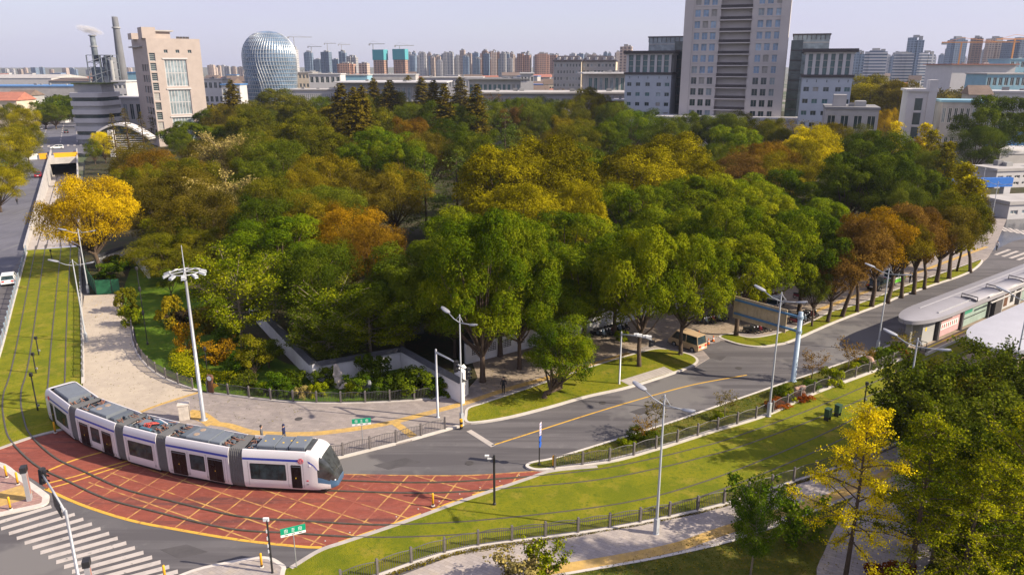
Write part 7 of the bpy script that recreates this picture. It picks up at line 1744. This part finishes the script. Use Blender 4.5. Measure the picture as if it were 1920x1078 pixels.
def tufts(label, px, n, mk, z, s0=.09, s1=.2):
    pl = g2(px); x0, x1 = min(q.x for q in pl), max(q.x for q in pl); y0, y1 = min(q.y for q in pl), max(q.y for q in pl); P = []
    while len(P) < n:
        x, y = rgl.uniform(x0, x1), rgl.uniform(y0, y1)
        if inpoly((x, y), pl): P.append((x, y, z+rgl.uniform(0, .05)))
    P = np.array(P); c = rgl.uniform(0, 1, n)*.5+.5*(np.sin(P[:, 0]*.9)*np.sin(P[:, 1]*1.3+P[:, 0]*.4)*.5+.5)
    o = bpy.data.objects.new('grass_tufts', quads_mesh('grass_tufts', P, unit(rgl.normal(size=P.shape)*.6+np.array([0, 0, .75])), rgl.uniform(s0, s1, n), c, rg=rgl)); COL.objects.link(o); o.data.materials[0] = LM[mk]; tag(o, label, 'grass', kind='stuff')
tufts('rough dry grass in the median bed', [(1000, 874), (1150, 830), (1330, 772), (1465, 724), (1610, 674), (1640, 690), (1440, 772), (1250, 832), (1060, 872)], 4000, 'olive', .16, .06, .16)
tufts('ragged grass along the near railing', [(640, 1098), (722, 1076), (850, 1035), (1080, 1001), (1310, 958), (1480, 908), (1600, 868), (1602, 876), (1480, 916), (1310, 966), (1080, 1009), (850, 1045), (722, 1086), (650, 1106)], 5000, 'gbrown', .1, .06, .15)
tufts('patchy grass on the shaded south lawn', [(1080, 1078), (1300, 1010), (1480, 958), (1570, 940), (1540, 1030), (1530, 1078)], 5000, 'olive', .085, .05, .12)
# ================================================================ distant city
def winmat(name, wall, glass, fx=3.4, fz=3.2, ww=.55):
    m = bpy.data.materials.new(name); MATS[name] = m; t, N, L, o = nt(m)
    b = N('ShaderNodeBsdfPrincipled'); L(b.outputs[0], o.inputs[0]); b.inputs['Roughness'].default_value = .7
    g = N('ShaderNodeNewGeometry'); sx = N('ShaderNodeSeparateXYZ'); L(g.outputs['Position'], sx.inputs[0])
    a = N('ShaderNodeMath', operation='MULTIPLY_ADD'); a.inputs[1].default_value = .73; L(sx.outputs[1], a.inputs[0]); L(sx.outputs[0], a.inputs[2])
    cx = N('ShaderNodeCombineXYZ'); L(a.outputs[0], cx.inputs[0]); L(sx.outputs[2], cx.inputs[1])
    bk = N('ShaderNodeTexBrick'); bk.offset = 0; bk.inputs['Scale'].default_value = 1; bk.inputs['Brick Width'].default_value = fx; bk.inputs['Row Height'].default_value = fz; bk.inputs['Mortar Size'].default_value = ww; bk.inputs['Mortar Smooth'].default_value = .1
    bk.inputs['Color1'].default_value = c4(glass); bk.inputs['Color2'].default_value = c4(scl(glass, 1.6)); bk.inputs['Mortar'].default_value = c4(wall); L(cx.outputs[0], bk.inputs['Vector'])
    oi = N('ShaderNodeObjectInfo'); mr = N('ShaderNodeMapRange'); mr.inputs[3].default_value = .75; mr.inputs[4].default_value = 1.2; L(oi.outputs['Random'], mr.inputs[0])
    mx = N('ShaderNodeMix', data_type='RGBA', blend_type='MULTIPLY'); mx.inputs[0].default_value = 1; L(bk.outputs['Color'], mx.inputs[6]); L(mr.outputs[0], mx.inputs[7]); L(mx.outputs[2], b.inputs['Base Color']); return m
SK = {'pale': winmat('pale_tower_facade', (.42, .4, .4), (.1, .11, .13)), 'beige': winmat('beige_tower_facade', (.46, .36, .29), (.12, .1, .1)), 'brown': winmat('brown_tower_facade', (.36, .21, .15), (.1, .07, .06)), 'blue': winmat('blue_tower_facade', (.16, .21, .29), (.05, .08, .12)), 'band': winmat('banded_tower_facade', (.55, .55, .56), (.08, .11, .16), 60, 3.4, .9)}
m_net = mat('teal_scaffold_net', (.06, .28, .32), .8, .08, .3); m_crane = mat('orange_crane_paint', (.6, .25, .06), .6, .1)
def unit_tower(k):
    b = MB()
    if k == 0: b.box(-.5, .5, -.3, .3, 0, 1); b.box(-.18, -.06, -.34, -.3, 0, .98); b.box(.1, .22, -.34, -.3, 0, .98)
    elif k == 1: b.box(-.5, -.04, -.3, .3, 0, 1); b.box(.04, .5, -.22, .38, 0, .95); b.box(-.04, .04, -.1, .2, 0, .93)
    else: b.box(-.5, .5, -.25, .25, 0, .97); b.box(-.3, .3, -.36, .36, 0, 1)
    me = bpy.data.meshes.new('tower_body'); me.from_pydata(b.v, [], b.f); me.materials.append(SK['pale']); return me
UT = [unit_tower(k) for k in range(3)]
rb_ = MB().box(-.2, .15, -.15, .15, 1, 1.05).box(.2, .4, -.12, .12, .95, 1.03); UR = bpy.data.meshes.new('roof_room'); UR.from_pydata(rb_.v, [], rb_.f); UR.materials.append(m_grey)
ns = [0]
def tower(px0, px1, top, Y0, key, label, group=None, rz=None, name='apartment_tower', cat='tower block', k=None, roof=True):
    ns[0] += 1; A = AT((px0+px1)/2, Y0); f = Y0*cp+CH*sp; w = (px1-px0)/FL*f*.97; t = thing(name, label, cat, A, R((ns[0]*7) % 20-22) if rz is None else rz, group); t.scale = (w, w, ZT(Y0, top))
    o = bpy.data.objects.new('tower_body', UT[ns[0] % 3 if k is None else k]); COL.objects.link(o); o.parent = t; o.material_slots[0].link = 'OBJECT'; o.material_slots[0].material = SK[key]
    if roof: r = bpy.data.objects.new('roof_room', UR); COL.objects.link(r); r.parent = t
    return t
for a in ((548, 562, 90, 1500, 'pale', 'white slab tower half hidden behind the egg shaped building'), (574, 590, 98, 1600, 'blue', 'slab tower with pale edge, first free standing right of the egg shaped building'), (606, 624, 98, 1600, 'blue', 'slab tower with pale edge, second right of the egg shaped building'), (639, 652, 97, 1600, 'blue', 'slab tower with pale edge, third right of the egg shaped building'),
          (590, 608, 112, 1700, 'blue', 'lower pair of slab blocks between the first two slab towers'), (624, 640, 112, 1700, 'blue', 'lower slab block between the second and third slab towers'), (653, 672, 106, 1500, 'pale', 'pale stepped tower left of the teal topped towers'), (636, 668, 119, 1150, 'brown', 'brown mid rise block in front of the slab towers'), (676, 694, 119, 1150, 'beige', 'beige mid rise block with dark roof left of the first teal topped tower'),
          (970, 994, 101, 1350, 'brown', 'orange brown slab tower left of the curved brown one'), (1002, 1030, 101, 1350, 'brown', 'brown tower with balconies in the middle skyline'), (1030, 1044, 104, 1450, 'brown', 'small brown tower left of the grey dormered blocks'),
          (1692, 1718, 71, 1100, 'blue', 'dark blue glass tower standing alone at the right skyline'), (1767, 1797, 73, 1250, 'blue', 'blue grey slab tower under the orange cranes, first'), (1808, 1827, 72, 1250, 'brown', 'narrow brownish tower under the orange cranes, second'), (1838, 1866, 73, 1250, 'beige', 'brownish tower under the orange cranes, third'), (1873, 1935, 75, 1200, 'blue', 'wide tower block under the orange cranes at the right edge'), (1160, 1182, 88, 900, 'beige', 'pinkish tower just left of the office wings'),
          (1593, 1612, 98, 950, 'blue', 'round white banded block right of the east wing, behind'), (1614, 1652, 95, 900, 'band', 'round white banded block right of the east wing'), (1670, 1701, 101, 950, 'band', 'round white banded block left of the lone blue tower'), (1716, 1741, 99, 950, 'band', 'round white banded block right of the lone blue tower')):
    tower(*a)
for px0, px1, top, lab in ((704, 727, 95, 'tower under construction wrapped in teal netting, left of two'), (741, 765, 94, 'tower under construction wrapped in teal netting, right of two')):
    t = tower(px0, px1, top, 1300, 'brown', lab, k=0, roof=False); b = MB(); b.box(-.53, .53, -.36, .36, .72, 1.02); b.build('scaffold_net', m_net, t)
# cranes
for px, top, Y0, L_, lab in ((557, 70, 1500, 34, 'tower crane above the slab behind the egg shaped building'), (588, 88, 1600, 22, 'small tower crane on the first slab tower'), (618, 82, 1600, 18, 'small tower crane on the second slab tower'), (644, 84, 1600, 18, 'small tower crane on the third slab tower'), (703, 83, 1300, 20, 'tower crane beside the left teal wrapped tower'), (752, 86, 1300, 24, 'tower crane over the right teal wrapped tower'), (1788, 80, 900, 60, 'long orange tower crane, left of two'), (1885, 74, 900, 60, 'long orange tower crane, right of two')):
    A = AT(px, Y0); h = ZT(Y0, top); s = .55 if Y0 > 1000 else .7; t = thing('tower_crane', lab, 'crane', A, R(ns[0]*3 % 25-12)); ns[0] += 3; mm = m_crane if px > 1700 else m_grey
    b = MB(); b.box(-s, s, -s, s, 0, h); b.build('mast', mm, t); b = MB(); b.box(-L_*.35, L_, -s*.7, s*.7, h-.5, h+s); b.build('jib', mm, t); b = MB(); b.box(-L_*.35, -L_*.25, -1, 1, h-2.5, h-.4); b.build('counterweight', m_grey, t); b = MB(); b.tube([(-L_*.3, 0, h), (0, 0, h+5), (L_*.7, 0, h)], s*.3, 4); b.build('tie_bar', mm, t)
# grouped skyline
rs = random.Random(8)
for x0, x1, t0, t1, D0, D1, n, keys, lab in ((766, 800, 98, 112, 1700, 2100, 9, 'pale blue pale', 'hazy tower block in the skyline just right of the teal wrapped towers'), (800, 870, 98, 114, 1700, 2300, 20, 'pale blue beige', 'hazy tower block in the skyline above the conical redwoods'), (868, 970, 94, 112, 1600, 2300, 28, 'pale beige blue brown', 'hazy tower block in the skyline above the white museum'),
        (985, 1060, 97, 112, 1900, 2500, 12, 'beige pale blue', 'hazy tower block in the skyline behind the brown towers'), (1060, 1170, 96, 108, 1800, 2400, 22, 'blue pale beige', 'hazy tower block in the skyline above the grey dormered blocks'), (1595, 1690, 96, 108, 1500, 2200, 12, 'pale blue beige', 'hazy tower block in the skyline above the round white banded blocks'), (1728, 1870, 90, 112, 1500, 2300, 16, 'blue pale beige', 'hazy tower block in the skyline behind the cranes'), (395, 455, 122, 130, 1900, 2500, 8, 'pale beige', 'hazy low block on the horizon left of the egg shaped building'), (0, 250, 126, 131, 2200, 2900, 16, 'pale beige blue', 'faint tiny block on the horizon at the far left')):
    for i in range(n):
        w = rs.uniform(7, 13); x = x0+(x1-x0)*(i+rs.random())/n; tower(x-w/2, x+w/2, rs.uniform(t0, t1), rs.uniform(D0, D1), rs.choice(keys.split()), lab, lab.replace('hazy tower block', 'hazy tower blocks'))
# low town
HP = []
for k, (wm, rm) in enumerate(((m_wht, m_offw), (m_cream, m_brownroof), (m_grey, m_redroof), (m_offw, m_blueroof), (m_wht, m_brownroof))):
    b = MB().box(-.5, .5, -.35, .35, 0, 1); a1 = bpy.data.meshes.new('wall'); a1.from_pydata(b.v, [], b.f); a1.materials.append(wm)
    b = MB()
    if k in (0, 3): b.box(-.52, .52, -.37, .37, 1, 1.08)
    else: b.add([(-.54, -.4, 1), (.54, -.4, 1), (.54, .4, 1), (-.54, .4, 1), (-.54, 0, 1.35), (.54, 0, 1.35)], [(0, 1, 5, 4), (2, 3, 4, 5), (0, 4, 3), (1, 2, 5)])
    a2 = bpy.data.meshes.new('roof'); a2.from_pydata(b.v, [], b.f); a2.materials.append(rm)
    b = MB(); 
    for z in (.12, .56):
        for q in range(5): b.box(-.44+q*.19, -.32+q*.19, -.358, -.351, z+.05, z+.28)
    a3 = bpy.data.meshes.new('window'); a3.from_pydata(b.v, [], b.f); a3.materials.append(m_darkglass); HP.append((a1, a2, a3))
for x0, x1, D0, D1, n, lab in ((545, 700, 720, 1500, 42, 'low building in the hazy town right of the egg shaped building'), (700, 880, 800, 1500, 42, 'low building in the hazy town behind the conical redwoods'), (880, 1050, 620, 1500, 42, 'low building in the hazy town behind the white museum'), (1050, 1180, 650, 1500, 26, 'low building in the hazy town around the grey dormered blocks'), (1590, 1960, 700, 1500, 46, 'low building in the hazy town under the right hand skyline'), (-40, 200, 800, 1800, 40, 'low building in the hazy town beyond the far left warehouses'), (385, 460, 650, 1500, 16, 'low building in the hazy town left of the egg shaped building')):
    for i in range(n):
        Y0 = D0+(D1-D0)*((i+.5)/n)**1.3; A = AT(rs.uniform(x0, x1), Y0); w = rs.uniform(12, 34); t = thing('town_building', lab, 'building', A, R(rs.uniform(-30, 10)), 'buildings: '+lab[17:]); t.scale = (w, w*rs.uniform(.6, 1), rs.uniform(6, 15))
        a1, a2, a3 = HP[rs.choice((0, 0, 1, 2, 3, 4))]
        for nm, me in (('wall', a1), ('roof', a2)): o = bpy.data.objects.new(nm, me); COL.objects.link(o); o.parent = t
        if Y0 < 1000: o = bpy.data.objects.new('window', a3); COL.objects.link(o); o.parent = t; o['kind'] = 'stuff'
# far woods as belts
rg = np.random.default_rng(77)
def belt(label, x0, x1, D0, D1, n, hmax, mkey):
    P = []; T_ = []
    for i in range(n):
        Y0 = rg.uniform(D0, D1); p = AT(rg.uniform(x0, x1), Y0); h = rg.uniform(.6, 1)*hmax; r = rg.uniform(3, 5.5); k = 60; d = unit(rg.normal(size=(k, 3))); d[:, 2] = np.abs(d[:, 2])
        P.append(np.array([p.x, p.y, h*.45])+d*np.array([r, r, h*.55])*rg.uniform(.8, 1.05, k)[:, None]); T_.append(rg.uniform(0, 1)*.6+rg.uniform(0, .4, k))
    P = np.concatenate(P); T_ = np.concatenate(T_); o = bpy.data.objects.new('far_wood', quads_mesh('far_wood', P, unit(rg.normal(size=P.shape)*.7+np.array([0, -.3, .7])), rg.uniform(1.2, 2.4, len(P)), T_, rg=rg)); COL.objects.link(o); o.data.materials[0] = LM[mkey]; tag(o, label, 'woodland', kind='stuff')
belt('brown green wood between the glass museum and the teal pavilion building', 1000, 1110, 400, 520, 90, 11, 'brown')
belt('dark belt of trees under the round white banded blocks', 1595, 1920, 480, 640, 200, 15, 'brown')
belt('ochre green belt of trees before the pale blue school', 1595, 1850, 330, 430, 130, 13, 'olive')
belt('hazy belt of trees beyond the museum roofs', 540, 1180, 640, 1100, 220, 10, 'ogreen')
belt('hazy belt of trees beyond the far left warehouses', -60, 460, 700, 1500, 240, 10, 'ogreen')
belt('dark belt of trees behind the left roadside', 60, 160, 400, 520, 60, 13, 'dark')
belt('green belt of trees around the egg shaped building', 390, 660, 400, 540, 110, 8, 'brown')
# bank before the museum
sp_ = MB(); A = AT(925, 440); sp_.prism([(A.x-16, A.y), (A.x+17, A.y), (A.x+14, A.y+14), (A.x-13, A.y+14)], 0, 5.2); sp_.build('grass_bank', m_grass, kind='structure')
# ================================================================ vehicles
m_carw = mat('white_car_paint', (.7, .7, .7), .3, .03, 1, coat=.5); m_carr = mat('dark_red_car_paint', (.2, .015, .03), .3, .05, 1, coat=.5); m_carb = mat('black_car_paint', (.015, .015, .018), .25, .05, 1, coat=.5); m_carg = mat('teal_machine_paint', (.03, .25, .2), .5, .05); m_vanb = mat('beige_van_paint', (.5, .36, .22), .35, .05, 1, coat=.4); m_tail = mat('tail_lamp_red', (.5, .02, .02), .3, .02); m_lime = mat('lime_green_paint', (.13, .5, .03), .4, .05)
def car(name, label, cat, loc, rz, paint, L_=4.5, W_=1.8, H_=1.5, van=False, lower=None):
    t = thing(name, label, cat, loc, rz); h = L_/2; w = W_/2; zb = .28; zs = H_*.62 if not van else H_*.52
    pr = [(-h, zb+.1), (-h+.02, zs*.95), (-h+.12, zs), (h-.9 if not van else h-.3, zs), (h-.12, zs*.82), (h, zs*.6), (h-.03, zb+.1), (h-.2, zb), (-h+.2, zb)]
    def ext(pr, ws):
        n = len(pr); b = MB(); vs = [(x, s*ws[i]*1.0, z) for s in (-1, 1) for i, (x, z) in enumerate(pr)]; b.add(vs, [tuple(range(n)), tuple(range(2*n-1, n-1, -1))]+[(i, n+i, n+(i+1) % n, (i+1) % n) for i in range(n)]); return b
    body = ext(pr, [w if .4 < z < zs*.9 else w*.95 for x, z in pr]).build('body', [paint], t); smooth_by_angle(body, 25)
    cb = [(-h+.15, zs-.002), (-h+.3 if van else -h+.55, H_-.06), (h-1.9 if not van else h-1.0, H_-.06), (h-1.05 if not van else h-.35, zs-.002)]
    ext(cb, [w*.93, w*.8 if not van else w*.87, w*.8 if not van else w*.87, w*.93]).build('glasshouse', m_glass, t)
    b = MB(); x0, x1 = cb[1][0]-.03, cb[2][0]+.03; b.box(x0, x1, -w*.83 if not van else -w*.89, w*.83 if not van else w*.89, H_-.07, H_); r_ = b.build('roof', paint, t)
    for s in (-1, 1):
        for xa, xb in ((cb[0], cb[1]), (cb[3], cb[2])): b = MB(); b.tube([(xa[0], s*w*.93, xa[1]), (xb[0], s*w*(.81 if not van else .88), xb[1])], .05, 5); b.build('pillar', paint, t)
        xm = (cb[1][0]+cb[2][0])/2; b = MB(); b.tube([(xm, s*w*.94, zs), (xm, s*w*(.815 if not van else .88), H_-.06)], .05, 5); b.build('pillar', paint, t)
        for x in (-h+.8, h-.85):
            b = MB(); b.lathe([(0, -.1), (.31, -.1), (.31, .1), (0, .1)], 14, M=Matrix.Translation((x, s*(w-.1), .31)) @ Matrix.Rotation(PI/2, 4, 'X')); wh = b.build('wheel', m_rubber, t)
            b = MB(); b.lathe([(.18, 0), (0, .02)], 10, M=Matrix.Translation((x, s*(w+.003), .31)) @ Matrix.Rotation(-s*PI/2, 4, 'X')); b.build('rim', m_galv, wh)
        b = MB(); b.box(-h-.015, -h+.1, s*w*.62-.16, s*w*.62+.16, zs*.72, zs*.92); b.build('tail_light', m_tail, t); b = MB(); b.box(h-.14, h-.02, s*w*.6-.2, s*w*.6+.2, zs*.62, zs*.76); b.build('headlight', m_lamp, t)
    if lower: b = MB(); b.box(-h-.01, h+.01, -w-.01, w+.01, zb+.05, zb+.55); b.build('lower_band', lower, t)
    b = MB(); b.box(-h-.03, -h, -.26, .26, zb+.25, zb+.38); b.build('number_plate', m_wsign, t); return t
rda = math.atan2(rdir.y, rdir.x)
g = G(18, 530, .012); car('parked_car', 'white car seen from behind on the left road beside the steel railing', 'car', g, rda, m_carw)
g = G(72, 332, .012); car('parked_car', 'dark red car on the left road beside the tunnel ramp', 'car', g, rda, m_carr)
c = along(RL+42, 1.5); car('parked_car', 'white car crossing the left road beyond the tunnel mouth', 'car', (c.x, c.y, .012), rda+PI/2, m_carw)
for s, o_, m_, lab in ((120, 4, m_carb, 'dark car far down the left road, right lane'), (150, -7, m_carw, 'white car far down the left road by the roadside trees'), (165, 9, m_carg, 'teal truck far down the left road'), (110, 11, m_carr, 'red car at the right kerb far down the left road')):
    c = along(RL+s, o_); car('parked_car', lab, 'car', (c.x, c.y, .012), rda, m_)
c = along(RL-14, -11.5); t = thing('excavator', 'small teal excavator under the roadside trees by the left road', 'excavator', (c.x, c.y, .012), rda+.6)
b = MB(); b.box(-1.2, 1.2, -.9, .9, .7, 1.9); b.build('cab', m_carg, t)
for s in (-1, 1): b = MB(); b.box(-1.4, 1.4, s*.9-.2, s*.9+.2, 0, .65); b.build('track', m_rubber, t)
b = MB(); b.tube([(1.0, 0, 1.4), (2.6, 0, 3.0), (3.8, 0, 1.2)], .16, 6); b.build('boom', m_carg, t)
p0, p1 = G(1262, 651, .0).xy, G(1308, 664, .0).xy; c = (p0+p1)/2; d_ = p0-p1; car('beige_van', 'beige minivan turning in beside the camphor trunk at the verge tip', 'van', (c.x+.4, c.y+.9, .012), math.atan2(d_.y, d_.x)-.12, m_vanb, 4.1, 1.65, 1.9, True)
g = G(1675, 530, .12); car('street_sweeper', 'white and lime green street sweeper parked behind the russet street trees', 'sweeper', g, RA, m_carw, 3.6, 1.6, 2.1, True, m_lime)
g = G(1648, 540, .12); car('parked_car', 'black car parked next to the lime green sweeper', 'car', g, RA, m_carb)
for px, py, rz_, lab in ((1452, 575, .3, 'white car under the trees by the park wall, right of the sign board'),): car('parked_car', lab, 'car', G(px, py, .12), RA+rz_, m_carw)
# ---- scooters
def scooter(paint):
    t = thing('parked_scooter', 'x', 'scooter')
    for x in (-.62, .62): b = MB(); b.tube([(x+.2*math.cos(a), 0, .24+.2*math.sin(a)) for a in [2*PI*k/12 for k in range(13)]], .055, 6); b.build('wheel', m_rubber, t)
    b = MB(); b.tube([(.62, 0, .28), (.42, 0, .75), (.34, 0, 1.0)], .06, 6); b.add([(.3, -.16, .3), (.3, .16, .3), (.52, .14, .3), (.52, -.14, .3), (.2, -.2, .85), (.2, .2, .85), (.4, .15, .9), (.4, -.15, .9)], [(0, 1, 5, 4), (1, 2, 6, 5), (2, 3, 7, 6), (3, 0, 4, 7), (4, 5, 6, 7), (3, 2, 1, 0)]); b.box(-.35, .35, -.15, .15, .24, .34); b.box(-.8, -.1, -.14, .14, .34, .62); b.build('body', paint, t)
    b = MB(); b.box(-.82, -.08, -.15, .15, .63, .74); b.build('seat', m_rubber, t)
    b = MB(); b.tube([(.24, -.34, 1.02), (.36, -.1, 1.0), (.36, .1, 1.0), (.24, .34, 1.02)], .025, 5); b.build('handlebar', m_dk, t)
    b = MB(); b.sphere((.42, 0, .84), .09, 8); b.build('headlight', m_lamp, t); return t
SP_ = [scooter(m_carb), scooter(mat('grey_blue_scooter_paint', (.2, .26, .33), .35)), scooter(m_carr)]; used = [0, 0, 0]
def row(lab, a, b_, n, dr):
    pa_, pb_ = G(*a, .12), G(*b_, .12)
    for i in range(n):
        k = (i*7+n) % 5; k = k if k < 3 else 0; p = pa_.lerp(pb_, i/max(1, n-1)); o = put(SP_[k], not used[k], p+Vector((rs.uniform(-.1, .1), rs.uniform(-.1, .1), 0)), RA+dr+rs.uniform(-.15, .15), lab); used[k] = 1; o['group'] = 'scooters: '+lab[12:]
row('parked scooter in the row under the tan sign board', (1405, 625), (1455, 615), 8, -1.2)
row('parked scooter in the small row right of the tan sign board', (1492, 607), (1520, 592), 7, -1.2)
row('parked scooter in the row along the white wall behind the round verge tree', (1118, 632), (1168, 618), 9, -1.2)
row('parked scooter in the shade behind the forked camphor trunks', (1312, 608), (1352, 600), 9, -1.0)
row('parked scooter along the white wall above the tan sign board', (1395, 572), (1450, 558), 8, -1.2)
row('parked scooter on the paving between the sign board and the white wall', (1400, 598), (1452, 586), 8, -1.2)
row('parked scooter near the wall by the shaded camphor trunks', (1305, 580), (1345, 572), 6, -1.2)
row('parked scooter under the first purple brown street trees', (1500, 560), (1545, 545), 7, -1.2)
# ---- traffic cones
for px, py, lab in ((1328, 645, 'orange traffic cone left of the avenue lawn tip'), (1337, 640, 'orange traffic cone nearer the avenue lawn tip'), (1310, 630, 'orange traffic cone behind the beige van')):
    t = thing('traffic_cone', lab, 'traffic cone', G(px, py, .12)); b = MB(); b.lathe([(.16, .03), (.03, .7), (0, .7)], 10); b.build('cone', m_orange, t); b = MB(); b.box(-.2, .2, -.2, .2, 0, .04); b.build('base', m_dk, t); b = MB(); b.lathe([(.118, .3), (.085, .45)], 10); b.build('white_band', m_wsign, t)
# ================================================================ people
m_skin = mat('skin', (.45, .27, .19), .6, .05); m_hair = mat('black_hair', (.015, .012, .012), .6, .1)
def person(label, loc, rz, top, legs, stride=.1, arms=(.1, -.1), h=1.7, hat=None):
    V = []; E_ = []; Rr = []
    def add(p, r, par=None):
        V.append(p); Rr.append(r); i = len(V)-1
        if par is not None: E_.append((par, i))
        return i
    pv = add((0, 0, .95), .13); ch = add((.01, 0, 1.22), .14, pv); sh = add((0, 0, 1.4), .13, ch); nk = add((.01, 0, 1.5), .055, sh); h0 = add((.03, 0, 1.58), .085, nk); h1 = add((.02, 0, 1.66), .1, h0); add((.01, 0, 1.73), .07, h1); add((.125, 0, 1.615), .018, h0)
    for s in (-1, 1):
        hp = add((0, s*.1, .9), .095, pv); kn = add((s*stride*.7+.03, s*.1, .5), .06, hp); an = add((s*stride, s*.1, .1), .042, kn); add((s*stride+.15, s*.11, .04), .035, an)
        a0 = add((0, s*.2, 1.38), .06, sh); e = add((arms[0 if s < 0 else 1]*.6-.02, s*.26, 1.12), .043, a0); w = add((arms[0 if s < 0 else 1]+.04, s*.25, .9), .028, e); pm = add((arms[0 if s < 0 else 1]+.06, s*.25, .84), .026, w)
        for k in range(4): add((arms[0 if s < 0 else 1]+.04+.018*k, s*.25, .755+.006*abs(k-1.5)), .008, pm)
        add((arms[0 if s < 0 else 1]+.11, s*.24, .81), .009, pm)
    me = bpy.data.meshes.new('person'); me.from_pydata(V, E_, []); o = bpy.data.objects.new('person', me); COL.objects.link(o)
    md = o.modifiers.new('skin', 'SKIN'); sv = me.skin_vertices[0].data
    for i, r in enumerate(Rr): sv[i].radius = (r, r)
    sv[0].use_root = True; sb = o.modifiers.new('sub', 'SUBSURF'); sb.levels = 1; sb.render_levels = 1
    bpy.context.view_layer.update(); dg = bpy.context.evaluated_depsgraph_get(); m2 = bpy.data.meshes.new_from_object(o.evaluated_get(dg)); bpy.data.objects.remove(o); m2.name = 'body'
    for mm in (m_skin, top, legs, m_rubber): m2.materials.append(mm)
    for p in m2.polygons:
        c = p.center; p.use_smooth = True; p.material_index = 0 if c.z > 1.47 or (abs(c.y) > .19 and c.z < .93) else 1 if c.z > .9 or abs(c.y) > .19 else 2 if c.z > .1 else 3
    t = thing('person', label, 'person', loc, rz); s = h/1.78; t.scale = (s, s, s); b_ = bpy.data.objects.new('body', m2); COL.objects.link(b_); b_.parent = t
    b = MB(); b.lathe([(.112, 1.62), (.115, 1.68), (.09, 1.76), (.03, 1.8), (0, 1.8)], 12, (-.012, 0, 0)); b.build('cap' if hat else 'hair', hat or m_hair, t, True)
m_clk = mat('black_cloth', (.014, .014, .016), .85, .2); m_cln = mat('navy_cloth', (.012, .02, .075), .85, .2); m_clg = mat('grey_cloth', (.12, .12, .13), .85, .2); m_clw = mat('white_cloth', (.5, .5, .5), .85, .1)
person('person all in black standing on the sidewalk beside the verge lawn tip', G(944, 737, .125), R(-100), m_clk, m_clk, .06)
person('person in navy jacket and cap bending past the roof of the front tram car', Vector(G(531, 797, 1.7))*1-Vector((0, 0, 1.58)), R(170), m_cln, m_clg, .15, hat=m_cln)
person('person in dark clothes half hidden behind the tram beside the second last roof', Vector(G(489, 799, 1.7))-Vector((0, 0, 1.58)), R(10), m_clg, m_clk, .12)
person('street sweeper worker in orange overalls under the purple brown street trees', G(1561, 556, .125), RA, m_orange, m_orange, .2)
person('pedestrian in black walking on the avenue sidewalk, left of two', G(1705, 531, .125), RA, m_clk, m_clk, .18)
person('pedestrian in grey coat walking on the avenue sidewalk, right of two', G(1711, 528, .125), RA, m_clg, m_clk, .18)
person('pedestrian in white top at the far zebra crossing', G(1868, 470, .12), RA+PI, m_clw, m_clk, .18)
person('dark figure walking alone on the left road', G(33, 384, .02), rda, m_clk, m_clk, .2)
# ================================================================ haze
m = bpy.data.materials.new('haze_volume'); tt, N, L, o = nt(m); pv = N('ShaderNodeVolumePrincipled'); pv.inputs['Color'].default_value = (.6, .68, .9, 1); pv.inputs['Density'].default_value = .000085; pv.inputs['Anisotropy'].default_value = .2; L(pv.outputs[0], o.inputs['Volume'])
MB().box(-3600, 3600, -380, 3600, -1.4, 135).build('haze', m, kind='stuff', label='thin pale blue haze over the whole city', cat='haze')

# small ground details
for px, py, lab in ((1130, 755, 'round manhole cover on the avenue left of the centre line'), (1385, 690, 'round manhole cover on the avenue near the side road mouth'), (880, 868, 'round manhole cover on the road beside the stop line'), (210, 1010, 'round manhole cover on the road next to the zebra crossing'), (560, 785, 'round manhole cover on the paved plaza')):
    o = MB().lathe([(.34, 0), (.34, .012), (.28, .012), (.28, .008), (0, .008)], 18).build('manhole_cover', mat('cast_iron_cover', (.06, .055, .055), .6, .3, 6), loc=G(px, py, .003 if py != 785 else .117)); tag(o, lab, 'manhole cover')
m_patch = ground_mat('patched_asphalt', [(.085, .08, .084), ((.07, .066, .07), .8, .4, .6)], rough=.9, bump=.1, bscale=60)
for px in ([(1180, 772), (1240, 752), (1262, 757), (1200, 778)], [(700, 872), (760, 858), (790, 866), (728, 880)], [(1330, 662), (1362, 668), (1352, 676), (1318, 668)], [(300, 1030), (350, 1020), (390, 1034), (335, 1046)]): MB().prism(g2(px), 0, .0065).build('asphalt_patch', m_patch, kind='structure')
